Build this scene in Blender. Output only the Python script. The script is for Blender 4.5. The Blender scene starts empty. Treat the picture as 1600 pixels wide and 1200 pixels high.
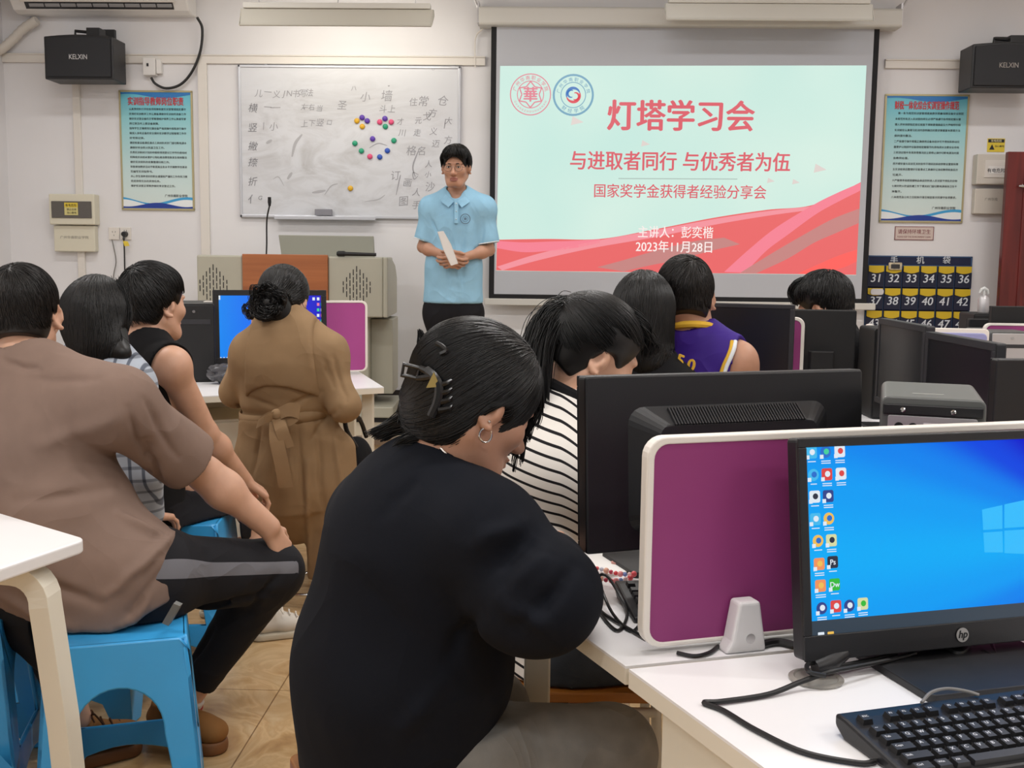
import bpy, bmesh, math, random
import numpy as np
from mathutils import Vector, Matrix
random.seed(7)
RNG = np.random.default_rng(11)
SC = bpy.context.scene
COL = SC.collection
PI = math.pi

# ------------------------------------------------------------------ camera
FPX, HC = 1700.0, 1.33                      # focal length in pixels of a 1600 wide frame, lens height
YAW, PIT, ROL = [math.radians(a) for a in (1.68, 6.567, 0.70)]
c_f = np.array([-math.sin(YAW)*math.cos(PIT), math.cos(YAW)*math.cos(PIT), -math.sin(PIT)])
c_r0 = np.array([math.cos(YAW), math.sin(YAW), 0.0]); c_u0 = np.cross(c_r0, c_f)
c_r = c_r0*math.cos(ROL)+c_u0*math.sin(ROL); c_u = c_u0*math.cos(ROL)-c_r0*math.sin(ROL)
CAM = np.array([0, 0, HC])
cd = bpy.data.cameras.new('camera'); cam = bpy.data.objects.new('camera', cd); COL.objects.link(cam)
cd.sensor_width = 36.0; cd.lens = 36.0*FPX/1600.0; cd.clip_start = 0.05; cd.clip_end = 60
cam.matrix_world = Matrix(((c_r[0], c_u[0], -c_f[0], 0), (c_r[1], c_u[1], -c_f[1], 0), (c_r[2], c_u[2], -c_f[2], HC), (0, 0, 0, 1)))
SC.camera = cam

def at(px, py, Y):
    """the point of the room seen at a spot of the photograph, at distance Y down the room"""
    d = (px-800)/FPX*c_r-(py-600)/FPX*c_u+c_f
    return CAM+d*(Y/d[1])

def on(px, py, z):
    """the point of a level surface of height z"""
    d = (px-800)/FPX*c_r-(py-600)/FPX*c_u+c_f
    return CAM+d*((z-HC)/d[2])

# ------------------------------------------------------------------ world, lamps, exposure
SC.view_settings.view_transform = 'Standard'; SC.view_settings.look = 'None'
SC.view_settings.exposure = 0.0; SC.view_settings.gamma = 1.0; SC.view_settings.use_curve_mapping = False
w = bpy.data.worlds.new('world'); SC.world = w; w.use_nodes = True
w.node_tree.nodes['Background'].inputs[0].default_value = (0.95, 0.97, 1.0, 1)
w.node_tree.nodes['Background'].inputs[1].default_value = 0.40

def area(name, loc, sx, sy, power, color=(1, 0.98, 0.96), rot=(0, 0, 0)):
    l = bpy.data.lights.new(name, 'AREA'); l.shape = 'RECTANGLE'; l.size = sx; l.size_y = sy
    l.energy = power; l.color = color
    o = bpy.data.objects.new(name, l); COL.objects.link(o); o.location = loc; o.rotation_euler = rot
    return o
# rows of fluorescent battens under the ceiling
for yy in (-0.8, 1.6, 4.0, 6.0):
    for xx in (-2.4, 0.2, 2.8):
        area('ceiling_batten_light', (xx, yy, 3.28), 1.2, 0.14, 30 if yy < 5 else 16)
# the lit tube of the lamp over the whiteboard
area('board_lamp_light', (-1.31, 6.98, 2.80), 1.1, 0.05, 5.0, (1, 0.94, 0.82), (math.radians(62), 0, 0))
# ------------------------------------------------------------------ helpers
def setp(o, label=None, cat=None, group=None, kind=None):
    if label: o['label'] = label
    if cat: o['category'] = cat
    if group: o['group'] = group
    if kind: o['kind'] = kind
    return o

def thing(name, label, cat, loc=(0, 0, 0), rz=0.0, group=None):
    o = bpy.data.objects.new(name, None); COL.objects.link(o)
    o.empty_display_size = 0.05
    o.location = loc; o.rotation_euler = (0, 0, rz)
    return setp(o, label, cat, group)

def link(name, me, mats, parent=None, smooth=False, bevel=0, seg=2):
    o = bpy.data.objects.new(name, me); COL.objects.link(o)
    for m in (mats if isinstance(mats, (list, tuple)) else [mats]): me.materials.append(m)
    if parent is not None: o.parent = parent
    if smooth and len(me.polygons):
        me.polygons.foreach_set('use_smooth', np.ones(len(me.polygons), dtype=bool))
    if bevel:
        b = o.modifiers.new('bevel', 'BEVEL'); b.width = bevel; b.segments = seg
        b.limit_method = 'ANGLE'; b.angle_limit = math.radians(40)
    return o

def dup(o, parent=None):
    c = o.copy(); COL.objects.link(c)
    if parent is not None: c.parent = parent
    for ch in list(o.children): dup(ch, c)
    return c

def rotz(a):
    c, s = math.cos(a), math.sin(a)
    return np.array([[c, -s, 0], [s, c, 0], [0, 0, 1.0]])

def nrm(v):
    v = np.asarray(v, float); return v/max(1e-9, np.linalg.norm(v))

class MB:
    """collects shapes and links them as one mesh object"""
    def __init__(s): s.v = []; s.f = []; s.m = []
    def add(s, vs, fs, mi=0):
        n = len(s.v); s.v += [tuple(map(float, q)) for q in vs]; s.f += [tuple(i+n for i in q) for q in fs]; s.m += [mi]*len(fs); return s
    def box(s, lo, hi, mi=0, M=None, c=None):
        (a, b, d), (e, g, h) = lo, hi
        vs = [(a, b, d), (e, b, d), (e, g, d), (a, g, d), (a, b, h), (e, b, h), (e, g, h), (a, g, h)]
        if M is not None:
            cc = np.array(c if c is not None else (0, 0, 0)); vs = [M@np.array(q)+cc for q in vs]
        return s.add(vs, [(3, 2, 1, 0), (4, 5, 6, 7), (0, 1, 5, 4), (1, 2, 6, 5), (2, 3, 7, 6), (3, 0, 4, 7)], mi)
    def cbox(s, c, sz, mi=0, M=None):
        h = [q/2 for q in sz]
        return s.box([-q for q in h], h, mi, np.eye(3) if M is None else M, c)
    def prism(s, poly, z0, z1, mi=0, axis='z', M=None, c=None):
        n = len(poly)
        def pt(p, z): return {'z': (p[0], p[1], z), 'y': (p[0], z, p[1]), 'x': (z, p[0], p[1])}[axis]
        vs = [pt(p, z0) for p in poly]+[pt(p, z1) for p in poly]
        if M is not None:
            cc = np.array(c if c is not None else (0, 0, 0)); vs = [M@np.array(q)+cc for q in vs]
        fs = [tuple(range(n))[::-1], tuple(range(n, 2*n))]+[(i, (i+1) % n, (i+1) % n+n, i+n) for i in range(n)]
        return s.add(vs, fs, mi)
    def tube(s, pts, r, n=8, mi=0, closed=False):
        P = np.array(pts, float); m = len(P)
        R = np.full(m, r, float) if np.isscalar(r) else np.array(r, float)
        T = np.gradient(P, axis=0)
        if closed: T = np.roll(P, -1, 0)-np.roll(P, 1, 0)
        T /= np.maximum(1e-9, np.linalg.norm(T, axis=1))[:, None]
        a = np.array([0, 0, 1.0]) if abs(T[0][2]) < 0.9 else np.array([1.0, 0, 0])
        u = nrm(np.cross(T[0], a)); vs = []
        for i in range(m):
            u = nrm(u-T[i]*np.dot(u, T[i])); v = np.cross(T[i], u)
            for k in range(n):
                t = 2*PI*k/n; vs.append(P[i]+R[i]*(math.cos(t)*u+math.sin(t)*v))
        fs = []
        for i in range(m if closed else m-1):
            j = (i+1) % m
            for k in range(n): fs.append((i*n+k, i*n+(k+1) % n, j*n+(k+1) % n, j*n+k))
        if not closed: fs += [tuple(range(n))[::-1], tuple(range((m-1)*n, m*n))]
        return s.add(vs, fs, mi)
    def cyl(s, a, b, r, n=16, mi=0, r2=None): return s.tube([a, b], [r, r if r2 is None else r2], n, mi)
    def lathe(s, prof, c=(0, 0, 0), n=24, mi=0):
        vs = []; fs = []; m = len(prof)
        for (r, z) in prof:
            for k in range(n):
                t = 2*PI*k/n; vs.append((c[0]+r*math.cos(t), c[1]+r*math.sin(t), c[2]+z))
        for i in range(m-1):
            for k in range(n): fs.append((i*n+k, i*n+(k+1) % n, (i+1)*n+(k+1) % n, (i+1)*n+k))
        fs += [tuple(range(n))[::-1], tuple(range((m-1)*n, m*n))]
        return s.add(vs, fs, mi)
    def ball(s, c, r, n=12, m=8, mi=0):
        r3 = (r, r, r) if np.isscalar(r) else r
        vs = [(c[0], c[1], c[2]-r3[2])]; fs = []
        for i in range(1, m):
            p = PI*i/m-PI/2
            for k in range(n):
                t = 2*PI*k/n; vs.append((c[0]+r3[0]*math.cos(p)*math.cos(t), c[1]+r3[1]*math.cos(p)*math.sin(t), c[2]+r3[2]*math.sin(p)))
        vs.append((c[0], c[1], c[2]+r3[2])); L = len(vs)-1
        for k in range(n): fs.append((0, 1+(k+1) % n, 1+k))
        for i in range(m-2):
            for k in range(n): fs.append((1+i*n+k, 1+i*n+(k+1) % n, 1+(i+1)*n+(k+1) % n, 1+(i+1)*n+k))
        for k in range(n): fs.append((1+(m-2)*n+k, 1+(m-2)*n+(k+1) % n, L))
        return s.add(vs, fs, mi)
    def mesh(s, name='m', M=None, c=None):
        me = bpy.data.meshes.new(name); vs = s.v
        if M is not None: vs = [tuple(M@np.array(q)+np.array(c if c is not None else (0, 0, 0))) for q in vs]
        me.from_pydata(vs, [], s.f); me.update()
        if len(s.m): me.polygons.foreach_set('material_index', np.array(s.m, dtype=np.int32))
        return me
    def build(s, name, mats, parent=None, smooth=False, bevel=0, seg=2, M=None, c=None):
        o = link(name, s.mesh(name, M, c), mats, parent, False, bevel, seg)
        if smooth:
            me = o.data
            me.polygons.foreach_set('use_smooth', np.ones(len(me.polygons), dtype=bool))
            me.set_sharp_from_angle(angle=math.radians(40))
        return o

def rrect(x0, y0, x1, y1, r, n=5, corners=(1, 1, 1, 1)):
    out = []
    for (cx, cy, a0, on_) in ((x1-r, y0+r, -90, corners[1]), (x1-r, y1-r, 0, corners[2]), (x0+r, y1-r, 90, corners[3]), (x0+r, y0+r, 180, corners[0])):
        if not on_:
            out.append((cx+(r if a0 in (-90, 0) else -r), cy+(r if a0 in (0, 90) else -r))); continue
        for i in range(n+1):
            t = math.radians(a0+90*i/n); out.append((cx+r*math.cos(t), cy+r*math.sin(t)))
    return out

def arc(c, r, a0, a1, n=20):
    return [(c[0]+r*math.cos(math.radians(a0+(a1-a0)*i/n)), c[1]+r*math.sin(math.radians(a0+(a1-a0)*i/n))) for i in range(n+1)]

def smooth_path(pts, n=8):
    """Catmull-Rom through points"""
    P = [np.array(p, float) for p in pts]; P = [2*P[0]-P[1]]+P+[2*P[-1]-P[-2]]; out = []
    for i in range(1, len(P)-2):
        for k in range(n):
            t = k/n
            out.append(0.5*((2*P[i])+(P[i+1]-P[i-1])*t+(2*P[i-1]-5*P[i]+4*P[i+1]-P[i+2])*t*t+(3*P[i]-P[i-1]-3*P[i+1]+P[i+2])*t**3))
    out.append(P[-2]); return out

# text: each string becomes mesh verts and faces in a unit frame
def text_shape(body, size=1.0, bold=0.0, align='LEFT', spacing=1.0):
    cu = bpy.data.curves.new('t', 'FONT'); cu.body = body; cu.size = size; cu.offset = bold*size; cu.align_x = align
    cu.space_character = spacing; cu.resolution_u = 3
    o = bpy.data.objects.new('t', cu); COL.objects.link(o)
    bpy.context.view_layer.update()
    me = bpy.data.meshes.new_from_object(o.evaluated_get(bpy.context.evaluated_depsgraph_get()))
    v = np.empty(len(me.vertices)*3); me.vertices.foreach_get('co', v); v = v.reshape(-1, 3)
    f = [tuple(p.vertices) for p in me.polygons]
    bpy.data.objects.remove(o); bpy.data.curves.remove(cu); bpy.data.meshes.remove(me)
    return v, f

def put_text(mb, body, x, y, size, bold=0.0, align='LEFT', mi=0, z=0.0, fit=None, frame=None, rot=0, skew=0):
    """adds a string to mb; plane given by frame=(origin, ex, ey, ez); fit = wanted width"""
    v, f = text_shape(body, size, min(bold, 0.0), align)
    if not len(v): return
    if fit:
        wd = v[:, 0].max()-v[:, 0].min(); v[:, 0] *= fit/wd
    if skew: v[:, 0] += skew*v[:, 1]
    if rot:
        c, s = math.cos(rot), math.sin(rot); v = np.stack([v[:, 0]*c-v[:, 1]*s, v[:, 0]*s+v[:, 1]*c, v[:, 2]], 1)
    o, ex, ey, ez = [np.array(q, float) for q in (frame or ((0, 0, 0), (1, 0, 0), (0, 0, 1), (0, -1, 0)))]
    d = max(bold, 0.0)*size                      # heavier strokes: the same glyph set slightly apart
    for i, (dx, dy) in enumerate(((0, 0), (d, 0), (-d, 0), (0, d*0.6), (0, -d*0.6)) if d > 0 else ((0, 0),)):
        P = o+(v[:, :1]+x+dx)*ex+(v[:, 1:2]+y+dy)*ey+(z+i*2e-5)*ez
        mb.add(P, f, mi)

def flat_poly(mb, poly, z=0.0, mi=0, frame=None):
    o, ex, ey, ez = [np.array(q, float) for q in (frame or ((0, 0, 0), (1, 0, 0), (0, 0, 1), (0, -1, 0)))]
    mb.add([o+p[0]*ex+p[1]*ey+z*ez for p in poly], [tuple(range(len(poly)))], mi)

def band(mb, up, lo, z=0.0, mi=0, frame=None):
    """a ribbon between two point rows"""
    o, ex, ey, ez = [np.array(q, float) for q in (frame or ((0, 0, 0), (1, 0, 0), (0, 0, 1), (0, -1, 0)))]
    n = len(up); vs = [o+p[0]*ex+p[1]*ey+z*ez for p in list(up)+list(lo)]
    mb.add(vs, [(i+n, i+1+n, i+1, i) for i in range(n-1)], mi)

def ring2(mb, c, r0, r1, z=0, mi=0, frame=None, n=40):
    band(mb, arc(c, r1, 0, 360, n), arc(c, r0, 0, 360, n), z, mi, frame)

# ------------------------------------------------------------------ materials
def lin(c):
    return tuple((x/12.92 if x <= 0.04045 else ((x+0.055)/1.055)**2.4) for x in [q/255.0 for q in c])

MATS = {}
def mat(name, rgb, rough=0.5, metal=0.0, noise=0.0, nscale=20.0, bump=0.0, bscale=200.0, spec=0.5, emit=0.0, coat=0.0, trans=0.0, sss=0.0, detail=3.0, wrinkle=0.0, wscale=7.0):
    """principled material, sRGB colour, optional colour mottling and fine bump"""
    if name in MATS: return MATS[name]
    m = bpy.data.materials.new(name); m.use_nodes = True; nt = m.node_tree; b = nt.nodes['Principled BSDF']
    c = lin(rgb)+(1,)
    b.inputs['Base Color'].default_value = c; b.inputs['Roughness'].default_value = rough; b.inputs['Metallic'].default_value = metal
    b.inputs['Specular IOR Level'].default_value = spec
    if coat: b.inputs['Coat Weight'].default_value = coat
    if trans: b.inputs['Transmission Weight'].default_value = trans
    if sss:
        b.inputs['Subsurface Weight'].default_value = sss; b.inputs['Subsurface Radius'].default_value = (0.012, 0.005, 0.003); b.inputs['Subsurface Scale'].default_value = 1.0
    if emit:
        b.inputs['Emission Color'].default_value = c; b.inputs['Emission Strength'].default_value = emit
        b.inputs['Base Color'].default_value = (0.01, 0.01, 0.01, 1)
    tc = None
    if noise or bump or wrinkle: tc = nt.nodes.new('ShaderNodeTexCoord')
    if noise:
        n = nt.nodes.new('ShaderNodeTexNoise'); n.inputs['Scale'].default_value = nscale; n.inputs['Detail'].default_value = detail
        nt.links.new(tc.outputs['Object'], n.inputs['Vector'])
        r = nt.nodes.new('ShaderNodeValToRGB'); nt.links.new(n.outputs['Fac'], r.inputs['Fac'])
        r.color_ramp.elements[0].position = 0.3; r.color_ramp.elements[1].position = 0.7
        r.color_ramp.elements[0].color = tuple(x*(1-noise) for x in c[:3])+(1,)
        r.color_ramp.elements[1].color = tuple(min(1, x*(1+noise)) for x in c[:3])+(1,)
        nt.links.new(r.outputs['Color'], b.inputs['Base Color'])
    if bump:
        n = nt.nodes.new('ShaderNodeTexNoise'); n.inputs['Scale'].default_value = bscale; n.inputs['Detail'].default_value = 2
        nt.links.new(tc.outputs['Object'], n.inputs['Vector'])
        bp = nt.nodes.new('ShaderNodeBump'); bp.inputs['Strength'].default_value = bump; bp.inputs['Distance'].default_value = 0.002
        nt.links.new(n.outputs['Fac'], bp.inputs['Height']); nt.links.new(bp.outputs['Normal'], b.inputs['Normal'])
        if wrinkle:      # creased cloth: ridged noise under the weave
            n2 = nt.nodes.new('ShaderNodeTexNoise'); n2.noise_type = 'RIDGED_MULTIFRACTAL'; n2.inputs['Scale'].default_value = wscale; n2.inputs['Detail'].default_value = 1.5; n2.inputs['Distortion'].default_value = 0.9
            n2.inputs['Gain'].default_value = 1.4; n2.inputs['Offset'].default_value = 0.85
            nt.links.new(tc.outputs['Object'], n2.inputs['Vector']); b2 = nt.nodes.new('ShaderNodeBump'); b2.inputs['Strength'].default_value = wrinkle; b2.inputs['Distance'].default_value = 0.012
            nt.links.new(n2.outputs['Fac'], b2.inputs['Height']); nt.links.new(b2.outputs['Normal'], bp.inputs['Normal'])
    MATS[name] = m; return m

def glow(name, rgb, strength=1.0):
    """something that gives off light (a screen)"""
    return mat(name, rgb, rough=0.3, emit=strength)

def ramp_mat(name, coord, axis, stops, rough=0.5, emit=0.0, spec=0.5, warp=0.0):
    """colour ramp along one object axis; stops = [(pos, rgb)] with pos in metres"""
    m = bpy.data.materials.new(name); m.use_nodes = True; nt = m.node_tree; b = nt.nodes['Principled BSDF']
    tc = nt.nodes.new('ShaderNodeTexCoord'); sp = nt.nodes.new('ShaderNodeSeparateXYZ'); nt.links.new(tc.outputs[coord], sp.inputs[0])
    lo, hi = stops[0][0], stops[-1][0]
    mr = nt.nodes.new('ShaderNodeMapRange'); mr.inputs['From Min'].default_value = lo; mr.inputs['From Max'].default_value = hi
    nt.links.new(sp.outputs['XYZ'.index(axis)], mr.inputs['Value'])
    r = nt.nodes.new('ShaderNodeValToRGB'); nt.links.new(mr.outputs[0], r.inputs['Fac'])
    while len(r.color_ramp.elements) < len(stops): r.color_ramp.elements.new(0.5)
    for e, (p, c) in zip(r.color_ramp.elements, stops): e.position = (p-lo)/(hi-lo); e.color = lin(c)+(1,)
    b.inputs['Roughness'].default_value = rough; b.inputs['Specular IOR Level'].default_value = spec
    if emit:
        nt.links.new(r.outputs['Color'], b.inputs['Emission Color']); b.inputs['Emission Strength'].default_value = emit; b.inputs['Base Color'].default_value = (0.01, 0.01, 0.01, 1)
    else: nt.links.new(r.outputs['Color'], b.inputs['Base Color'])
    MATS[name] = m; return m

M_WHITE = mat('white_paint', (222, 220, 217), 0.6, noise=0.02, nscale=3)
M_TRIM = mat('trunking_plastic', (222, 217, 210), 0.45)
M_IVORY = mat('ivory_plastic', (214, 209, 190), 0.45)
M_BLACKP = mat('black_plastic', (22, 22, 25), 0.42, bump=0.08, bscale=700)
M_BLACKM = mat('black_matte', (16, 16, 18), 0.6)
M_DARKG = mat('dark_grey_plastic', (44, 44, 48), 0.45)
M_SCREENOFF = mat('dark_screen', (24, 25, 29), 0.30)
M_CABLE = mat('cable_rubber', (18, 18, 19), 0.45)
M_DESK = mat('white_laminate', (236, 235, 236), 0.32)
M_DESKEDGE = mat('cream_edge_band', (224, 217, 201), 0.4)
M_DESKLEG = mat('cream_painted_steel', (222, 216, 200), 0.4)
M_PURPLE = mat('purple_panel', (142, 52, 113), 0.55, noise=0.03, nscale=4)
M_PINK = mat('pink_panel', (168, 70, 140), 0.55)
M_RIM = mat('white_rim', (232, 226, 218), 0.4)
M_CHROME = mat('chrome', (200, 200, 200), 0.18, 1.0)
M_STEEL = mat('zinc_plate', (190, 188, 190), 0.4, 0.6)
M_BLUEP = mat('blue_stool_plastic', (62, 166, 230), 0.28, noise=0.03, nscale=6)
M_PAPER = mat('paper', (235, 233, 230), 0.8)
M_INK = mat('black_print', (35, 36, 40), 0.7)
M_LECT = mat('lectern_grey_steel', (172, 170, 155), 0.45, noise=0.02, nscale=5)
M_YELLOW = mat('yellow_sticker', (222, 196, 62), 0.6)
M_SKIN = mat('skin', (205, 160, 134), 0.48, noise=0.05, nscale=28, bump=0.05, bscale=450, sss=0.12)
M_SKIN2 = mat('skin_tanned', (186, 140, 115), 0.48, noise=0.05, nscale=28, bump=0.05, bscale=450, sss=0.12)
M_LIP = mat('lip_skin', (160, 104, 92), 0.4)
M_HAIR = mat('black_hair', (15, 14, 14), 0.42, spec=0.4)
M_HAIRB = mat('dark_brown_hair', (26, 22, 20), 0.45, spec=0.4)
# ------------------------------------------------------------------ the room
WY = 7.6                      # front wall
XL, XR, ZC, YB = -3.76, 4.6, 3.36, -2.2
DZ = 0.30                     # height of the teaching platform

def floor_mat(name):
    m = bpy.data.materials.new(name); m.use_nodes = True; nt = m.node_tree; b = nt.nodes['Principled BSDF']
    tc = nt.nodes.new('ShaderNodeTexCoord')
    n1 = nt.nodes.new('ShaderNodeTexNoise'); n1.inputs['Scale'].default_value = 4.5; n1.inputs['Detail'].default_value = 6; n1.inputs['Distortion'].default_value = 1.6
    nt.links.new(tc.outputs['Object'], n1.inputs['Vector'])
    r = nt.nodes.new('ShaderNodeValToRGB'); nt.links.new(n1.outputs['Fac'], r.inputs['Fac'])
    els = r.color_ramp.elements
    els[0].position = 0.25; els[0].color = lin((150, 112, 72))+(1,)
    els[1].position = 0.75; els[1].color = lin((212, 186, 146))+(1,)
    for p, c in ((0.42, (188, 152, 106)), (0.5, (206, 174, 130)), (0.56, (190, 156, 112))):
        e = els.new(p); e.color = lin(c)+(1,)
    br = nt.nodes.new('ShaderNodeTexBrick'); br.offset = 0; br.inputs['Scale'].default_value = 1.0
    br.inputs['Mortar Size'].default_value = 0.0022; br.inputs['Brick Width'].default_value = 0.8; br.inputs['Row Height'].default_value = 0.8
    br.inputs['Color1'].default_value = br.inputs['Color2'].default_value = (1, 1, 1, 1); br.inputs['Mortar'].default_value = (0.45, 0.38, 0.3, 1)
    nt.links.new(tc.outputs['Object'], br.inputs['Vector'])
    mx = nt.nodes.new('ShaderNodeMixRGB'); mx.blend_type = 'MULTIPLY'; mx.inputs[0].default_value = 1
    nt.links.new(r.outputs[0], mx.inputs[1]); nt.links.new(br.outputs[0], mx.inputs[2]); nt.links.new(mx.outputs[0], b.inputs['Base Color'])
    b.inputs['Roughness'].default_value = 0.28
    return m
M_FLOOR = floor_mat('beige_marble_tile')
M_DAIS = mat('greige_platform_tile', (186, 172, 150), 0.4, noise=0.08, nscale=5)
M_WALL = mat('wall_paint', (226, 225, 227), 0.7, noise=0.025, nscale=1.6)

def struct(name, mb, m, **k):
    o = mb.build(name, m, **k); o['kind'] = 'structure'; return o

struct('floor', MB().box((XL-0.1, YB, -0.1), (XR+0.1, WY+0.1, 0)), M_FLOOR)
struct('ceiling', MB().box((XL-0.1, YB, ZC), (XR+0.1, WY+0.1, ZC+0.1)), M_WHITE)
struct('wall_front', MB().box((XL-0.1, WY, 0), (XR+0.1, WY+0.12, ZC)), M_WALL)
struct('wall_left', MB().box((XL-0.12, YB, 0), (XL, WY, ZC)), M_WALL)
struct('wall_right', MB().box((XR, YB, 0), (XR+0.12, WY, ZC)), M_WALL)
da = MB().box((XL, 6.13, 0), (2.3, WY, DZ)); da.box((XL, 6.10, DZ-0.035), (2.31, 6.2, DZ+0.002), 1)
struct('floor_platform', da, [M_DAIS, mat('platform_nosing', (120, 104, 88), 0.5)])
struct('baseboard_front', MB().box((XL, WY-0.014, DZ), (2.3, WY, DZ+0.10)).box((2.3, WY-0.014, 0), (XR, WY, 0.10)), mat('dark_skirting', (46, 42, 42), 0.5))

# cable trunking on the front wall: one run across, two drops
zt = at(400, 86, WY)[2]
tr = MB().box((XL, WY-0.022, zt-0.062), (-0.43, WY, zt)).box((2.26, WY-0.022, zt-0.062), (XR, WY, zt))
tr.box((XL, WY-0.030, zt-0.012), (-0.43, WY, zt-0.004), 0).box((2.26, WY-0.030, zt-0.012), (XR, WY, zt-0.004), 0)
struct('trim_1', tr, M_TRIM, bevel=0.003)
x0 = at(120, 300, WY)[0]; struct('trim_2', MB().box((x0, WY-0.024, DZ+0.1), (x0+0.05, WY, zt-0.06)), M_TRIM, bevel=0.003)
x0 = at(314, 300, WY)[0]; struct('trim_3', MB().box((x0, WY-0.024, DZ+0.1), (x0+0.062, WY, zt-0.06)), M_TRIM, bevel=0.003)

# dark red door leaf swung open in front of the wall
def wood_mat(name, c0, c1, axis=2, rough=0.35, sc=9):
    m = bpy.data.materials.new(name); m.use_nodes = True; nt = m.node_tree; b = nt.nodes['Principled BSDF']
    tc = nt.nodes.new('ShaderNodeTexCoord'); mp = nt.nodes.new('ShaderNodeMapping')
    s = [sc, sc, sc]; s[axis] = sc*0.07; mp.inputs['Scale'].default_value = s
    nt.links.new(tc.outputs['Object'], mp.inputs[0])
    n = nt.nodes.new('ShaderNodeTexNoise'); n.inputs['Scale'].default_value = 2.2; n.inputs['Detail'].default_value = 5; n.inputs['Distortion'].default_value = 0.8
    nt.links.new(mp.outputs[0], n.inputs['Vector'])
    r = nt.nodes.new('ShaderNodeValToRGB'); nt.links.new(n.outputs['Fac'], r.inputs['Fac'])
    r.color_ramp.elements[0].position = 0.35; r.color_ramp.elements[1].position = 0.65
    r.color_ramp.elements[0].color = lin(c0)+(1,); r.color_ramp.elements[1].color = lin(c1)+(1,)
    nt.links.new(r.outputs[0], b.inputs['Base Color']); b.inputs['Roughness'].default_value = rough
    return m
M_DOOR = wood_mat('red_door_wood', (84, 22, 20), (112, 34, 30))
M_LWOOD = wood_mat('orange_wood_veneer', (146, 86, 50), (170, 104, 62), axis=0)
M_SEATW = wood_mat('amber_plywood', (138, 84, 30), (168, 108, 44), axis=0)
d = MB().box((2.99, 7.28, 0.01), (3.88, 7.325, 2.06)); d.box((3.10, 7.272, 0.2), (3.78, 7.282, 0.9)).box((3.10, 7.272, 1.05), (3.78, 7.282, 1.95))
do = struct('door_1', d, M_DOOR, bevel=0.004)
hx = at(1597, 291, 7.27)
MB().cbox((hx[0]+0.02, 7.262, hx[2]), (0.06, 0.02, 0.02)).cbox((hx[0]+0.02, 7.25, hx[2]), (0.1, 0.012, 0.014)).build('door_handle', M_CHROME, do, bevel=0.003)

# ------------------------------------------------------------------ things on the front wall
def wthing(name, label, cat, px, py, group=None, y=WY):
    p = at(px, py, y); return thing(name, label, cat, (p[0], y, p[2]), 0, group)
SW = FPX/WY*1.0   # pixels of the photograph per metre on the wall
def wl(o, px, py):
    """local wall coordinates of a spot of the photograph for a thing on the wall"""
    p = at(px, py, o.location[1]); return (p[0]-o.location[0], p[2]-o.location[2])

# air conditioner
ac = wthing('air_conditioner', 'white wall-mounted air conditioner above the black loudspeaker, cut by the top of the picture', 'air conditioner', 172, 27, y=WY)
L = 0.60
prof = [(0, 0.0), (-0.10, -0.005), (-0.155, 0.012), (-0.21, 0.075), (-0.225, 0.14), (-0.225, 0.27), (-0.19, 0.31), (0, 0.31)]
b = MB(); b.prism(prof, -L, L, axis='x'); b.build('body', mat('white_plastic_shell', (226, 224, 222), 0.35), ac, bevel=0.012, seg=3)
nv = nrm((0, -0.063, 0.055)); slope = np.array([0, -0.055, 0.063]); slope /= np.linalg.norm(slope); nn = np.array([0, -slope[2], slope[1]]) * 1.0
if nn[2] > 0: nn = -nn
c0 = np.array([0, -0.1825, 0.0435])
v = MB()
def sl(u0, u1, s0, s1, d0, d1, mi=0):
    P = []
    for dd in (d0, d1):
        for (u, s_) in ((u0, s0), (u1, s0), (u1, s1), (u0, s1)): P.append(c0+np.array([u, 0, 0])+slope*s_+nn*dd)
    v.add(P, [(0, 1, 2, 3), (7, 6, 5, 4), (0, 4, 5, 1), (1, 5, 6, 2), (2, 6, 7, 3), (3, 7, 4, 0)], mi)
sl(-0.50, 0.50, -0.03, 0.03, 0.001, 0.006)
v.build('air_outlet', M_DARKG, ac)
v = MB()
for k in range(9): sl(-0.47+k*0.108, -0.37+k*0.108, -0.012, 0.012, 0.006, 0.013)
v.build('outlet_blades', mat('louver_grey', (150, 150, 152), 0.4), ac, bevel=0.002)
v = MB(); sl(-0.52, 0.52, 0.026, 0.040, 0.002, 0.018); v.build('louver_flap', M_TRIM, ac, bevel=0.003)
pp = [at(58, 32, WY-0.07), at(38, 44, WY-0.06), at(18, 64, WY-0.06), at(0, 78, WY-0.07), at(-30, 90, WY-0.07)]
pp = [np.array(p)-np.array(ac.location) for p in pp]; sp = smooth_path(pp, 6)
MB().tube(sp, [0.03+0.004*(i % 2) for i in range(len(sp))], 10).build('wrapped_pipe', mat('pipe_wrap', (212, 206, 198), 0.6), ac, smooth=True)
cord = [at(*q, WY-o_) for *q, o_ in ((308, 27, .1), (316, 45, .06), (313, 80, .04), (300, 112, .04), (282, 132, .04), (260, 138, .04), (243, 131, .04), (236, 121, .05))]
MB().tube(smooth_path([np.array(p)-np.array(ac.location) for p in cord], 6), 0.009, 8).build('power_cord', M_CABLE, ac, smooth=True)

sb = wthing('switch_box', 'small white air-switch box fed by the black cord, above the blue notice poster', 'switch', 238, 106)
MB().box((-0.045, -0.06, -0.058), (0.04, 0, 0.058)).box((0.042, -0.045, -0.045), (0.075, 0, 0.05)).build('box', mat('white_plastic_shell', (226, 224, 222), 0.35), sb, bevel=0.004)
MB().box((-0.016, -0.066, 0.0), (-0.004, -0.059, 0.02)).build('toggle', M_BLACKP, sb)

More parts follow.
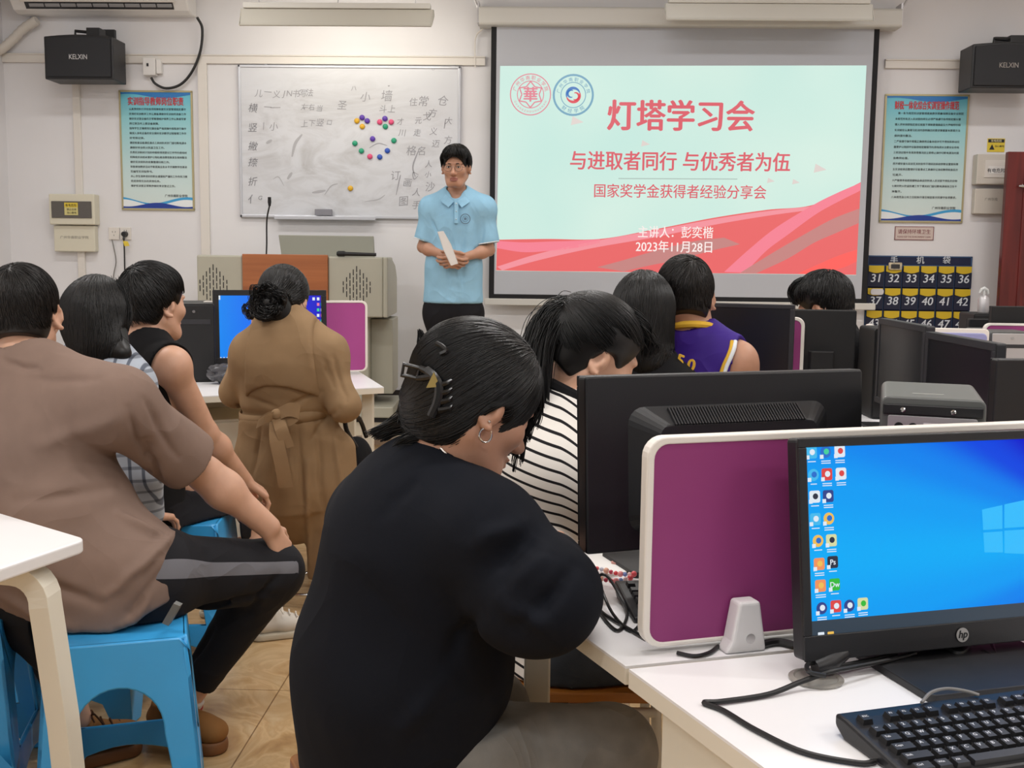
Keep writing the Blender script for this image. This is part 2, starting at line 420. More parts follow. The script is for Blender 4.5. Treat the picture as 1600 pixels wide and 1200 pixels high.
def loudspeaker(px, py, label, Y, letters):
    p = at(px, py, Y); t = thing('loudspeaker', label, 'loudspeaker', (p[0], Y, p[2]), 0, 'wall loudspeakers')
    top = [(-0.23+0.46*i/10, 0.135+0.014*math.sin(PI*i/10)) for i in range(11)]
    b = MB(); b.prism([(-0.23, -0.14), (0.23, -0.14)]+top[::-1], 0.0, 0.22, axis='y'); b.build('cabinet', M_BLACKP, t, bevel=0.006)
    g = MB(); g.prism([(-0.215, -0.125), (0.215, -0.125)]+[(x*0.935, z-0.015) for x, z in top[::-1]], -0.012, 0.001, axis='y'); g.build('grille', mat('speaker_cloth', (30, 31, 35), 0.7, bump=0.3, bscale=900), t, bevel=0.004)
    m = MB(); put_text(m, letters, -0.062, -0.012, 0.045, 0.012, z=0.013, fit=0.12); m.build('logo', M_CHROME, t)
    k = MB(); k.box((0.03, 0.06, 0.14), (0.12, 0.16, 0.205)).tube([(-0.06, 0.1, 0.145), (-0.06, 0.1, 0.19), (0.05, 0.1, 0.18)], 0.011, 8).box((0.05, 0.12, 0.15), (0.1, WY-Y-0.02, 0.19)).box((0.02, WY-Y-0.03, 0.1), (0.13, WY-Y, 0.24)).box((0.05, 0.12, 0.12), (0.1, 0.2, 0.16))
    k.build('bracket', M_BLACKP, t, bevel=0.003)
    return t
loudspeaker(123, 90, 'black loudspeaker under the air conditioner', 7.28, 'KELXIN')
loudspeaker(1575, 103, 'black loudspeaker high on the wall above the red door', 7.28, 'KELXIN')

# the two notice posters
def poster(px0, py0, px1, py1, label, title, lines, foot):
    a = at(px0, py0, WY); c = at(px1, py1, WY); W = c[0]-a[0]; H = a[2]-c[2]
    t = thing('notice_poster', label, 'poster', (a[0], WY, c[2]), 0, 'framed rules posters')
    m = ramp_mat('poster_blue_%d' % int(W*1000), 'Object', 'Z', [(0, (214, 226, 222)), (H*0.35, (196, 222, 222)), (H*0.8, (140, 206, 214)), (H, (92, 188, 214))], 0.35)
    MB().box((0, -0.008, 0), (W, 0, H)).build('board', m, t)
    f = MB()
    for lo, hi in (((-0.008, -0.012, -0.008), (W+0.008, 0, 0.004)), ((-0.008, -0.012, H-0.004), (W+0.008, 0, H+0.008)), ((-0.008, -0.012, 0), (0.004, 0, H)), ((W-0.004, -0.012, 0), (W+0.008, 0, H))): f.box(lo, hi)
    f.build('frame', mat('pale_gold_frame', (176, 166, 130), 0.4, 0.4), t)
    wv = MB(); N = 24
    xs = [W*i/N for i in range(N+1)]
    band(wv, [(x, 0.052+0.018*math.cos(2.2*PI*x/W)) for x in xs], [(x, 0.006) for x in xs], 0.0095, 1)
    band(wv, [(x, 0.062+0.022*math.cos(2.0*PI*x/W+0.5)) for x in xs], [(x, 0.046+0.02*math.cos(2.2*PI*x/W)) for x in xs], 0.0100, 0)
    band(wv, [(x, 0.030+0.014*math.cos(2.4*PI*x/W+2.6)) for x in xs], [(x, 0.006) for x in xs], 0.0105, 2)
    wt = MB(); band(wt, [(x, H-0.006) for x in xs], [(x, H-0.03-0.014*math.cos(2*PI*x/W+2.4)) for x in xs], 0.0095, 0); wt.build('top_wave_print', mat('mid_blue_print', (40, 120, 190), 0.4), t)
    wv.build('bottom_wave_print', [mat('sky_blue_print', (60, 160, 214), 0.4), mat('white_print', (232, 238, 240), 0.4), mat('navy_print', (24, 58, 150), 0.4), mat('mid_blue_print', (40, 120, 190), 0.4)], t)
    k = MB(); put_text(k, title, W/2, H-0.088, 0.06, 0.02, 'CENTER', z=0.0112, fit=W*0.78); k.build('title', mat('red_print', (196, 52, 62), 0.5), t)
    k = MB(); y = H-0.125; dy = (H-0.125-0.12)/len(lines); pl = len(lines[1])
    for s in lines:
        if s:
            full = min(1.0, len(s)/pl); put_text(k, s, W*0.12 if s[0] != '　' else W*0.12, y, 0.017, 0.012, z=0.0095, fit=W*0.80*full)
        y -= dy
    put_text(k, foot, W*0.92, 0.085, 0.02, 0.012, 'RIGHT', z=0.0095); k.build('body_text', M_INK, t)
    return t
LN1 = ['认真贯彻执行学校各项规章制度实训室管理规定遵守', '安排好实训教学工作认真备课做好实训前的准备工作', '做好实训室设备的日常管理维护保养工作认真填写使', '用记录及时上报设备故障。', '指导学生正确使用仪器设备严格按操作规程进行操作', '确保人身和设备的安全做好实训教学过程管理工作作', '好考核记录。', '课前检查设备课后清点工具材料关好门窗切断电源水', '源做好安全防火防盗卫生工作。', '负责实训耗材计划的申报和领用登记工作节约使用材', '料降低实训成本爱护公物杜绝浪费现象发生保持整洁', '做好实训资料的收集整理归档工作。', '积极参加教研活动不断提高业务水平开展教学改革研', '究编写实训指导书。', '关心学生培养良好的职业道德和严谨的工作作风习惯', '完成领导交办的其他任务。', '维护实训室正常秩序做好来访登记工作。']
poster(188, 143, 303, 327.5, 'blue framed notice poster with a red title between the loudspeaker and the whiteboard', '实训指导教师岗位职责', LN1, '广州华南职业学院')
LN2 = ['　第一条为规范实训室管理提高教学质量保障设备安全制定', '本规范所有进入实训室的师生必须严格遵守各项规定服从管', '理人员安排按指定座位就座不得随意调换座位大声喧哗吵闹', '实训前应认真预习实训内容明确目的要求掌握基本原理方法', '保持室内整洁。', '二严格遵守操作规程正确使用设备未经许可不得拆卸移动仪', '器爱护公物损坏设备按规定赔偿节约用电用水注意安全用电', '三实训过程中发现异常情况应立即停止操作切断电源及时报', '告教师处理。', '四不得安装与实训无关的软件不得修改系统参数设置密码等', '五实训结束后整理好设备清点工具做好记录经教师检查后方', '可离开。', '六严禁携带易燃易爆物品食品饮料进入实训室不得乱扔杂物', '七做好防火防盗防潮工作下课关好门窗切断电源保持卫生干', '净整齐。', '八本规范自公布之日起执行请互相监督共同遵守各项要求。']
poster(1384.5, 149, 1501, 347, 'blue framed rules poster with a red title beside the projection screen', '财税一体化综合实训室操作规范', LN2, '广州华南职业学院')

# fuse box, its lower cover, sockets
fb = wthing('fuse_box', 'ivory fuse box with a smoked window and yellow label', 'fuse box', 124, 328)
MB().box((-0.175, -0.09, -0.105), (0.145, 0, 0.105)).build('case', M_IVORY, fb, bevel=0.008)
MB().box((-0.155, -0.097, -0.06), (0.125, -0.088, 0.055)).build('window', mat('smoked_plastic', (92, 88, 84), 0.25), fb, bevel=0.003)
lb = MB(); lb.box((-0.062, -0.099, -0.040), (0.032, -0.0965, 0.045)); lb.box((-0.062, -0.1, 0.014), (0.032, -0.0985, 0.045), 1)
put_text(lb, '有电危险', -0.015, 0.02, 0.02, 0.01, 'CENTER', 2, z=0.1005); put_text(lb, '禁止合闸', -0.012, -0.008, 0.017, 0.008, 'CENTER', 2, z=0.0995); put_text(lb, '当心触电', -0.012, -0.030, 0.017, 0.008, 'CENTER', 2, z=0.0995)
lb.build('warning_label', [mat('label_cream', (206, 196, 130), 0.6), M_YELLOW, M_INK], fb)
jc = wthing('junction_cover', 'plain ivory cover box under the fuse box', 'cover box', 122, 373)
MB().box((-0.145, -0.06, -0.09), (0.145, 0, 0.09)).build('cover', M_IVORY, jc, bevel=0.006)
k = MB(); put_text(k, '广州华南职业学院', 0, 0.0, 0.022, 0.004, 'CENTER', z=0.0605, fit=0.2); k.build('lettering', mat('grey_print', (130, 126, 118), 0.6), jc)
for (px, lab, plug) in ((179, 'white wall socket with a thin grey cord', 0), (197, 'white wall socket holding a black plug with a yellow tag', 1)):
    s_ = wthing('wall_socket', lab, 'socket', px, 365, 'wall sockets')
    MB().box((-0.038, -0.012, -0.043), (0.038, 0, 0.043)).build('plate', M_TRIM, s_, bevel=0.003)
    h = MB()
    for q in ((-0.008, 0.02), (0.008, 0.02)) if plug else ((-0.01, 0.012), (0.01, 0.012), (0, -0.012)): h.box((q[0]-0.0015, -0.0128, q[1]-0.005), (q[0]+0.0015, -0.0115, q[1]+0.005))
    h.build('pin_holes', M_INK, s_)
    if plug:
        pl = MB().tube([(0, -0.012, -0.004), (0, -0.05, -0.004)], [0.02, 0.017], 12).tube([(0, -0.035, -0.012), (0, -0.045, -0.04)], 0.009, 8).build('plug', M_BLACKP, s_, smooth=True)
        MB().add([(-0.006, -0.049, -0.05), (0.028, -0.045, -0.055), (0.04, -0.046, -0.085), (0.006, -0.05, -0.088), (-0.006, -0.048, -0.05), (0.028, -0.044, -0.055), (0.04, -0.045, -0.085), (0.006, -0.049, -0.088)], [(0, 1, 2, 3), (7, 6, 5, 4)]).build('tag', M_YELLOW, pl)
        MB().tube(smooth_path([(0, -0.045, -0.04), (0.0, -0.04, -0.12), (-0.005, -0.03, -0.3), (-0.002, -0.03, -0.7), (0, -0.04, -0.98)], 5), 0.005, 6).build('cord', M_CABLE, s_, smooth=True)
    else:
        MB().tube(smooth_path([(-0.015, -0.012, -0.04), (0.0, -0.02, -0.10), (0.012, -0.02, -0.2), (-0.012, -0.02, -0.33), (-0.02, -0.03, -0.7), (0, -0.04, -0.98)], 5), 0.0035, 6).build('cord', mat('grey_cord', (120, 118, 116), 0.5), s_, smooth=True)

# ------------------------------------------------------------------ whiteboard
a = at(373, 102, WY); c = at(719, 343, WY); WBW = c[0]-a[0]; WBH = a[2]-at(400, 340, WY)[2]
wb = thing('whiteboard', 'white marker board with smudged handwriting and coloured magnets', 'whiteboard', (a[0], WY, a[2]-WBH))
def smear_mat():
    m = bpy.data.materials.new('smudged_board'); m.use_nodes = True; nt = m.node_tree; b = nt.nodes['Principled BSDF']
    tc = nt.nodes.new('ShaderNodeTexCoord'); mp = nt.nodes.new('ShaderNodeMapping'); mp.inputs['Scale'].default_value = (0.55, 1, 1.5); mp.inputs['Rotation'].default_value = (0, 0.5, 0)
    nt.links.new(tc.outputs['Object'], mp.inputs[0])
    n = nt.nodes.new('ShaderNodeTexNoise'); n.inputs['Scale'].default_value = 3.2; n.inputs['Detail'].default_value = 7; n.inputs['Roughness'].default_value = 0.62; n.inputs['Distortion'].default_value = 2.5
    nt.links.new(mp.outputs[0], n.inputs['Vector'])
    r = nt.nodes.new('ShaderNodeValToRGB'); nt.links.new(n.outputs['Fac'], r.inputs['Fac'])
    e = r.color_ramp.elements; e[0].position = 0.42; e[0].color = lin((212, 214, 219))+(1,); e[1].position = 0.80; e[1].color = lin((170, 168, 167))+(1,)
    gr = nt.nodes.new('ShaderNodeTexGradient'); gr.gradient_type = 'SPHERICAL'
    mp2 = nt.nodes.new('ShaderNodeMapping'); mp2.inputs['Location'].default_value = (-0.62/0.95, 0, -0.42/0.62); mp2.inputs['Scale'].default_value = (1/0.95, 1, 1/0.62)
    nt.links.new(tc.outputs['Object'], mp2.inputs[0]); nt.links.new(mp2.outputs[0], gr.inputs[0])
    pw = nt.nodes.new('ShaderNodeMath'); pw.operation = 'POWER'; pw.inputs[1].default_value = 0.6; nt.links.new(gr.outputs['Fac'], pw.inputs[0])
    mx = nt.nodes.new('ShaderNodeMixRGB'); mx.inputs[1].default_value = lin((212, 214, 219))+(1,)
    nt.links.new(pw.outputs[0], mx.inputs[0]); nt.links.new(r.outputs[0], mx.inputs[2]); nt.links.new(mx.outputs[0], b.inputs['Base Color'])
    b.inputs['Roughness'].default_value = 0.28
    return m
MB().box((0.004, -0.022, 0.004), (WBW-0.004, -0.004, WBH-0.004)).build('board', smear_mat(), wb)
f = MB()
for lo, hi in (((0, -0.03, 0), (WBW, 0, 0.02)), ((0, -0.03, WBH-0.018), (WBW, 0, WBH)), ((0, -0.03, 0), (0.018, 0, WBH)), ((WBW-0.018, -0.03, 0), (WBW, 0, WBH))): f.box(lo, hi)
for q in (0.19, WBW-0.06): f.box((q-0.012, -0.012, WBH), (q+0.012, 0, WBH+0.02))
f.build('frame', mat('silver_frame', (196, 198, 204), 0.35, 0.4), wb, bevel=0.004)
MB().box((0.25, -0.075, -0.012), (0.95, -0.02, 0.002)).box((0.25, -0.078, -0.012), (0.95, -0.073, 0.012)).build('tray', mat('silver_frame', (196, 198, 204), 0.35, 0.4), wb, bevel=0.003)
hw = MB()
def hand(s, cx, cy, size, dark=0, sk=0.0, bold=-0.002):
    """crop pixels of the board photograph -> handwriting"""
    q = at(cx/2.857+360, cy/2.857, WY-0.022); put_text(hw, s, q[0]-wb.location[0], q[2]-wb.location[2], size/2.857/SW, bold, 'CENTER', dark, z=0.0235, skew=0.15+sk, rot=random.uniform(-0.1, 0.1))
for s, x, y in (('儿', 125, 430), ('一', 165, 425), ('义', 205, 435), ('J', 238, 430), ('N', 262, 430), ('书', 292, 432), ('写', 322, 430), ('法', 352, 428)): hand(s, x, y, 36)
for s, y in (('横', 498), ('竖', 585), ('撇', 668), ('捺', 740), ('折', 826), ('亻', 905)): hand(s, 98, y, 42, 1)
hand('G', 132, 892, 26, 1)
for s, x, y, z_ in (('一', 165, 492, 36), ('—', 200, 492, 44), ('丨', 148, 576, 34), ('小', 192, 580, 40), ('左', 330, 492, 34), ('右', 362, 490, 30), ('当', 396, 495, 30), ('上', 330, 565, 34), ('下', 362, 562, 32), ('竖', 398, 560, 36), ('口', 440, 556, 26),
                    ('圣', 497, 486, 44), ('ハ', 550, 405, 28), ('小', 600, 450, 46), ('墙', 696, 448, 52), ('斗', 680, 500, 36), ('上', 718, 500, 36), ('住', 815, 470, 38), ('常', 858, 470, 48), ('仓', 945, 468, 48), ('方', 900, 520, 40), ('戈', 876, 535, 40), ('义', 905, 600, 36), ('大', 972, 552, 34), ('方', 970, 640, 38), ('迈', 915, 655, 36), ('走', 832, 605, 34), ('元', 838, 550, 32), ('才', 758, 555, 32), ('川', 765, 605, 34), ('格', 806, 690, 46), ('名', 852, 690, 42), ('人', 884, 745, 34), ('订', 735, 800, 44), ('画', 788, 830, 40), ('图', 772, 915, 46), ('人', 828, 872, 38), ('手', 828, 930, 40), ('沙', 890, 850, 44), ('小', 880, 790, 30), ('丨', 955, 570, 44), ('〇', 905, 312, 18)):
    hand(s, x, y, z_)
hand('ˇ', 705, 402, 30, 1, 0, 0.01)
def stroke(pts, wd, mi=0):
    P = smooth_path([(*[q for q in (at(x/2.857+360, y/2.857, WY-0.022)[[0, 2]]-np.array(wb.location)[[0, 2]])],) for x, y in pts], 6)
    P = [np.array(p) for p in P]; up = []; lo = []
    for i in range(len(P)):
        t = P[min(i+1, len(P)-1)]-P[max(i-1, 0)]; t = t/max(1e-9, np.linalg.norm(t)); n_ = np.array([-t[1], t[0]]); w_ = wd*(0.4+0.6*math.sin(PI*(i+0.5)/len(P)))
        up.append(P[i]+n_*w_); lo.append(P[i]-n_*w_)
    sm_ = MB(); band(sm_, up, lo, 0.0232, 0); sm_.build('marker_smear', (mat('faint_marker', (158, 158, 164), 0.7), mat('grey_marker', (128, 128, 134), 0.7), mat('marker_smear', (178, 178, 182), 0.7))[mi], wb)
for P, wd, mi in (([(700, 650), (660, 640), (620, 660)], .003, 0), ([(845, 660), (815, 740), (825, 790)], .005, 0), ([(275, 700), (290, 640), (320, 600)], .010, 2), ([(160, 640), (185, 625)], .010, 2), ([(365, 860), (395, 855), (425, 850)], .009, 2), ([(420, 870), (450, 830), (480, 820)], .004, 2), ([(740, 870), (755, 800), (760, 780)], .004, 0), ([(600, 900), (660, 890), (690, 870)], .003, 2), ([(255, 800), (275, 770)], .010, 2), ([(190, 800), (215, 790), (240, 830)], .003, 2), ([(840, 780), (815, 770), (820, 800), (838, 785)], .003, 0)):
    stroke(P, wd, mi)
hw.build('handwriting', [mat('faint_marker', (158, 158, 164), 0.7), mat('grey_marker', (128, 128, 134), 0.7), mat('marker_smear', (178, 178, 182), 0.7)], wb)
er = wthing('board_eraser', 'grey felt eraser standing on the tray of the whiteboard', 'eraser', 507, 334, y=WY-0.027)
MB().box((-0.058, -0.040, -0.012), (0.058, -0.008, 0.03)).build('felt', mat('grey_felt', (152, 152, 158), 0.9), er, bevel=0.004)
MB().box((-0.058, -0.05, -0.014), (0.058, -0.042, 0.03)).build('back', mat('eraser_back', (134, 134, 142), 0.5), er, bevel=0.003)
MC = {'yellow': (226, 176, 40), 'purple': (96, 60, 172), 'pink': (226, 82, 128), 'green': (40, 158, 120), 'blue': (48, 88, 186)}
for cx, cy, col, lab in ((565, 540, 'yellow', 'outer yellow magnet of the left flower of magnets'), (588, 525, 'purple', 'top purple magnet of the left flower of magnets'), (611, 540, 'purple', 'inner purple magnet of the left flower of magnets'), (589, 565, 'yellow', 'bottom yellow magnet of the left flower of magnets'),
                         (667, 545, 'pink', 'inner pink magnet of the right flower of magnets'), (690, 530, 'purple', 'purple magnet on top of the right flower of magnets'), (718, 545, 'pink', 'outer pink magnet of the right flower of magnets'), (692, 565, 'green', 'green magnet under the two pink ones on the whiteboard'),
                         (635, 620, 'purple', 'lone purple magnet forming the nose of the magnet face'), (556, 640, 'green', 'green magnet at the left tip of the magnet smile'), (730, 628, 'green', 'green magnet at the right tip of the magnet smile'), (585, 674, 'green', 'green magnet second from the left tip of the smile'),
                         (701, 673, 'blue', 'upper blue magnet of the magnet smile'), (623, 699, 'pink', 'pink magnet at the bottom of the magnet smile'), (667, 701, 'blue', 'lower blue magnet of the magnet smile'), (536, 841, 'yellow', 'lone yellow magnet low on the whiteboard')):
    q = at(cx/2.857+360, cy/2.857, WY-0.022)
    lm = MB(); lm.lathe([(0.0185, 0), (0.0185, 0.006), (0.016, 0.011), (0.010, 0.014), (0.004, 0.015)], n=20)
    me = lm.mesh('magnet', np.array([[1, 0, 0], [0, 0, -1.0], [0, 1, 0]]))
    o = link('magnet', me, mat('magnet_'+col, MC[col], 0.35), None, True); o.location = (q[0], WY-0.022, q[2])
    setp(o, lab, 'magnet', 'round magnets on the whiteboard')

# ------------------------------------------------------------------ lamps over the board and the screen
def board_lamp(px0, px1, py, Y, label, lit):
    a = at(px0, py, Y); b_ = at(px1, py, Y); Lh = (b_[0]-a[0])/2
    t = thing('board_lamp', label, 'lamp', ((a[0]+b_[0])/2, Y, a[2]), 0, 'board lamps')
    pr = [(-0.075, 0.0), (-0.068, -0.004), (-0.02, 0.11), (0.05, 0.12), (0.075, 0.09), (0.068, 0.087), (0.048, 0.108), (-0.012, 0.1), (-0.062, 0.012)]
    b = MB(); b.prism(pr, -Lh, Lh, axis='x'); b.prism([(-0.075, 0), (-0.02, 0.11), (0.05, 0.12), (0.075, 0.09)], -Lh-0.004, -Lh, axis='x'); b.prism([(-0.075, 0), (-0.02, 0.11), (0.05, 0.12), (0.075, 0.09)], Lh, Lh+0.004, axis='x')
    b.build('reflector', mat('lamp_grey' if lit else 'lamp_white', (196, 192, 180) if lit else (214, 212, 204), 0.5), t)
    MB().box((-Lh*0.98, -0.035, 0.112), (Lh*0.98, 0.03, 0.145)).build('housing', mat('lamp_white', (214, 212, 204), 0.5), t, bevel=0.004)
    MB().cyl((-Lh*0.94, 0.015, 0.065), (Lh*0.94, 0.015, 0.065), 0.013, 12).build('tube', glow('lit_tube', (255, 240, 205), 2.0) if lit else M_PAPER, t, smooth=True)
    for q in (-Lh*0.82, Lh*0.82): MB().cyl((q, 0, 0.14), (q, 0, ZC-a[2]), 0.003, 6).build('suspension_wire', M_STEEL, t)
    MB().tube(smooth_path([(0, 0, 0.14), (0.02, 0, 0.2), (0.08, 0, 0.3), (0.05, 0, ZC-a[2])], 6), 0.004, 6).build('feed_cable', M_STEEL, t)
    return t
board_lamp(379, 676, 43, 6.9, 'grey trough lamp hung above the whiteboard', True)
board_lamp(1040, 1360, 34, 7.2, 'pale trough lamp hung in front of the screen case', False)

# ------------------------------------------------------------------ projection screen
SY = WY-0.10
a = at(749, 42, SY); c = at(1404, 40, SY)
ps = thing('projection_screen', 'pulled-down projection screen showing a red and mint title slide', 'screen', ((a[0]+c[0])/2, SY, 0))
ox = (a[0]+c[0])/2; hl = (c[0]-a[0])/2
zc = a[2]
cs = MB(); cs.prism(rrect(-0.075, zc, 0.09, zc+0.12, 0.02), -hl, hl, axis='x'); cs.build('case', mat('screen_case_white', (206, 204, 198), 0.45), ps, bevel=0.003)
xl, xr = at(775, 250, SY)[0]-ox-0.04, at(1364, 250, SY)[0]-ox+0.002
zb = at(764, 466, SY)[2]
MB().box((xl, -0.002, zb), (xr, 0.002, zc+0.02)).build('black_border', mat('black_border_cloth', (20, 20, 24), 0.8), ps)
MB().box((xl+0.036, -0.0032, zb+0.03), (xr-0.036, -0.0019, zc+0.01)).build('fabric', mat('screen_cloth', (186, 189, 196), 0.85), ps)
MB().box((xl-0.03, -0.016, zb-0.045), (xr+0.06, 0.014, zb)).build('weight_bar', mat('screen_case_white', (206, 204, 198), 0.45), ps, bevel=0.004)
MB().box((-hl-0.012, -0.04, zc+0.02), (-hl, 0.08, zc+0.16)).box((hl, -0.04, zc+0.02), (hl+0.012, 0.08, zc+0.16)).tube([(-hl, 0, zc+0.1), (-hl-0.03, 0, zc+0.17)], 0.008, 6).tube([(hl, 0, zc+0.1), (hl+0.05, -0.02, zc+0.2)], 0.008, 6).build('bracket', M_STEEL, ps)
MB().tube(smooth_path([(-hl+0.02, 0.06, zc), (-hl-0.03, 0.07, zc-0.06), (-hl-0.03, 0.08, zc-0.25)], 5), 0.005, 6).build('screen_cord', M_TRIM, ps)
def sp_(px, py):
    p = at(px, py, SY-0.0035); return np.array([p[0]-ox, p[2]])
TL, TR, BR, BL = sp_(781.5, 103), sp_(1354, 102.3), sp_(1337.5, 430), sp_(775, 423)
sl_ = MB(); flat_poly(sl_, [BL, BR, TR, TL], 0.0036)
def slide_mat():
    m = bpy.data.materials.new('slide_mint'); m.use_nodes = True; nt = m.node_tree; b = nt.nodes['Principled BSDF']
    tc = nt.nodes.new('ShaderNodeTexCoord'); n = nt.nodes.new('ShaderNodeTexNoise'); n.inputs['Scale'].default_value = 1.3; n.inputs['Detail'].default_value = 1
    nt.links.new(tc.outputs['Object'], n.inputs['Vector']); r = nt.nodes.new('ShaderNodeValToRGB'); nt.links.new(n.outputs['Fac'], r.inputs['Fac'])
    e = r.color_ramp.elements; e[0].position = 0.3; e[0].color = lin((196, 232, 222))+(1,); e[1].position = 0.7; e[1].color = lin((212, 238, 226))+(1,)
    b.inputs['Base Color'].default_value = (0.02, 0.02, 0.02, 1); nt.links.new(r.outputs[0], b.inputs['Emission Color']); b.inputs['Emission Strength'].default_value = 0.97
    return m
slide = sl_.build('slide', slide_mat(), ps)
rb = MB()
def curve(pts, n=10): return [sp_(*(np.array(p))) for p in smooth_path([(x/2.424+760, y/2.424, 0)[:2] for x, y in pts], n)]
def rib(up, lo, z, mi):
    U, Lw = curve(up), curve(lo)
    n = min(len(U), len(Lw)); band(rb, U[:n], Lw[:n], z, mi)
# the long red ribbon along the foot of the slide
rib([(40, 908), (230, 905), (430, 905), (640, 868), (860, 825), (1060, 795), (1240, 775), (1418, 690)], [(37, 1024), (230, 1027), (430, 1029), (640, 1032), (860, 1035), (1060, 1037), (1240, 1039), (1400, 1041)], 0.0040, 0)
rib([(40, 912), (140, 918), (240, 915), (340, 912), (430, 906)], [(40, 940), (140, 955), (240, 950), (340, 938), (430, 920)], 0.0044, 1)
rib([(40, 1010), (200, 960), (400, 915), (640, 872), (860, 830), (1060, 800), (1230, 782)], [(60, 1024), (200, 985), (400, 940), (640, 898), (860, 852), (1060, 818), (1230, 795)], 0.0044, 2)
rib([(900, 1030), (1000, 940), (1100, 860), (1240, 775), (1330, 730), (1418, 692)], [(980, 1033), (1060, 950), (1140, 890), (1250, 810), (1340, 760), (1416, 722)], 0.0048, 1)
rib([(420, 1012), (520, 985), (640, 950), (780, 915), (900, 900)], [(520, 1028), (620, 1005), (720, 985), (850, 950), (960, 925)], 0.0044, 3)
rib([(960, 1034), (1080, 960), (1200, 890), (1310, 830), (1412, 790)], [(1020, 1036), (1140, 980), (1240, 920), (1330, 880), (1410, 845)], 0.0050, 3)
rib([(1180, 1036), (1260, 1000), (1330, 970), (1404, 945)], [(1250, 1040), (1310, 1025), (1360, 1010), (1402, 990)], 0.0050, 4)
rb.build('red_ribbon_graphic', [glow('slide_red', (238, 104, 104), .95), glow('slide_rose', (250, 132, 150), .95), glow('slide_pink', (248, 150, 160), .95), glow('slide_dull_red', (206, 138, 134), .9), glow('slide_bright_red', (255, 96, 90), 1.0)], slide)
tx = MB()
def stext(s, cx, cy, size, bold, mi, wpx, z=0.0055):
    q = sp_(cx/2.424+760, cy/2.424); put_text(tx, s, q[0], q[1]-size*0.36, size, bold, 'CENTER', mi, z=z, fit=wpx/2.424/SW)
stext('灯塔学习会', 736, 440, 0.215, 0.028, 0, 530)
stext('与进取者同行 与优秀者为伍', 732, 612, 0.135, 0.020, 0, 800)
stext('国家奖学金获得者经验分享会', 732, 726, 0.098, 0.010, 0, 628)
stext('主讲人：彭奕楷', 716, 880, 0.085, 0.008, 1, 275)
stext('2023年11月28日', 713, 935, 0.085, 0.012, 1, 280)
q0, q1 = sp_(500/2.424+760, 678/2.424), sp_(950/2.424+760, 680/2.424); rl = MB(); flat_poly(rl, [q0, q1, q1+[0, .006], q0+[0, .006]], 0.0055, 0); rl.build('slide_rule_line', glow('slide_rule', (176, 196, 188), .9), slide)
tx.build('slide_text', [glow('slide_text_red', (222, 92, 104), .95), glow('slide_text_white', (250, 236, 232), 1.0), glow('slide_rule', (176, 196, 188), .9), glow('slide_petal', (226, 214, 208), .95)], slide)
for x, y, s in ((1260, 640, .05), (1170, 690, .03), (1075, 685, .03), (340, 460, .05), (600, 545, .035)):
    MBp = MB(); q = sp_(x/2.424+760, y/2.424); flat_poly(MBp, [q+[-s*.7, -s*.5], q+[s, -s*.1], q+[-s*.5, s*.7]], 0.0038, 0); MBp.build('petal_graphic', glow('slide_petal', (226, 214, 208), .95), slide)
# the two round emblems
em = MB()
c1, c2 = sp_(167/2.424+760, 358/2.424), sp_(329/2.424+760, 360/2.424); R = 75/2.424/SW
for r0, r1 in ((.95, 1.0), (.62, .66)): ring2(em, c1, R*r0, R*r1, 0.005, 0)
star = [(c1+R*(0.62 if i % 2 == 0 else 0.42)*np.array([math.sin(PI*i/6), math.cos(PI*i/6)])) for i in range(12)]
for i in range(12):
    p, q = star[i], star[(i+1) % 12]; n_ = np.array([-(q-p)[1], (q-p)[0]]); n_ = n_/np.linalg.norm(n_)*0.004; flat_poly(em, [p-n_, q-n_, q+n_, p+n_], 0.0052, 0)
put_text(em, '華', c1[0], c1[1]-R*0.27, R*0.74, 0.03, 'CENTER', 0, z=0.0053)
def around(s, c_, r_, a0, a1, size, mi):
    for i, ch in enumerate(s):
        a_ = math.radians(a0+(a1-a0)*i/max(1, len(s)-1)); q = c_+r_*np.array([math.cos(a_), math.sin(a_)])
        rr = a_-PI/2 if a0 > a1 else a_+PI/2; d_ = np.array([math.sin(rr), -math.cos(rr)])*size*0.36; put_text(em, ch, q[0]+d_[0], q[1]+d_[1], size, 0.012, 'CENTER', mi, z=0.0053, rot=rr)
around('广州华南职业学院', c1, R*0.80, 160, 20, R*0.22, 0); around('GUANGZHOUHUANAN', c1, R*0.81, 205, 335, R*0.13, 0)
ring2(em, c2, R*0.90, R*1.0, 0.005, 1); ring2(em, c2, R*0.58, R*0.62, 0.005, 1)
around('广州华南职业学院', c2, R*0.74, 165, 15, R*0.2, 1); around('财经学院', c2, R*0.76, 235, 305, R*0.22, 1)
def swoosh(c_, r_, a0, a1, w0, mi):
    up = []; lo = []
    for i in range(17):
        a_ = math.radians(a0+(a1-a0)*i/16); w_ = w0*(0.35+0.65*math.sin(PI*i/16)); up.append(c_+(r_+w_)*np.array([math.cos(a_), math.sin(a_)])); lo.append(c_+(r_-w_)*np.array([math.cos(a_), math.sin(a_)]))
    band(em, up, lo, 0.0055, mi)
swoosh(c2, R*0.33, 20, 200, R*0.07, 2); swoosh(c2, R*0.33, 200, 380, R*0.07, 3); swoosh(c2+[-R*.1, R*.06], R*0.17, 60, 290, R*0.05, 2); swoosh(c2+[R*.1, -R*.06], R*0.17, 240, 470, R*0.05, 3)
em.build('emblems', [glow('emblem_rose', (226, 128, 144), .95), glow('emblem_blue', (112, 164, 190), .95), glow('emblem_azure', (64, 120, 190), .95), glow('emblem_red', (222, 70, 84), .95)], slide)

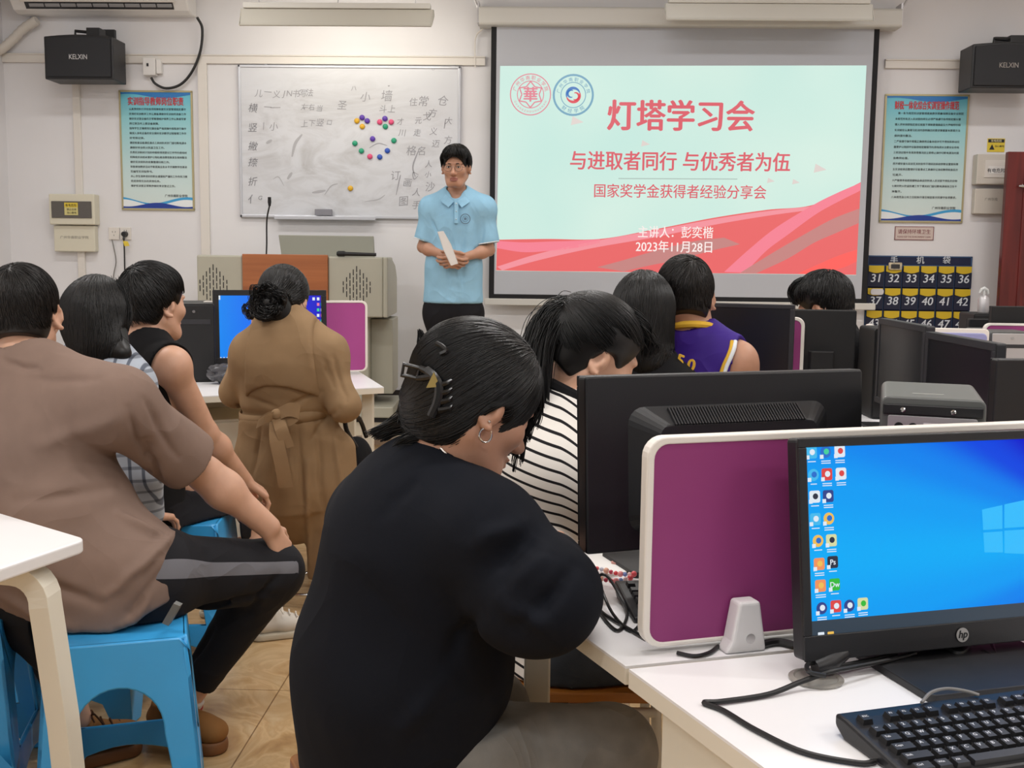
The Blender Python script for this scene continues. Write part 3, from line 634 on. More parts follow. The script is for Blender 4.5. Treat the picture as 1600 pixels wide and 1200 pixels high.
# ------------------------------------------------------------------ phone pockets, signs beside the screen
a = at(1355, 399, WY); c = at(1519, 399, WY); PW = c[0]-a[0]
po = thing('phone_organizer', 'navy hanging phone pocket organizer with numbered yellow-edged pockets', 'phone organizer', (a[0], WY, a[2]))
RH = 34.6/SW; HH = 14/SW
MB().box((0, -0.008, -HH-4*RH), (PW, 0, 0)).build('backing', mat('navy_cloth', (26, 34, 66), 0.8), po)
f = MB()
for z in (0, -HH): f.box((0, -0.011, z-0.008), (PW, 0, z))
for x in (0, PW-0.01): f.box((x, -0.011, -HH-4*RH), (x+0.01, 0, 0))
f.build('edging', mat('blue_binding', (52, 84, 124), 0.7), po)
k = MB()
for s, px in (('手', 1396), ('机', 1437), ('袋', 1478)):
    q = at(px, 411, WY); put_text(k, s, q[0]-a[0], q[2]-a[2], 0.055, 0.012, 'CENTER', z=0.0115)
k.build('title', mat('pale_print', (206, 212, 220), 0.6), po)
CWd = PW/6; M_NAVY = mat('navy_pocket', (20, 26, 52), 0.7); M_FLAP = mat('yellow_pocket_edge', (206, 176, 34), 0.6); M_NUM = mat('pale_print', (206, 212, 220), 0.6); M_BIND = mat('blue_binding', (52, 84, 124), 0.7)
for r_ in range(4):
    for c_ in range(6):
        x0, z0 = c_*CWd, -HH-r_*RH
        p = MB(); p.box((x0+0.004, -0.026, z0-RH+0.004), (x0+CWd-0.004, -0.006, z0-0.05)); p.box((x0, -0.014, z0-RH), (x0+0.004, -0.006, z0), 2)
        put_text(p, str(31+6*r_+c_), x0+CWd/2, z0-RH*0.76, 0.078, 0.014, 'CENTER', 1, z=0.0265, skew=0.12)
        po_ = p.build('pocket', [M_NAVY, M_NUM, M_BIND], po)
        q = MB(); n = 8; xs = [x0+0.008+(CWd-0.016)*i/n for i in range(n+1)]
        up = [(x, z0-0.006) for x in xs]; lo = [(x, z0-0.045-0.012*math.sin(PI*i/n)) for i, x in enumerate(xs)]
        band(q, up, lo, 0.030, 0); band(q, up, lo, 0.022, 0); q.build('flap', M_FLAP, po_)
q = at(1368, 456, WY); o = MB().prism(rrect(-0.045, -0.02, 0.045, 0.022, 0.018), -0.04, -0.031, axis='y').build('phone', mat('pale_phone', (206, 204, 206), 0.4), None, bevel=0.002); o.location = (q[0], WY, q[2]); setp(o, 'pale phone tucked in the top of pocket 37', 'phone', 'phones in the pockets')
q = at(1396, 417, WY); o = MB().prism(rrect(-0.045, -0.02, 0.045, 0.03, 0.008), -0.042, -0.032, axis='y').prism(rrect(-0.03, -0.012, 0.03, 0.018, 0.004), -0.0435, -0.0415, axis='y', mi=1).build('phone', [mat('foil_phone', (188, 176, 150), 0.35, noise=0.4, nscale=40), M_DARKG], None, bevel=0.002); o.location = (q[0], WY, q[2]); setp(o, 'patterned phone in the top of pocket 32', 'phone', 'phones in the pockets')
sg = wthing('hygiene_sign', 'small pale sign with red lettering above the phone pockets', 'sign', 1428, 364.5)
MB().box((-0.132, -0.006, -0.046), (0.132, 0, 0.046)).build('plate', mat('sign_pale', (206, 190, 182), 0.5), sg)
k = MB()
for lo, hi in (((-0.132, -0.0075, -0.046), (0.132, -0.005, -0.042)), ((-0.132, -0.0075, 0.042), (0.132, -0.005, 0.046)), ((-0.132, -0.0075, -0.046), (-0.128, -0.005, 0.046)), ((0.128, -0.0075, -0.046), (0.132, -0.005, 0.046))): k.box(lo, hi)
put_text(k, '请保持环境卫生', 0, -0.002, 0.034, 0.012, 'CENTER', z=0.0065, fit=0.22); put_text(k, 'PLEASE KEEP THE ENVIRONMENT CLEAN', 0, -0.03, 0.016, 0.01, 'CENTER', z=0.0065, fit=0.225)
k.build('lettering', mat('maroon_print', (122, 52, 60), 0.6), sg)
ys = wthing('warning_sign', 'small yellow electrical warning sign above the fuse box by the door', 'sign', 1556, 227)
k = MB(); k.box((-0.058, -0.004, -0.045), (0.058, 0, 0.045)); k.box((-0.054, -0.0045, 0.018), (0.054, -0.0038, 0.04), 1)
k.add([(-0.045, -0.0047, -0.03), (-0.009, -0.0047, -0.03), (-0.027, -0.0047, 0.006)], [(0, 1, 2)], 1)
put_text(k, '当心触电', 0.022, -0.012, 0.016, 0.01, 'CENTER', 1, z=0.0047); put_text(k, '有电危险', 0, 0.023, 0.018, 0.01, 'CENTER', 2, z=0.005); k.build('plate', [M_YELLOW, M_INK, mat('cream_print', (226, 216, 170), .6)], ys)
f2 = wthing('fuse_box', 'grey-white fuse box half hidden by the red door', 'fuse box', 1548, 266)
MB().box((-0.125, -0.085, -0.10), (0.2, 0, 0.1)).build('case', mat('grey_ivory_case', (206, 200, 190), 0.5), f2, bevel=0.006)
w_ = MB(); w_.box((-0.075, -0.09, -0.055), (0.15, -0.083, 0.06), 0); w_.box((-0.05, -0.092, -0.03), (0.12, -0.089, 0.02), 1); put_text(w_, '有电危险', 0.0, -0.02, 0.03, 0.012, 'CENTER', 2, z=0.0925); w_.build('window', [M_TRIM, M_PAPER, M_INK], f2)
f3 = wthing('junction_cover', 'grey-white cover box half behind the edge of the red door', 'cover box', 1548, 314)
MB().box((-0.13, -0.055, -0.09), (0.2, 0, 0.08)).build('cover', mat('grey_ivory_case', (206, 200, 190), 0.5), f3, bevel=0.006)
k = MB(); put_text(k, '广州华南', -0.02, 0.0, 0.022, 0.004, 'CENTER', z=0.056); k.build('lettering', mat('grey_print', (130, 126, 118), 0.6), f3)
# ------------------------------------------------------------------ computer furniture
def line_panel(mb, p, q, z0, z1, th, mi=0):
    p, q = np.array(p[:2], float), np.array(q[:2], float); d = (q-p)/np.linalg.norm(q-p); n = np.array([-d[1], d[0]])*th/2
    mb.prism([tuple(p-n), tuple(q-n), tuple(q+n), tuple(p+n)], z0, z1, mi)

def desk(name, label, poly, legs, panels, group='white computer desks', z=0.75, th=0.028, rounded=0.0):
    c = np.mean(np.array(poly), 0); t = thing(name, label, 'desk', (c[0], c[1], 0), 0, group)
    P = [(p[0]-c[0], p[1]-c[1]) for p in poly]
    b = MB(); b.prism(P, z-0.004, z, 0); b.prism(P, z-th, z-0.004, 1)
    b.build('worktop', [M_DESK, M_DESKEDGE], t)
    for (x, y, s) in legs:
        MB().box((x-c[0]-s/2, y-c[1]-s/2, 0), (x-c[0]+s/2, y-c[1]+s/2, z-th)).build('leg', M_DESKLEG, t, bevel=0.004)
    for (p, q, z0) in panels:
        b = MB(); line_panel(b, np.array(p)-c, np.array(q)-c, z0, z-th, 0.02); b.build('panel', M_DESKLEG, t, bevel=0.002)
    return t

AN = math.radians(18.0)
EX, EY = np.array([math.cos(AN), math.sin(AN)]), np.array([-math.sin(AN), math.cos(AN)])
P1 = np.array([0.128, 1.502])
LE = nrm((0.147, -0.327))           # the cut left edge of the near desks, towards the camera
desk('computer_desk', 'white computer desk under the lit blue monitor and black keyboard', [tuple(P1), tuple(P1+LE*0.66), tuple(P1+LE*0.66+EX*1.25), tuple(P1+EX*1.42)],
     [(1.45, 1.62, 0.05)], [(P1+LE*0.05+EX*0.035, P1+LE*0.24+EX*0.035, 0.0)])
Q1 = P1-LE*0.006
desk('computer_desk', 'white computer desk behind the near purple divider', [tuple(Q1+EY*0.005), (-0.05, 1.89), (-0.03, 2.10), (1.22, 2.50), tuple(Q1+EY*0.005+EX*1.42)],
     [(-0.004, 2.02, 0.05), (1.15, 2.4, 0.05)], [])

def divider(name, label, p, ang, Lg, z0, z1, m, clip=None, group='desk dividers', r=0.03):
    t = thing(name, label, 'divider', (p[0], p[1], z0), ang, group)
    b = MB(); b.prism(rrect(0.012, 0.0, Lg-0.012, z1-z0-0.010, r*0.7, corners=(1, 1, 1, 1)), -0.008, 0.008, axis='y'); b.build('panel', m, t)
    o_, i_ = rrect(0, -0.002, Lg, z1-z0, r, 6), rrect(0.012, 0.005, Lg-0.012, z1-z0-0.011, r*0.75, 6)
    b = MB(); n = len(o_)
    vs = [(x, -0.011, z) for x, z in o_]+[(x, -0.011, z) for x, z in i_]+[(x, 0.011, z) for x, z in o_]+[(x, 0.011, z) for x, z in i_]; fs = []
    for i in range(n):
        j = (i+1) % n; fs += [(i, j, n+j, n+i), (2*n+i, 3*n+i, 3*n+j, 2*n+j), (i, 2*n+i, 2*n+j, j), (n+i, n+j, 3*n+j, 3*n+i)]
    b.add(vs, fs); b.build('rim', M_RIM, t, bevel=0.0025)
    for cx in clip or ():
        zz = 0.75-z0
        b = MB(); b.prism([(cx-0.034, zz+0.0005), (cx+0.034, zz+0.0005), (cx+0.031, zz+0.02), (cx+0.021, zz+0.078), (cx-0.014, zz+0.078), (cx-0.024, zz+0.02)], -0.042, -0.0115, axis='y')
        o = b.build('clamp', mat('white_clamp', (226, 224, 224), 0.35), t, bevel=0.005, seg=3)
        MB().lathe([(0.0075, 0), (0.0075, 0.0015)], n=14).build('clamp_screw', M_CHROME, o, M=np.array([[1, 0, 0], [0, 0, -1.0], [0, 1, 0]]), c=(cx+0.006, -0.0415, zz+0.022))
    return t
divider('desk_divider', 'purple desk divider with white rim beside the lit blue monitor', (0.148, 1.565), math.radians(19.0), 1.25, 0.762, 1.076, M_PURPLE, clip=(0.155, 1.05))

def monitor(name, label, base, ang, w, h, z0, screen, tilt=0.0, group=None, bez=0.018, chin=0.018, thick=0.035, stand=(0.24, 0.18), back=False, shell=M_BLACKP, zd=0.75, sside=1):
    """screen faces local -y; origin on the desk under the panel"""
    t = thing(name, label, 'monitor', (base[0], base[1], zd), ang, group)
    ct, st = math.cos(tilt), math.sin(tilt); R = np.array([[1, 0, 0], [0, ct, -st], [0, st, ct]]).T if False else np.array([[1, 0, 0], [0, ct, st], [0, -st, ct]])
    zo = z0-zd; C = (0, 0, zo)
    def B(): return MB()
    b = B(); hw = w/2
    b.prism(rrect(-hw, 0, hw, h, 0.006, 3), -thick*0.5, thick*0.35, axis='y', M=R, c=C); b.build('casing', shell, t, bevel=0.004)
    b = B()
    for lo, hi in (((-hw, -thick*0.5-0.004, 0), (hw, -thick*0.5, chin)), ((-hw, -thick*0.5-0.004, h-bez), (hw, -thick*0.5, h)), ((-hw, -thick*0.5-0.004, chin), (-hw+bez, -thick*0.5, h-bez)), ((hw-bez, -thick*0.5-0.004, chin), (hw, -thick*0.5, h-bez))):
        b.box(lo, hi, M=R, c=C)
    b.build('bezel', shell, t, bevel=0.0015)
    b = B(); b.box((-hw+bez, -thick*0.5-0.0012, chin), (hw-bez, -thick*0.5-0.0002, h-bez), M=R, c=C); scr = b.build('screen', screen, t)
    if back:
        b = B(); n = 14
        lo_ = rrect(-hw*0.72, 0.03, hw*0.72, h*0.82, 0.03); hi_ = rrect(-hw*0.56, 0.05, hw*0.56, h*0.72, 0.02); m_ = len(lo_)
        vs = [R@np.array((x, thick*0.34, z))+C for x, z in lo_]+[R@np.array((x, thick*0.35+0.035, z))+C for x, z in hi_]
        b.add(vs, [tuple(range(m_, 2*m_))]+[(i, (i+1) % m_, (i+1) % m_+m_, i+m_) for i in range(m_)]); b.build('back_bulge', shell, t, bevel=0.006)
        b = B()
        for k in range(46):
            x = -hw*0.46+hw*0.92*k/45
            b.add([R@np.array(q)+C for q in ((x-0.0014, thick*0.35+0.0345, h*0.715), (x+0.0014, thick*0.35+0.0345, h*0.715), (x+0.0014, thick*0.35+0.006, h*0.80), (x-0.0014, thick*0.35+0.006, h*0.80), (x-0.0014, thick*0.35+0.040, h*0.725), (x+0.0014, thick*0.35+0.040, h*0.725), (x+0.0014, thick*0.35+0.011, h*0.815), (x-0.0014, thick*0.35+0.011, h*0.815))],
                  [(3, 2, 1, 0), (4, 5, 6, 7), (0, 1, 5, 4), (1, 2, 6, 5), (2, 3, 7, 6), (3, 0, 4, 7)])
        b.build('vent_slats', mat('vent_grey', (40, 40, 43), 0.35), t)
    if stand:
        ny = thick*0.35 if sside > 0 else -0.19
        b = B(); b.prism([(-0.045, ny), (0.045, ny), (0.04, ny+0.035), (-0.04, ny+0.035)], 0.012, zo+h*0.55)
        if sside < 0: b.box((-0.03, ny+0.03, zo+h*0.4), (0.03, -thick*0.55, zo+h*0.5))
        b.build('stand_neck', M_BLACKM, t, bevel=0.003)
        b = B(); by = (-stand[1]*0.62, stand[1]*0.5) if sside > 0 else (-0.27, -0.12); b.prism(rrect(-stand[0]/2, by[0], stand[0]/2, by[1], 0.012), 0.0, 0.012); b.build('stand_base', mat('dusty_black_base', (30, 30, 32), 0.5, noise=0.2, nscale=30), t, bevel=0.002)
    def loc(px, py):
        """pixel of the photograph -> (u, v) on the screen plane"""
        Z = rotz(ang); o = np.array([base[0], base[1], zd])+Z@(R@np.array([0, -thick*0.5, 0])+C); n = Z@(R@np.array([0, -1.0, 0]))
        d = (px-800)/FPX*c_r-(py-600)/FPX*c_u+c_f; k = np.dot(o-CAM, n)/np.dot(d, n); q = (R.T@(Z.T@(CAM+d*k-np.array([base[0], base[1], zd]))-C)); return q[0], q[2]
    fr = (R@np.array([0, -thick*0.5-0.0013, 0])+C, R@np.array([1.0, 0, 0]), R@np.array([0, 0, 1.0]), R@np.array([0, -1.0, 0]))
    return t, scr, loc, fr

def fan_screen(name, xr, zc, k, stops):
    """blue desktop picture: light fanning out from a point of the screen"""
    m = bpy.data.materials.new(name); m.use_nodes = True; nt = m.node_tree; b = nt.nodes['Principled BSDF']
    tc = nt.nodes.new('ShaderNodeTexCoord'); sp = nt.nodes.new('ShaderNodeSeparateXYZ'); nt.links.new(tc.outputs['Object'], sp.inputs[0])
    def M_(op, a, b_):
        n = nt.nodes.new('ShaderNodeMath'); n.operation = op
        for i, q in enumerate((a, b_)):
            if hasattr(q, 'links') or not isinstance(q, (int, float)): nt.links.new(q, n.inputs[i])
            else: n.inputs[i].default_value = q
        return n.outputs[0]
    dz = M_('ABSOLUTE', M_('SUBTRACT', sp.outputs[2], zc), 0.0)
    dx = M_('ADD', M_('ABSOLUTE', M_('SUBTRACT', sp.outputs[0], xr), 0.0), 0.06)
    f = M_('MULTIPLY', M_('DIVIDE', dz, dx), k)
    r = nt.nodes.new('ShaderNodeValToRGB'); nt.links.new(f, r.inputs['Fac']); r.color_ramp.interpolation = 'EASE'
    while len(r.color_ramp.elements) < len(stops): r.color_ramp.elements.new(0.5)
    for e, (p, c) in zip(r.color_ramp.elements, stops): e.position = p; e.color = lin(c)+(1,)
    b.inputs['Base Color'].default_value = (0.01, 0.01, 0.012, 1); b.inputs['Roughness'].default_value = 0.3; b.inputs['Specular IOR Level'].default_value = 0.08
    nt.links.new(r.outputs[0], b.inputs['Emission Color']); b.inputs['Emission Strength'].default_value = 0.92
    return m

# --- the lit monitor in front
hm, hs, hloc, hfr = monitor('monitor', 'black monitor showing a bright blue desktop with icons, near corner', (0.607, 1.570), math.radians(17.5), 0.51, 0.312, 0.773,
    fan_screen('blue_desktop', 0.24, 0.165, 1.1, [(0.0, (0, 176, 255)), (0.22, (0, 162, 252)), (0.40, (0, 136, 246)), (0.66, (0, 72, 232)), (1.0, (4, 20, 208))]), tilt=math.radians(8), bez=0.013, chin=0.036, stand=(0.27, 0.22), group='computer monitors')
sc = MB()
def uv(px, py): return np.array(hloc(px, py))
def quad(pts, mi, z=0.0004): flat_poly(sc, [uv(*p) for p in pts], z, mi, hfr)
quad([(1533, 796), (1565, 789), (1565, 826), (1535, 828)], 0); quad([(1568, 788), (1615, 778), (1615, 822), (1568, 825)], 0)
quad([(1535, 832), (1565, 830), (1566, 863), (1537, 863)], 0); quad([(1568, 829), (1615, 826), (1615, 866), (1568, 864)], 0)
x0, x1 = -0.51/2+0.013, 0.51/2-0.013
flat_poly(sc, [(x0, 0.036), (x1, 0.036), (x1, 0.056), (x0, 0.056)], 0.0004, 1, hfr)
wm, ws = MB(), []
def icon(px, py, ca, cb=None, lab=10, shape='r', letters=None):
    q = uv(px, py); s = 0.0085
    p = arc(q, s, 0, 360, 18)[:-1] if shape == 'o' else [(q[0]+a_, q[1]+b_) for a_, b_ in rrect(-s, -s, s, s, 0.003)]
    flat_poly(sc, p, 0.0005, ca, hfr)
    if cb is not None:
        p = arc(q+[0.001, 0.0005], s*0.5, 0, 360, 14)[:-1]; flat_poly(sc, p, 0.0007, cb, hfr)
    if letters: put_text(sc, letters, q[0], q[1]-0.0035, 0.0105, 0.02, 'CENTER', 2, z=0.0009, frame=hfr)
    for k in range(2): flat_poly(sc, [(q[0]-0.001*lab/1.6, q[1]-0.0135-k*0.003), (q[0]+0.001*lab/1.6, q[1]-0.0135-k*0.003), (q[0]+0.001*lab/1.6, q[1]-0.0122-k*0.003), (q[0]-0.001*lab/1.6, q[1]-0.0122-k*0.003)], 0.0005, 2, hfr) if k == 0 or lab > 10 else None
    flat_poly(sc, [(q[0]-s-0.001, q[1]-s-0.001), (q[0]-s*0.45, q[1]-s-0.001), (q[0]-s*0.45, q[1]-s*0.45), (q[0]-s-0.001, q[1]-s*0.45)], 0.0008, 2, hfr)
for a in ((1267, 707, 3, 2), (1289, 706, 4, 5, 12, 'o'), (1311, 705, 2, 6, 12), (1270, 742, 3, 4, 8, 'o'), (1291, 741, 6, 2, 12), (1313, 740, 2, 6, 12), (1272, 776, 2, 7), (1293, 775, 8, 2, 12), (1273, 811, 3, 2), (1294, 810, 9, 4, 12, 'o'), (1277, 845, 9, 4, 10, 'o'), (1298, 844, 10, 7, 12), (1279, 881, 11, 9, 12), (1300, 878, 7, None, 10, 'r', 'Ps'), (1281, 915, 11, 9, 13), (1303, 913, 12, None, 10, 'r', 'Dw'), (1283, 950, 8, 2, 12, 'o'), (1305, 947, 6, 2, 10), (1326, 946, 8, 2, 13, 'o'), (1347, 943, 10, 12, 12)):
    icon(*a)
for px, py, mi in ((1282, 993, 2), (1297, 992, 9)):
    q = uv(px, py); flat_poly(sc, [(q[0]+a_, q[1]+b_) for a_, b_ in rrect(-0.005, -0.005, 0.005, 0.005, 0.001)], 0.0006, mi, hfr)
sc.build('desktop_graphics', [glow('logo_cyan', (30, 188, 255), .95), glow('taskbar_slate', (38, 56, 72), .9), glow('icon_white', (226, 236, 246), .95), glow('icon_cyan', (60, 190, 245), .9), glow('icon_blue', (20, 110, 210), .9), glow('icon_teal', (60, 214, 160), .9), glow('icon_red', (226, 64, 64), .9), glow('icon_dark', (24, 34, 60), .9), glow('icon_navy', (34, 60, 140), .9), glow('icon_amber', (246, 196, 84), .9), glow('icon_cream', (222, 226, 170), .9), glow('icon_orange', (248, 150, 90), .9), glow('icon_green', (40, 190, 50), .9)], hs)
lg = MB(); q = np.array([0.002, 0.018]); ring2(lg, q, 0.0, 0.0105, 0.0045, 0, hfr, 28); put_text(lg, 'hp', q[0], q[1]-0.004, 0.0155, 0.03, 'CENTER', 1, z=0.0048, frame=hfr, skew=0.25); lg.build('logo', [mat('logo_silver', (168, 166, 164), 0.35, 0.5), M_BLACKM], hm)

# --- keyboard with single keys
def keyboard(label, p, ang, nkeys=True, legends=True, W=0.445):
    t = thing('keyboard', label, 'keyboard', (p[0], p[1], 0.75), ang, 'black keyboards')
    D = 0.15
    b = MB(); b.prism([(-D, 0.0), (-D, 0.010), (-0.02, 0.027), (0, 0.027), (0, 0.012), (-0.02, 0.0)], 0, W, axis='x'); b.build('case', M_BLACKP, t, bevel=0.004)
    rows = [('ESC', 'F1', 'F2', 'F3', 'F4', 'F5', 'F6', 'F7', 'F8', 'F9', 'F10', 'F11', 'F12'), ('~', '1', '2', '3', '4', '5', '6', '7', '8', '9', '0', '-', '=', 'Back'), ('Tab', 'Q', 'W', 'E', 'R', 'T', 'Y', 'U', 'I', 'O', 'P', '[', ']', '\\'),
            ('Caps', 'A', 'S', 'D', 'F', 'G', 'H', 'J', 'K', 'L', ';', "'", 'Enter'), ('Shift', 'Z', 'X', 'C', 'V', 'B', 'N', 'M', ',', '.', '/', 'Shift'), ('Ctrl', 'Win', 'Alt', '', 'Alt', 'Fn', 'Ctrl')]
    wid = [(1.0,)*13, (1,)*13+(2,), (1.5,)+(1,)*12+(1.5,), (1.75,)+(1,)*11+(2.25,), (2.25,)+(1,)*10+(2.75,), (1.5, 1.25, 1.25, 6, 1.25, 1.25, 1.5)]
    U = 0.019; sl = math.atan2(0.017, 0.13); cs, sn = math.cos(sl), math.sin(sl)
    Rk = np.array([[1, 0, 0], [0, cs, -sn], [0, sn, cs]])
    for r, (ks, ws_) in enumerate(zip(rows, wid)):
        x = 0.014; yb = -0.022-(0.006 if r else 0.0)-r*0.0195
        zc = 0.0262+(yb+0.02)*math.tan(sl)
        for i, (s, wd) in enumerate(zip(ks, ws_)):
            if r == 0 and i in (1, 5, 9): x += U*0.5 if i > 1 else U
            w_ = U*wd-0.003; a = np.array([x, yb, zc])
            if x+U*wd < W:
                k = MB(); zt_ = 0.0075
                vs = [(0, -0.016, -0.002), (w_, -0.016, -0.002), (w_, 0, -0.002), (0, 0, -0.002), (0.0022, -0.0142, zt_), (w_-0.0022, -0.0142, zt_), (w_-0.0022, -0.0016, zt_), (0.0022, -0.0016, zt_)]
                k.add([Rk@np.array(q)+a for q in vs], [(4, 5, 6, 7), (0, 1, 5, 4), (1, 2, 6, 5), (2, 3, 7, 6), (3, 0, 4, 7)])
                if legends and s:
                    put_text(k, s, 0, 0, 0.0072 if len(s) < 2 else 0.005, 0.03, 'LEFT', 1, z=0.0, frame=(Rk@np.array([0.0045, -0.0085, zt_+0.0002])+a, (1, 0, 0), Rk@np.array([0, 1.0, 0]), Rk@np.array([0, 0, 1.0])))
                k.build('key', [mat('key_black', (26, 26, 28), 0.45), mat('key_legend', (206, 208, 212), 0.5)], t)
            x += U*wd
    return t
keyboard('black keyboard in front of the lit blue monitor', (0.366, 1.302), math.radians(19), True, True)

# --- cables and grommet on the near desk
def cable(label, pts, r, name='cable', m=M_CABLE, n=8, group=None):
    o = MB().tube(smooth_path(pts, 8), r, n).build(name, m, None, smooth=True); return setp(o, label, 'cable', group)
def dk(px, py, h=0.0): return on(px, py, 0.75+h)
gx = dk(1275, 1062)
g = thing('cable_grommet', 'clear plastic cable grommet in the desk by the lit monitor', 'grommet', (gx[0], gx[1], 0.75))
MB().lathe([(0.030, 0.0005), (0.037, 0.0005), (0.038, 0.003), (0.031, 0.005), (0.029, 0.003)], n=30).build('ring', mat('clear_grommet', (196, 192, 184), 0.2, trans=0.5), g, smooth=True)
MB().lathe([(0.0, 0.0004), (0.029, 0.0004), (0.029, 0.001), (0.0, 0.001)], n=30).build('hole', M_BLACKM, g)
gp = thing('power_plug', 'black plug lying over the clear grommet under the monitor', 'plug', (gx[0]+0.016, gx[1]+0.008, 0.755))
MB().tube([(-0.018, -0.006, 0.012), (0.006, 0.004, 0.016), (0.03, 0.016, 0.026)], [0.011, 0.014, 0.009], 10).build('body', M_BLACKP, gp, smooth=True)
MB().cbox((-0.003, 0.03, 0.035), (0.012, 0.012, 0.03)).build('metal_sleeve', mat('copper_sleeve', (196, 120, 96), 0.35, 0.5), gp, bevel=0.002)
cable('black cord looping to the desk edge from under the keyboard', [dk(1368, 1190, .004), dk(1340, 1192, .004), dk(1255, 1175, .004), dk(1180, 1140, .004), dk(1130, 1110, .004), dk(1100, 1098, .004), dk(1128, 1096, .005), dk(1200, 1085, .005), dk(1250, 1066, .012), dk(1296, 1050, .022), dk(1335, 1042, .020), dk(1385, 1032, .016), dk(1430, 1020, .015)], 0.0036)
cable('short black cord rising from the grommet under the monitor', [dk(1290, 1056, .02), dk(1264, 1050, .024), dk(1262, 1038, .024), dk(1276, 1036, .022), dk(1310, 1040, .018), dk(1345, 1034, .016), dk(1400, 1022, .015)], 0.0034)
cable('black cables running behind the lit monitor along the divider', [dk(1180, 1010, .006), dk(1215, 1003, .006), dk(1260, 1010, .006), dk(1330, 1000, .006), dk(1420, 985, .006)], 0.0065)
cable('black cord passing under the divider near its clamp', [dk(1058, 1020, .004), dk(1085, 1025, .004), dk(1108, 1020, .004), dk(1122, 1010, .004)], 0.0032)
cable('black cord bundle coiled right of the monitor stand', [dk(1478, 1012, .014), dk(1498, 1020, .012), dk(1512, 1008, .012), dk(1515, 992, .010)], 0.0055)
cable('thin black cord coiled on the desk right of the monitor', [dk(1512, 1020, .006), dk(1540, 1010, .006), dk(1592, 1014, .006), dk(1602, 1028, .006), dk(1560, 1030, .008), dk(1535, 1018, .01), dk(1545, 1036, .006), dk(1590, 1046, .006), dk(1650, 1030, .006), dk(1700, 1000, .006)], 0.0032)
cable('black cord hanging down right of the screen logo', [dk(1549, 992, .012), dk(1549, 1005, .010), dk(1556, 1024, .008), dk(1562, 1040, .006), dk(1545, 1030, .006), dk(1520, 1030, .006)], 0.0042)
cable('thin grey cord arched behind the top of the near keyboard', [dk(1440, 1098, .03), dk(1455, 1082, .034), dk(1480, 1076, .034), dk(1510, 1080, .032), dk(1530, 1086, .03)], 0.0022, m=mat('grey_cord', (120, 118, 116), 0.5))

# --- on the desk behind the divider
mb_, ms_, _, _ = monitor('monitor', 'large black monitor seen from its vented back, behind the purple divider', (0.325, 1.875), math.radians(21)+PI, 0.545, 0.297, 0.842, M_SCREENOFF, tilt=math.radians(-4), back=True, group='computer monitors', thick=0.04, sside=-1)
keyboard('black keyboard under the back of the large monitor', (0.128, 1.845), math.radians(9), True, False, 0.385)
nb = thing('notebook', 'open white notebook beside the navy elbow on the desk', 'notebook', (*dk(950, 888)[:2], 0.75), math.radians(28))
MB().box((-0.06, -0.05, 0.0008), (0.075, 0.075, 0.006)).build('pages', M_PAPER, nb, bevel=0.001)
MB().box((-0.063, -0.053, 0.0), (0.078, 0.078, 0.001)).build('cover', mat('pale_cover', (224, 216, 208), 0.6), nb)
BC = [(214, 66, 74), (236, 150, 150), (118, 140, 196), (236, 196, 190), (226, 90, 96), (206, 206, 220), (232, 176, 150), (190, 60, 84)]
for s, (pa, pb, lab) in enumerate((((905, 898), (990, 906), 'upper string of pink and blue beads on the white notebook'), ((915, 915), (985, 915), 'lower string of red and white beads on the white notebook'))):
    bt = thing('bead_string', lab, 'beads', (*dk(*pa)[:2], 0.7565), 0, 'bead strings on the notebook')
    p, q = dk(*pa), dk(*pb); n = 13 - s*3
    for k in range(n):
        f = k/(n-1); l_ = (p*(1-f)+q*f)-np.array([p[0], p[1], 0.75]); l_[1] += 0.012*math.sin(f*6+s); l_[2] = 0.0055
        MB().ball(l_, 0.0042 if k % 3 else 0.0056, 10, 6).build('bead', mat('bead_%d' % ((k+s*3) % 8), BC[(k+s*3) % 8], 0.3), bt, smooth=True)
    MB().tube([(p*(1-f)+q*f)-np.array([p[0], p[1], 0.75])+[0, 0.012*math.sin(f*6+s), 0.0055] for f in np.linspace(0, 1, 14)], 0.001, 5).build('thread', M_PAPER, bt)
ph = dk(985, 885); o = MB().prism(rrect(-0.036, -0.06, 0.036, 0.06, 0.008), 0.0005, 0.009).prism(rrect(-0.033, -0.056, 0.033, 0.056, 0.006), 0.009, 0.0095, 1).build('phone', [mat('pink_phone_case', (206, 150, 140), 0.4), M_SCREENOFF], None, bevel=0.0015)
o.location = (ph[0]+0.03, ph[1], 0.75); o.rotation_euler = (0, 0, 1.1); setp(o, 'pink-cased phone lying dark beside the bead strings', 'phone')
cable('black keyboard cord looped on the desk left of the divider', [dk(1040, 960, .006), dk(1003, 975, .004), dk(985, 985, .004), dk(955, 955, .01), dk(936, 905, .035), dk(948, 900, .04), dk(968, 930, .02), dk(980, 960, .006), dk(965, 985, .004), dk(940, 960, .004), dk(930, 930, .012)], 0.0026)
cable('black cord trailing from the keyboard to the divider end', [dk(925, 940, .01), dk(945, 960, .004), dk(975, 978, .004), dk(1010, 998, .004)], 0.0028)

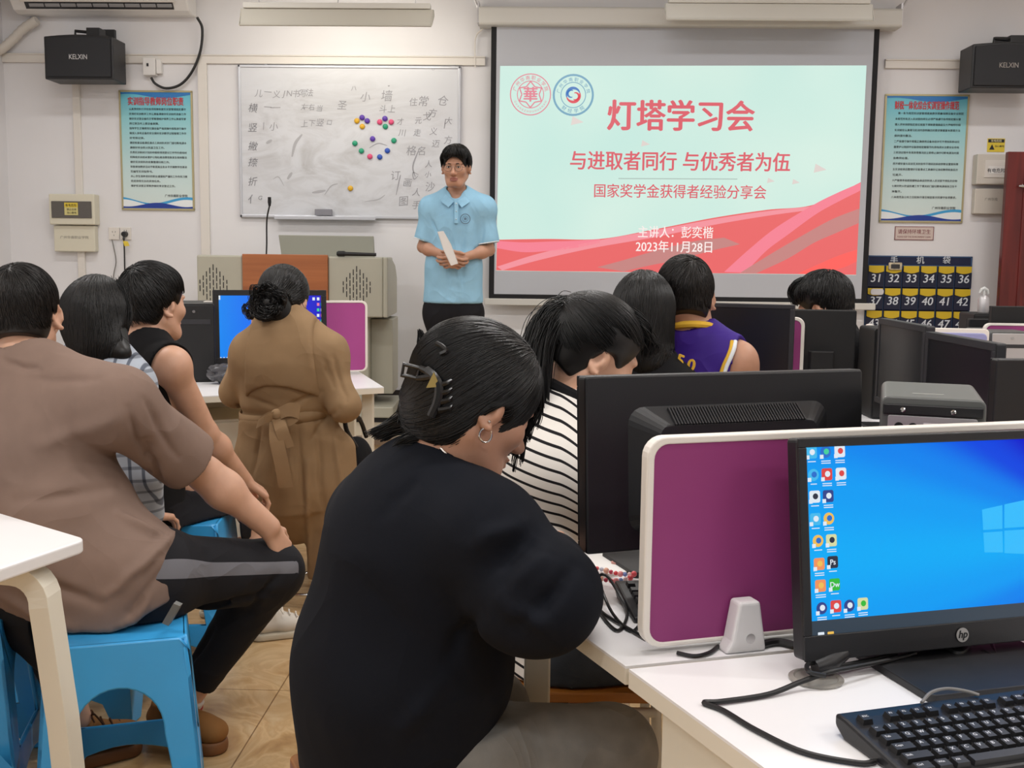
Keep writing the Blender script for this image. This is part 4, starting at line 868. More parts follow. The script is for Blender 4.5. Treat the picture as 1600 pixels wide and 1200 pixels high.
def tower(label, p, ang, w, d, h, m=M_BLACKP, rear=False, z=0.75, group='computer towers', silver=False):
    """front-left bottom corner at p; local x along the face, y into depth"""
    t = thing('computer_tower', label, 'computer tower', (p[0], p[1], z), ang, group)
    b = MB(); b.prism(rrect(0, 0.0, w, h, 0.012), 0, d, axis='y'); b.build('case', m, t, bevel=0.003)
    if rear:
        b = MB(); b.prism(rrect(0.012, 0.01, w-0.012, h-0.031, 0.004), -0.003, 0.001, axis='y'); r_ = b.build('rear_plate', M_STEEL, t, bevel=0.001)
        b = MB(); b.box((0.004, -0.006, h-0.030), (w-0.004, 0.0, h-0.012)); b.build('rear_lip', M_BLACKP, t, bevel=0.002)
        k = MB()
        for x in (0.035, w-0.05): k.lathe([(0.005, 0), (0.005, 0.003), (0.003, 0.004)], n=12)
        for q_, x in zip((0, 1), (0.035, w-0.05)):
            MB().lathe([(0.0042, 0), (0.0042, 0.003), (0.0025, 0.004)], n=12).build('thumb_screw', M_CHROME, t, M=np.array([[1, 0, 0], [0, 0, -1.0], [0, 1, 0]]), c=(x, -0.006, h-0.021))
        for x in (0.03, 0.052):
            MB().lathe([(0.0075, 0), (0.0075, 0.002), (0.005, 0.002), (0.005, 0.0006), (0.0, 0.0006)], n=14).build('round_port', M_BLACKM, t, M=np.array([[1, 0, 0], [0, 0, -1.0], [0, 1, 0]]), c=(x, -0.003, h-0.050))
        for (x0, x1, z0, z1) in ((0.108, 0.118, 0.064, 0.054), (0.130, 0.140, 0.045, 0.040), (0.122, 0.127, 0.056, 0.052), (0.143, 0.148, 0.056, 0.048)):
            MB().box((x0, -0.0045, h-z0), (x1, -0.0025, h-z1)).build('port', M_BLACKM, t)
        MB().box((0.068, -0.0042, h-0.09), (0.10, -0.0025, h-0.042)).build('recessed_label', mat('pale_label', (226, 220, 224), 0.5), t)
        MB().box((0.05, 0.05, h), (0.1, 0.058, h+0.0006)).build('top_strip', mat('matte_strip', (150, 150, 146), 0.6), t)
    else:
        b = MB(); b.prism(rrect(0.006, 0.008, w-0.006, h-0.008, 0.006), -0.006, 0.0, axis='y'); b.build('front_panel', M_STEEL if silver else M_BLACKM, t, bevel=0.002)
        MB().lathe([(0.007, 0), (0.007, 0.002)], n=14).build('power_button', M_CHROME, t, M=np.array([[1, 0, 0], [0, 0, -1.0], [0, 1, 0]]), c=(w*0.5, -0.006, h*0.9))
        MB().box((0.02, -0.0075, h*0.74), (w-0.02, -0.005, h*0.80)).build('drive_bay', M_DARKG, t, bevel=0.001)
    return t
tower('grey-black computer tower showing its rear ports behind the lit monitor', (0.565, 1.825), math.radians(-17), 0.163, 0.245, 0.360, mat('grey_lid', (92, 94, 92), 0.38), rear=True)

# --- cluster by the lectern (left middle)
A2 = math.radians(31); EX2, EY2 = np.array([math.cos(A2), math.sin(A2)]), np.array([-math.sin(A2), math.cos(A2)])
C2 = np.array([-0.717, 4.832])
desk('computer_desk', 'white computer desk in front of the person in the tan trench coat', [tuple(C2-EX2*1.62), tuple(C2), (-0.947, 5.5), tuple(np.array([-0.947, 5.5])-EX2*1.5)],
     [(-0.80, 4.90, 0.05), (-0.97, 5.40, 0.05), (-2.02, 4.16, 0.05)], [((-1.00, 5.36), (-2.2, 4.64), 0.35)])
cb = thing('pedestal_cabinet', 'cream pedestal cabinet under the middle desk', 'cabinet', (-1.42, 4.62, 0), A2)
MB().box((-0.2, 0, 0.0), (0.2, 0.4, 0.62)).build('body', M_DESKLEG, cb, bevel=0.003)
for k in range(3): MB().box((-0.19, -0.018, 0.02+k*0.2), (0.19, 0, 0.21+k*0.2)).build('drawer', M_DESKEDGE, cb, bevel=0.003)
mm, mscr, mloc, mfr = monitor('monitor', 'black monitor with a blue desktop in front of the tan trench coat', (-1.29, 5.09), math.radians(22), 0.525, 0.345, 0.825,
    ramp_mat('blue_desktop_far', 'Object', 'X', [(-0.25, (0, 138, 244)), (-0.08, (0, 110, 246)), (0.08, (0, 40, 232)), (0.25, (18, 8, 190))], 0.3, emit=0.95), tilt=math.radians(3), bez=0.026, chin=0.03, group='computer monitors')
sc2 = MB()
for i in range(6):
    for px in (497, 503, 490):
        if px == 490 and i > 0: continue
        u_ = mloc(px, 467+i*8.6); flat_poly(sc2, [(u_[0]-0.006, u_[1]-0.007), (u_[0]+0.006, u_[1]-0.007), (u_[0]+0.006, u_[1]+0.007), (u_[0]-0.006, u_[1]+0.007)], 0.0005, (i+(px > 500)) % 3, mfr)
for px in (345, 350, 355, 360, 366): u_ = mloc(px, 559); flat_poly(sc2, [(u_[0]-0.003, u_[1]-0.003), (u_[0]+0.003, u_[1]-0.003), (u_[0]+0.003, u_[1]+0.003), (u_[0]-0.003, u_[1]+0.003)], 0.0005, 0, mfr)
u_ = mloc(341, 465); flat_poly(sc2, [(u_[0]-0.009, u_[1]-0.01), (u_[0]+0.009, u_[1]-0.01), (u_[0]+0.009, u_[1]+0.01), (u_[0]-0.009, u_[1]+0.01)], 0.0005, 0, mfr)
sc2.build('desktop_icons', [glow('icon_white', (226, 236, 246), .95), glow('icon_pink', (236, 120, 170), .9), glow('icon_teal', (60, 214, 160), .9)], mscr)
tp = on(272, 598, 0.75)
tower('black computer tower beside the far left monitor', (tp[0], tp[1], 0), math.radians(18), 0.185, 0.36, 0.36, M_BLACKP)
divider('desk_divider', 'pink desk divider beside the monitor in front of the lectern', (-1.62, 5.08), A2-0.14, 0.80, 0.765, 1.115, M_PINK, clip=(0.3,))
bgm = MB(); bp_ = on(350, 600, 0.75)
vv, ff = [], []
bb = MB().ball((0, 0, 0), 1.0, 18, 12); V_ = np.array(bb.v); rr_ = 1+0.16*np.sin(V_[:, 0]*9+V_[:, 1]*7)*np.cos(V_[:, 2]*8+V_[:, 0]*5)+0.10*np.sin(V_[:, 1]*17+V_[:, 2]*13)
V_ = V_*rr_[:, None]*np.array([0.075, 0.05, 0.042]); V_[:, 2] -= V_[:, 2].min(); bgm.add(V_, bb.f)
o = bgm.build('plastic_bag', mat('smoky_plastic_film', (96, 96, 100), 0.15, trans=0.35), None); o.location = (bp_[0], bp_[1], 0.75); setp(o, 'crumpled smoky plastic bag on the desk by the tan trench coat', 'plastic bag')

# --- lectern
lp = at(307, 402, 6.62); LX0 = lp[0]
lt = thing('lectern', 'grey steel multimedia lectern with an orange wood front', 'lectern', (LX0, 6.62, DZ), math.radians(2.5))
LW, LH = 1.135, 1.03
xw0, xw1 = 0.28, 0.80
b = MB(); b.box((0, 0, 0.66), (xw0, 0.62, LH)).box((xw0, 0.02, 0.66), (xw1, 0.62, LH-0.02)).box((xw1, 0, 0.66), (LW, 0.62, LH)); b.build('upper_cabinet', M_LECT, lt, bevel=0.01)
b = MB(); b.prism([(0.0, 0.66), (0.62, 0.66), (0.62, 0.90), (0.5, 0.98), (0.3, 1.02), (0.0, LH)], LW, LW+0.03, axis='x'); b.build('side_wing', M_LECT, lt, bevel=0.008)
MB().box((xw0, -0.014, 0.68), (xw1, 0.02, LH+0.01)).build('wood_front', M_LWOOD, lt, bevel=0.004)
def slots(cx):
    b = MB(); n = 9; dx = 0.0205
    for i in range(n):
        hgt = 0.125*(1-abs(i-4)/4.9)+0.012; x = cx+(i-4)*dx; z = 0.845-hgt; k = 0
        while z < 0.845+hgt-0.004:
            b.box((x-0.0028, -0.0015, z), (x+0.0028, 0.004, min(z+0.036, 0.845+hgt))); z += 0.046
    return b
for cx in (0.10, 0.975): slots(cx).build('speaker_slots', M_INK, lt)
MB().box((0.14, 0.10, 0.10), (LW-0.10, 0.60, 0.66)).build('lower_cabinet', M_LECT, lt, bevel=0.008)
MB().box((LW-0.10, 0.22, 0.16), (LW+0.04, 0.58, 0.64)).build('side_box', M_LECT, lt, bevel=0.006)
MB().box((0.10, 0.04, 0.03), (LW+0.06, 0.64, 0.10)).build('base', M_LECT, lt, bevel=0.008)
MB().box((0.12, 0.06, 0.0), (LW+0.04, 0.62, 0.03)).build('plinth', M_BLACKM, lt)
q0, q1, q2, q3 = [at(*p, 7.0) for p in ((435, 367), (583, 369), (585, 407), (440, 402))]
b = MB(); Lo = np.array(lt.location); Zi = rotz(-math.radians(2.5))
P = [Zi@(q-Lo) for q in (q3, q2, q1, q0)]; b.add([p for p in P]+[p+np.array([0, 0.05, 0]) for p in P], [(0, 1, 2, 3), (7, 6, 5, 4), (0, 4, 5, 1), (1, 5, 6, 2), (2, 6, 7, 3), (3, 7, 4, 0)]); b.add([(P[0]*0.6+P[1]*0.4)+[0, 0.02, -0.16], (P[0]*0.4+P[1]*0.6)+[0, 0.02, -0.16], (P[0]*0.4+P[1]*0.6)+[0, 0.02, 0.02], (P[0]*0.6+P[1]*0.4)+[0, 0.02, 0.02], (P[0]*0.6+P[1]*0.4)+[0, 0.06, -0.16], (P[0]*0.4+P[1]*0.6)+[0, 0.06, -0.16], (P[0]*0.4+P[1]*0.6)+[0, 0.06, 0.02], (P[0]*0.6+P[1]*0.4)+[0, 0.06, 0.02]], [(0, 1, 2, 3), (7, 6, 5, 4), (0, 4, 5, 1), (1, 5, 6, 2), (2, 6, 7, 3), (3, 7, 4, 0)])
b.build('flip_screen', mat('screen_back_grey', (150, 150, 138), 0.45), lt, bevel=0.004)
gm = at(416, 400, 6.8); g2 = thing('gooseneck_microphone', 'black gooseneck microphone on the lectern', 'microphone', (gm[0], gm[1], DZ+LH-0.02))
top = at(421, 308, 6.72)-np.array([gm[0], gm[1], DZ+LH-0.02])
MB().lathe([(0.03, 0.001), (0.03, 0.014), (0.012, 0.02)], n=18).build('base', M_BLACKP, g2, smooth=True)
MB().tube(smooth_path([(0, 0, 0.015), (0.004, 0, 0.1), (0.012, -0.02, 0.24), tuple(top-np.array([0, 0, 0.05]))], 6), 0.005, 8).build('stem', M_BLACKP, g2, smooth=True)
MB().tube([tuple(top-np.array([0, 0, 0.055])), tuple(top-np.array([0, 0, 0.03])), tuple(top)], [0.007, 0.011, 0.010], 10).build('head', M_BLACKM, g2, smooth=True)
hm_ = at(526, 405, 6.66); h2 = thing('handheld_microphone', 'black handheld microphone lying on the lectern edge', 'microphone', (hm_[0], hm_[1], DZ+LH+0.001))
MB().tube([(0.05, 0, 0.016), (0.24, 0.02, 0.014)], [0.013, 0.010], 12).build('handle', M_BLACKP, h2, smooth=True)
MB().tube([(0, 0, 0.017), (0.01, 0.001, 0.017), (0.045, 0.003, 0.017), (0.055, 0.004, 0.017)], [0.010, 0.017, 0.017, 0.013], 12).build('head', M_BLACKM, h2, smooth=True)

# --- cluster right of the middle
desk('computer_desk', 'white computer desk in front of the person in the purple jersey', [(0.42, 3.72), (1.0, 3.52), (1.07, 4.12), (0.5, 4.3)], [(0.55, 4.18, 0.05), (1.0, 3.62, 0.05)], [])
monitor('monitor', 'dark switched-off monitor facing the person in the purple jersey', (0.62, 3.84), math.radians(-19), 0.50, 0.31, 0.875, M_SCREENOFF, group='computer monitors', shell=M_DARKG, bez=0.014, chin=0.02)
divider('desk_divider', 'purple desk divider at the end of the dark monitor before the screen', (0.44, 4.02), math.radians(-13), 0.50, 0.765, 1.135, M_PURPLE)
monitor('monitor', 'black monitor hiding the body of the person facing sideways', (1.005, 3.98), math.radians(-6)+PI, 0.24, 0.33, 0.83, M_SCREENOFF, group='computer monitors', shell=M_BLACKM, stand=(0.2, 0.16))
# row along the right
desk('computer_desk', 'white computer desk under the row of dark monitors', [(1.11, 2.82), (1.75, 2.75), (1.8, 4.3), (1.2, 4.3), (1.11, 4.1)], [(1.16, 2.9, 0.05), (1.26, 4.2, 0.05), (1.7, 2.85, 0.05)], [])
monitor('monitor', 'dark switched-off monitor with dark grey bezel, nearer of the oblique pair', (1.250, 3.27), math.radians(-88), 0.50, 0.31, 0.805, M_SCREENOFF, group='computer monitors', bez=0.022, chin=0.022, shell=M_DARKG)
monitor('monitor', 'dark switched-off monitor with dark grey bezel, farther of the oblique pair', (1.250, 3.80), math.radians(-90), 0.50, 0.31, 0.82, M_SCREENOFF, group='computer monitors', bez=0.022, chin=0.022, shell=M_DARKG)
q = at(1367, 513, 4.07); tower('slim black computer tower behind the oblique pair of monitors', (q[0], 4.07, 0), 0, 0.10, 0.20, q[2]-0.75, M_BLACKM)
divider('desk_divider', 'pink desk divider cut by the picture edge behind the oblique monitors', (1.32, 3.02), math.radians(-6), 0.45, 0.765, 1.10, M_PINK)
q = at(1577, 566, 2.72); monitor('monitor', 'black monitor cut off by the picture edge beside the pink divider', (q[0]+0.25, 2.84), math.radians(6)+PI, 0.5, 0.31, q[2]-0.31, M_SCREENOFF, group='computer monitors', stand=(0.2, 0.16))
# far right by the door
desk('computer_desk', 'white computer desk in front of the red door', [(1.62, 4.85), (2.9, 4.7), (3.0, 5.75), (1.7, 5.85)], [(1.75, 5.0, 0.05), (1.8, 5.7, 0.05), (2.85, 4.85, 0.05)], [])
q0, q1 = at(1362, 510, 5.0), at(1545, 518, 4.92); bp = thing('desk_divider', 'pale lavender divider lying low behind the oblique monitors', 'divider', (q0[0], 5.0, 0.765), math.atan2(-0.08, q1[0]-q0[0]), 'desk dividers')
MB().prism(rrect(0.012, 0, q1[0]-q0[0], q0[2]-0.785, 0.02), -0.008, 0.15, axis='y').build('panel', mat('lavender_panel', (150, 152, 200), 0.45), bp, bevel=0.004)
MB().prism(rrect(-0.004, 0, q1[0]-q0[0]+0.01, q0[2]-0.765, 0.02), 0.0, 0.012, axis='y').prism(rrect(-0.01, 0.0, 0.03, q0[2]-0.762, 0.015), -0.014, 0.16, axis='y').build('rim', M_RIM, bp, bevel=0.004)
q = at(1548, 518, 4.95); tower('computer tower with a silver face at the picture edge', (q[0], 4.95, 0), 0, 0.19, 0.3, q[2]-0.75, mat('grey_lid', (92, 94, 92), 0.38), silver=True)
q = at(1516, 498, 5.45); monitor('monitor', 'low black monitor below the phone pockets near the door', (q[0]+0.1, 5.45), PI, 0.22, 0.26, q[2]-0.26, M_SCREENOFF, group='computer monitors', shell=M_BLACKM, stand=(0.15, 0.14))
q = at(1547, 478, 5.25); monitor('monitor', 'black monitor in front of the foot of the red door', (q[0]+0.25, 5.25), PI+0.05, 0.5, 0.3, q[2]-0.30, M_SCREENOFF, group='computer monitors', shell=M_BLACKM, stand=(0.2, 0.16))
q = at(1548, 490, 5.62); tower('black computer tower carrying the silver bottle near the door', (q[0]-0.08, 5.63, 0), 0, 0.18, 0.2, q[2]-0.75, M_BLACKM)
bo = thing('spray_bottle', 'silver spray bottle standing before the red door', 'bottle', (q[0], 5.72, q[2]+0.001))
MB().lathe([(0.0, 0), (0.026, 0), (0.027, 0.01), (0.027, 0.07), (0.018, 0.085), (0.010, 0.09)], n=18).build('body', M_STEEL, bo, smooth=True)
MB().tube([(-0.022, 0, 0.10), (-0.014, 0, 0.118), (0.0, 0, 0.124), (0.016, 0, 0.115), (0.022, 0, 0.095)], [0.006, 0.009, 0.011, 0.008, 0.005], 8).cyl((0, 0, 0.085), (0, 0, 0.12), 0.007, 10).build('sprayer', mat('pale_sprayer', (206, 208, 206), 0.35), bo, smooth=True)
pd = at(1503, 500, 4.7)
divider('desk_divider', 'dark purple divider with white rim near the red door', (2.05, 5.15), 0.0, 0.6, 0.765, at(1570, 506, 5.1)[2], M_PURPLE)

# --- near left desk: rounded white top on a bent steel leg
c0 = np.array([-0.93, 2.15]); e1 = nrm((-0.30, -0.95)); e2 = nrm((-0.81, 0.586))
def fillet(a, c, b, r, n=8):
    d1, d2 = (np.array(a)-c), (np.array(b)-c); d1 /= np.linalg.norm(d1); d2 /= np.linalg.norm(d2); h = math.acos(np.dot(d1, d2))/2; L_ = r/math.tan(h)
    p, q = c+d1*L_, c+d2*L_; m_ = c+(d1+d2)/np.linalg.norm(d1+d2)*r/math.sin(h); out = []
    for i in range(n+1):
        v = p*(1-i/n)+q*(i/n)-m_; out.append(tuple(m_+v/np.linalg.norm(v)*r))
    return out
cA = np.array(c0+e1*0.75); cB = np.array(c0+e2*0.8)
poly = fillet(cA, c0, cB, 0.035)+[tuple(cB), tuple(cA+e2*0.8)]+[tuple(cA)]
c = np.mean(np.array(poly), 0); t = thing('computer_desk', 'white rounded desk corner in front of the taupe t-shirt', 'desk', (c[0], c[1], 0), 0, 'white computer desks')
P = [(p[0]-c[0], p[1]-c[1]) for p in poly][::-1]
MB().prism(P, 0.722, 0.75, 0).build('worktop', M_DESK, t, bevel=0.005, seg=3)
lt1 = at(84, 884, 2.06)
path = [(lt1[0]-0.30, 2.12, 0.700), (lt1[0]-0.08, 2.075, 0.700)]
for a_ in range(0, 91, 15): path.append((lt1[0]-0.08+0.06*math.sin(math.radians(a_)), 2.075-0.014*a_/90, 0.700-0.06*(1-math.cos(math.radians(a_)))))
path += [(lt1[0]+0.008, 2.06, 0.4), (lt1[0]+0.035, 2.06, 0.0)]
lm = MB(); PA = np.array(path); n_ = len(PA)
for i in range(n_): pass
T = np.gradient(PA, axis=0); vs = []; fs = []
for i in range(n_):
    tt = T[i]/np.linalg.norm(T[i]); sdir = nrm(np.cross(tt, (0, 1, 0))); 
    for (u_, w_) in ((-0.02, -0.03), (0.02, -0.03), (0.02, 0.03), (-0.02, 0.03)): vs.append(PA[i]+sdir*u_+np.array([0, 1, 0])*w_-np.array([c[0], c[1], 0]))
    if i:
        for k in range(4): fs.append(((i-1)*4+k, (i-1)*4+(k+1) % 4, i*4+(k+1) % 4, i*4+k))
fs += [(3, 2, 1, 0), tuple((n_-1)*4+k for k in range(4))]
lm.add(vs, fs); lm.build('leg', M_DESKLEG, t, bevel=0.006, seg=3)
for xx, yy in ((cA+e2*0.7), (cB*0.2+cA*0.8+e2*0.6)): MB().box((xx-c[0]-0.02, yy-c[1]-0.02, 0), (xx-c[0]+0.02, yy-c[1]+0.02, 0.722)).build('leg', M_DESKLEG, t, bevel=0.004)

# ------------------------------------------------------------------ stools
def blue_stool_parts(t):
    H, a0, a1, rt = 0.46, 0.152, 0.188, 0.03
    b = MB(); b.prism(rrect(-a0, -a0, a0, a0, rt, 6), H-0.012, H)
    # raised rim lines on the seat
    b.build('seat', M_BLUEP, t, bevel=0.006, seg=3)
    sd = MB(); N = 16
    for k in range(4):
        Z = rotz(k*PI/2)
        def P3(x, z, off):
            w = a0+(a1-a0)*(H-z)/H+off; return Z@np.array([x, -w, z])
        def hw(z): return a0+(a1-a0)*(H-z)/H
        zs_top = 0.355
        def arch(s):        # s 0..1 from left foot of the window over the top to the right
            ang = PI*(1-s); return 0.098*math.cos(ang)*(1.0 if abs(math.cos(ang)) < 1 else 1), 0.24+(zs_top-0.24)*math.sin(ang)**0.9 if math.sin(ang) > 0 else 0.24
        inner = [(-0.115, 0.135), (-0.107, 0.19)]+[arch(i/N) for i in range(N+1)]+[(0.107, 0.19), (0.115, 0.135)]
        outer = [(-hw(0.10), 0.10), (-hw(0.19), 0.19)]
        for i in range(N+1):
            x, z = arch(i/N); zz = 0.24+(H-0.24)*min(1, math.sin(PI*i/N)*1.6); xx = -hw(zz) if i < N*0.22 else (hw(zz) if i > N*0.78 else np.interp(i, [N*0.22, N*0.78], [-hw(zz), hw(zz)])); outer.append((xx, zz))
        outer += [(hw(0.19), 0.19), (hw(0.10), 0.10)]
        m_ = len(inner)
        for off0, off1 in ((0.0, -0.012),):
            vs = [P3(x, z, off0) for x, z in outer]+[P3(x, z, off0) for x, z in inner]+[P3(x, z, off1) for x, z in outer]+[P3(x, z, off1) for x, z in inner]; fs = []
            for i in range(m_-1):
                fs += [(i, i+1, m_+i+1, m_+i), (2*m_+i, 3*m_+i, 3*m_+i+1, 2*m_+i+1), (m_+i, m_+i+1, 3*m_+i+1, 3*m_+i), (i, 2*m_+i, 2*m_+i+1, i+1)]
            sd.add(vs, fs)
        low = [(-hw(0.10), 0.10)]+[(-0.115+0.23*i/8, 0.135) for i in range(9)]+[(hw(0.10), 0.10)]
        bot = [(-hw(0), 0.0), (-hw(0)+0.06, 0.0)]+[(-0.10+0.20*i/6, 0.055+0.02*math.sin(PI*i/6)) for i in range(7)]+[(hw(0)-0.06, 0.0), (hw(0), 0.0)]
        m_ = len(low); vs = [P3(x, z, 0.0) for x, z in low]+[P3(x, z, 0.0) for x, z in bot]+[P3(x, z, -0.012) for x, z in low]+[P3(x, z, -0.012) for x, z in bot]; fs = []
        for i in range(m_-1): fs += [(m_+i, m_+i+1, i+1, i), (2*m_+i, 2*m_+i+1, 3*m_+i+1, 3*m_+i), (m_+i, 3*m_+i, 3*m_+i+1, m_+i+1), (i, i+1, 2*m_+i+1, 2*m_+i)]
        sd.add(vs, fs)
    bm = bmesh.new(); me = sd.mesh('legs'); bm.from_mesh(me); bmesh.ops.remove_doubles(bm, verts=bm.verts, dist=0.0004); bmesh.ops.recalc_face_normals(bm, faces=bm.faces); bm.to_mesh(me); bm.free()
    o = link('leg_shell', me, M_BLUEP, t, False, 0.004, 2)
    me.polygons.foreach_set('use_smooth', np.ones(len(me.polygons), dtype=bool)); me.set_sharp_from_angle(angle=math.radians(50))
BS = thing('plastic_stool', 'blue plastic stool under the person in the taupe t-shirt', 'stool', (-1.00, 2.48, 0), math.radians(19), 'blue plastic stools')
blue_stool_parts(BS)
for (x, y, rz, lab) in ((-1.46, 2.56, 0.25, 'blue plastic stool cut by the left picture edge'), (-1.22, 3.56, 0.1, 'blue plastic stool under the person in the black tank top'), (-1.33, 3.12, -0.05, 'blue plastic stool under the person with long black hair by the taupe t-shirt')):
    o = dup(BS); o.location = (x, y, 0); o.rotation_euler = (0, 0, rz); o['label'] = lab

def wood_stool(label, x, y, rz):
    t = thing('wooden_stool', label, 'stool', (x, y, 0), rz, 'amber wooden stools')
    MB().prism(rrect(-0.17, -0.13, 0.17, 0.13, 0.02), 0.428, 0.45).build('seat', M_SEATW, t, bevel=0.004)
    for sx in (-1, 1):
        for sy in (-1, 1):
            MB().tube([(sx*0.14, sy*0.10, 0.427), (sx*0.155, sy*0.115, 0.0)], 0.011, 10).build('leg', mat('cream_tube', (206, 200, 186), 0.4), t, smooth=True)
            MB().lathe([(0.006, 0.4502), (0.005, 0.4515), (0.0, 0.452)], c=(sx*0.13, sy*0.10, 0), n=12).build('screw', M_CHROME, t)
    for a_, b_, r_ in (((-0.14, -0.105, 0.40), (0.14, -0.105, 0.40), 0.010), ((-0.14, 0.105, 0.40), (0.14, 0.105, 0.40), 0.010), ((-0.15, -0.11, 0.15), (-0.15, 0.11, 0.15), 0.009), ((0.15, -0.11, 0.15), (0.15, 0.11, 0.15), 0.009)):
        MB().cyl(a_, b_, r_).build('rail', mat('cream_tube', (206, 200, 186), 0.4), t, smooth=True)
    return t
wood_stool('amber wooden stool under the person in the striped top', 0.10, 2.27, 0.03)
wood_stool('amber wooden stool under the person in the navy sweatshirt', -0.235, 1.79, 0.45)
q = on(460, 940, 0.0)
cs_ = thing('chrome_stool', 'chrome stool under the person in the tan trench coat', 'stool', (-0.92, 4.14, 0))
MB().lathe([(0.0, 0.36), (0.15, 0.36), (0.165, 0.375), (0.16, 0.395), (0.0, 0.40)], n=28).build('seat', mat('dark_brown_seat', (48, 34, 28), 0.5), cs_, smooth=True)
for k in range(4):
    a_ = k*PI/2-0.45; MB().tube([(0.12*math.cos(a_), 0.12*math.sin(a_), 0.36), (0.15*math.cos(a_), 0.15*math.sin(a_), 0.0)], 0.009, 10).build('leg', M_CHROME, cs_, smooth=True)
MB().tube([(0.146*math.cos(t_), 0.146*math.sin(t_), 0.05) for t_ in np.linspace(0, 2*PI, 32, endpoint=False)], 0.006, 8, closed=True).build('foot_ring', M_CHROME, cs_, smooth=True)
for (x, y, lab) in ((0.20, 3.20, 'dark stool under the person with smooth black hair'), (0.50, 3.44, 'dark stool under the person in the purple jersey'), (1.08, 4.52, 'dark stool under the person facing sideways')):
    t = thing('round_stool', lab, 'stool', (x, y, 0), 0, 'dark round stools')
    MB().lathe([(0.0, 0.42), (0.15, 0.42), (0.16, 0.435), (0.155, 0.455), (0.0, 0.46)], n=24).build('seat', mat('dark_brown_seat', (48, 34, 28), 0.5), t, smooth=True)
    for k in range(4):
        a_ = k*PI/2+0.4; MB().tube([(0.12*math.cos(a_), 0.12*math.sin(a_), 0.42), (0.15*math.cos(a_), 0.15*math.sin(a_), 0.0)], 0.009, 8).build('leg', M_CHROME, t, smooth=True)
# ------------------------------------------------------------------ bodies, clothes and hair: blended round forms, polygonised
def smin(a, b, k):
    h = np.clip(0.5+0.5*(b-a)/k, 0, 1); return b*(1-h)+a*h-k*h*(1-h)

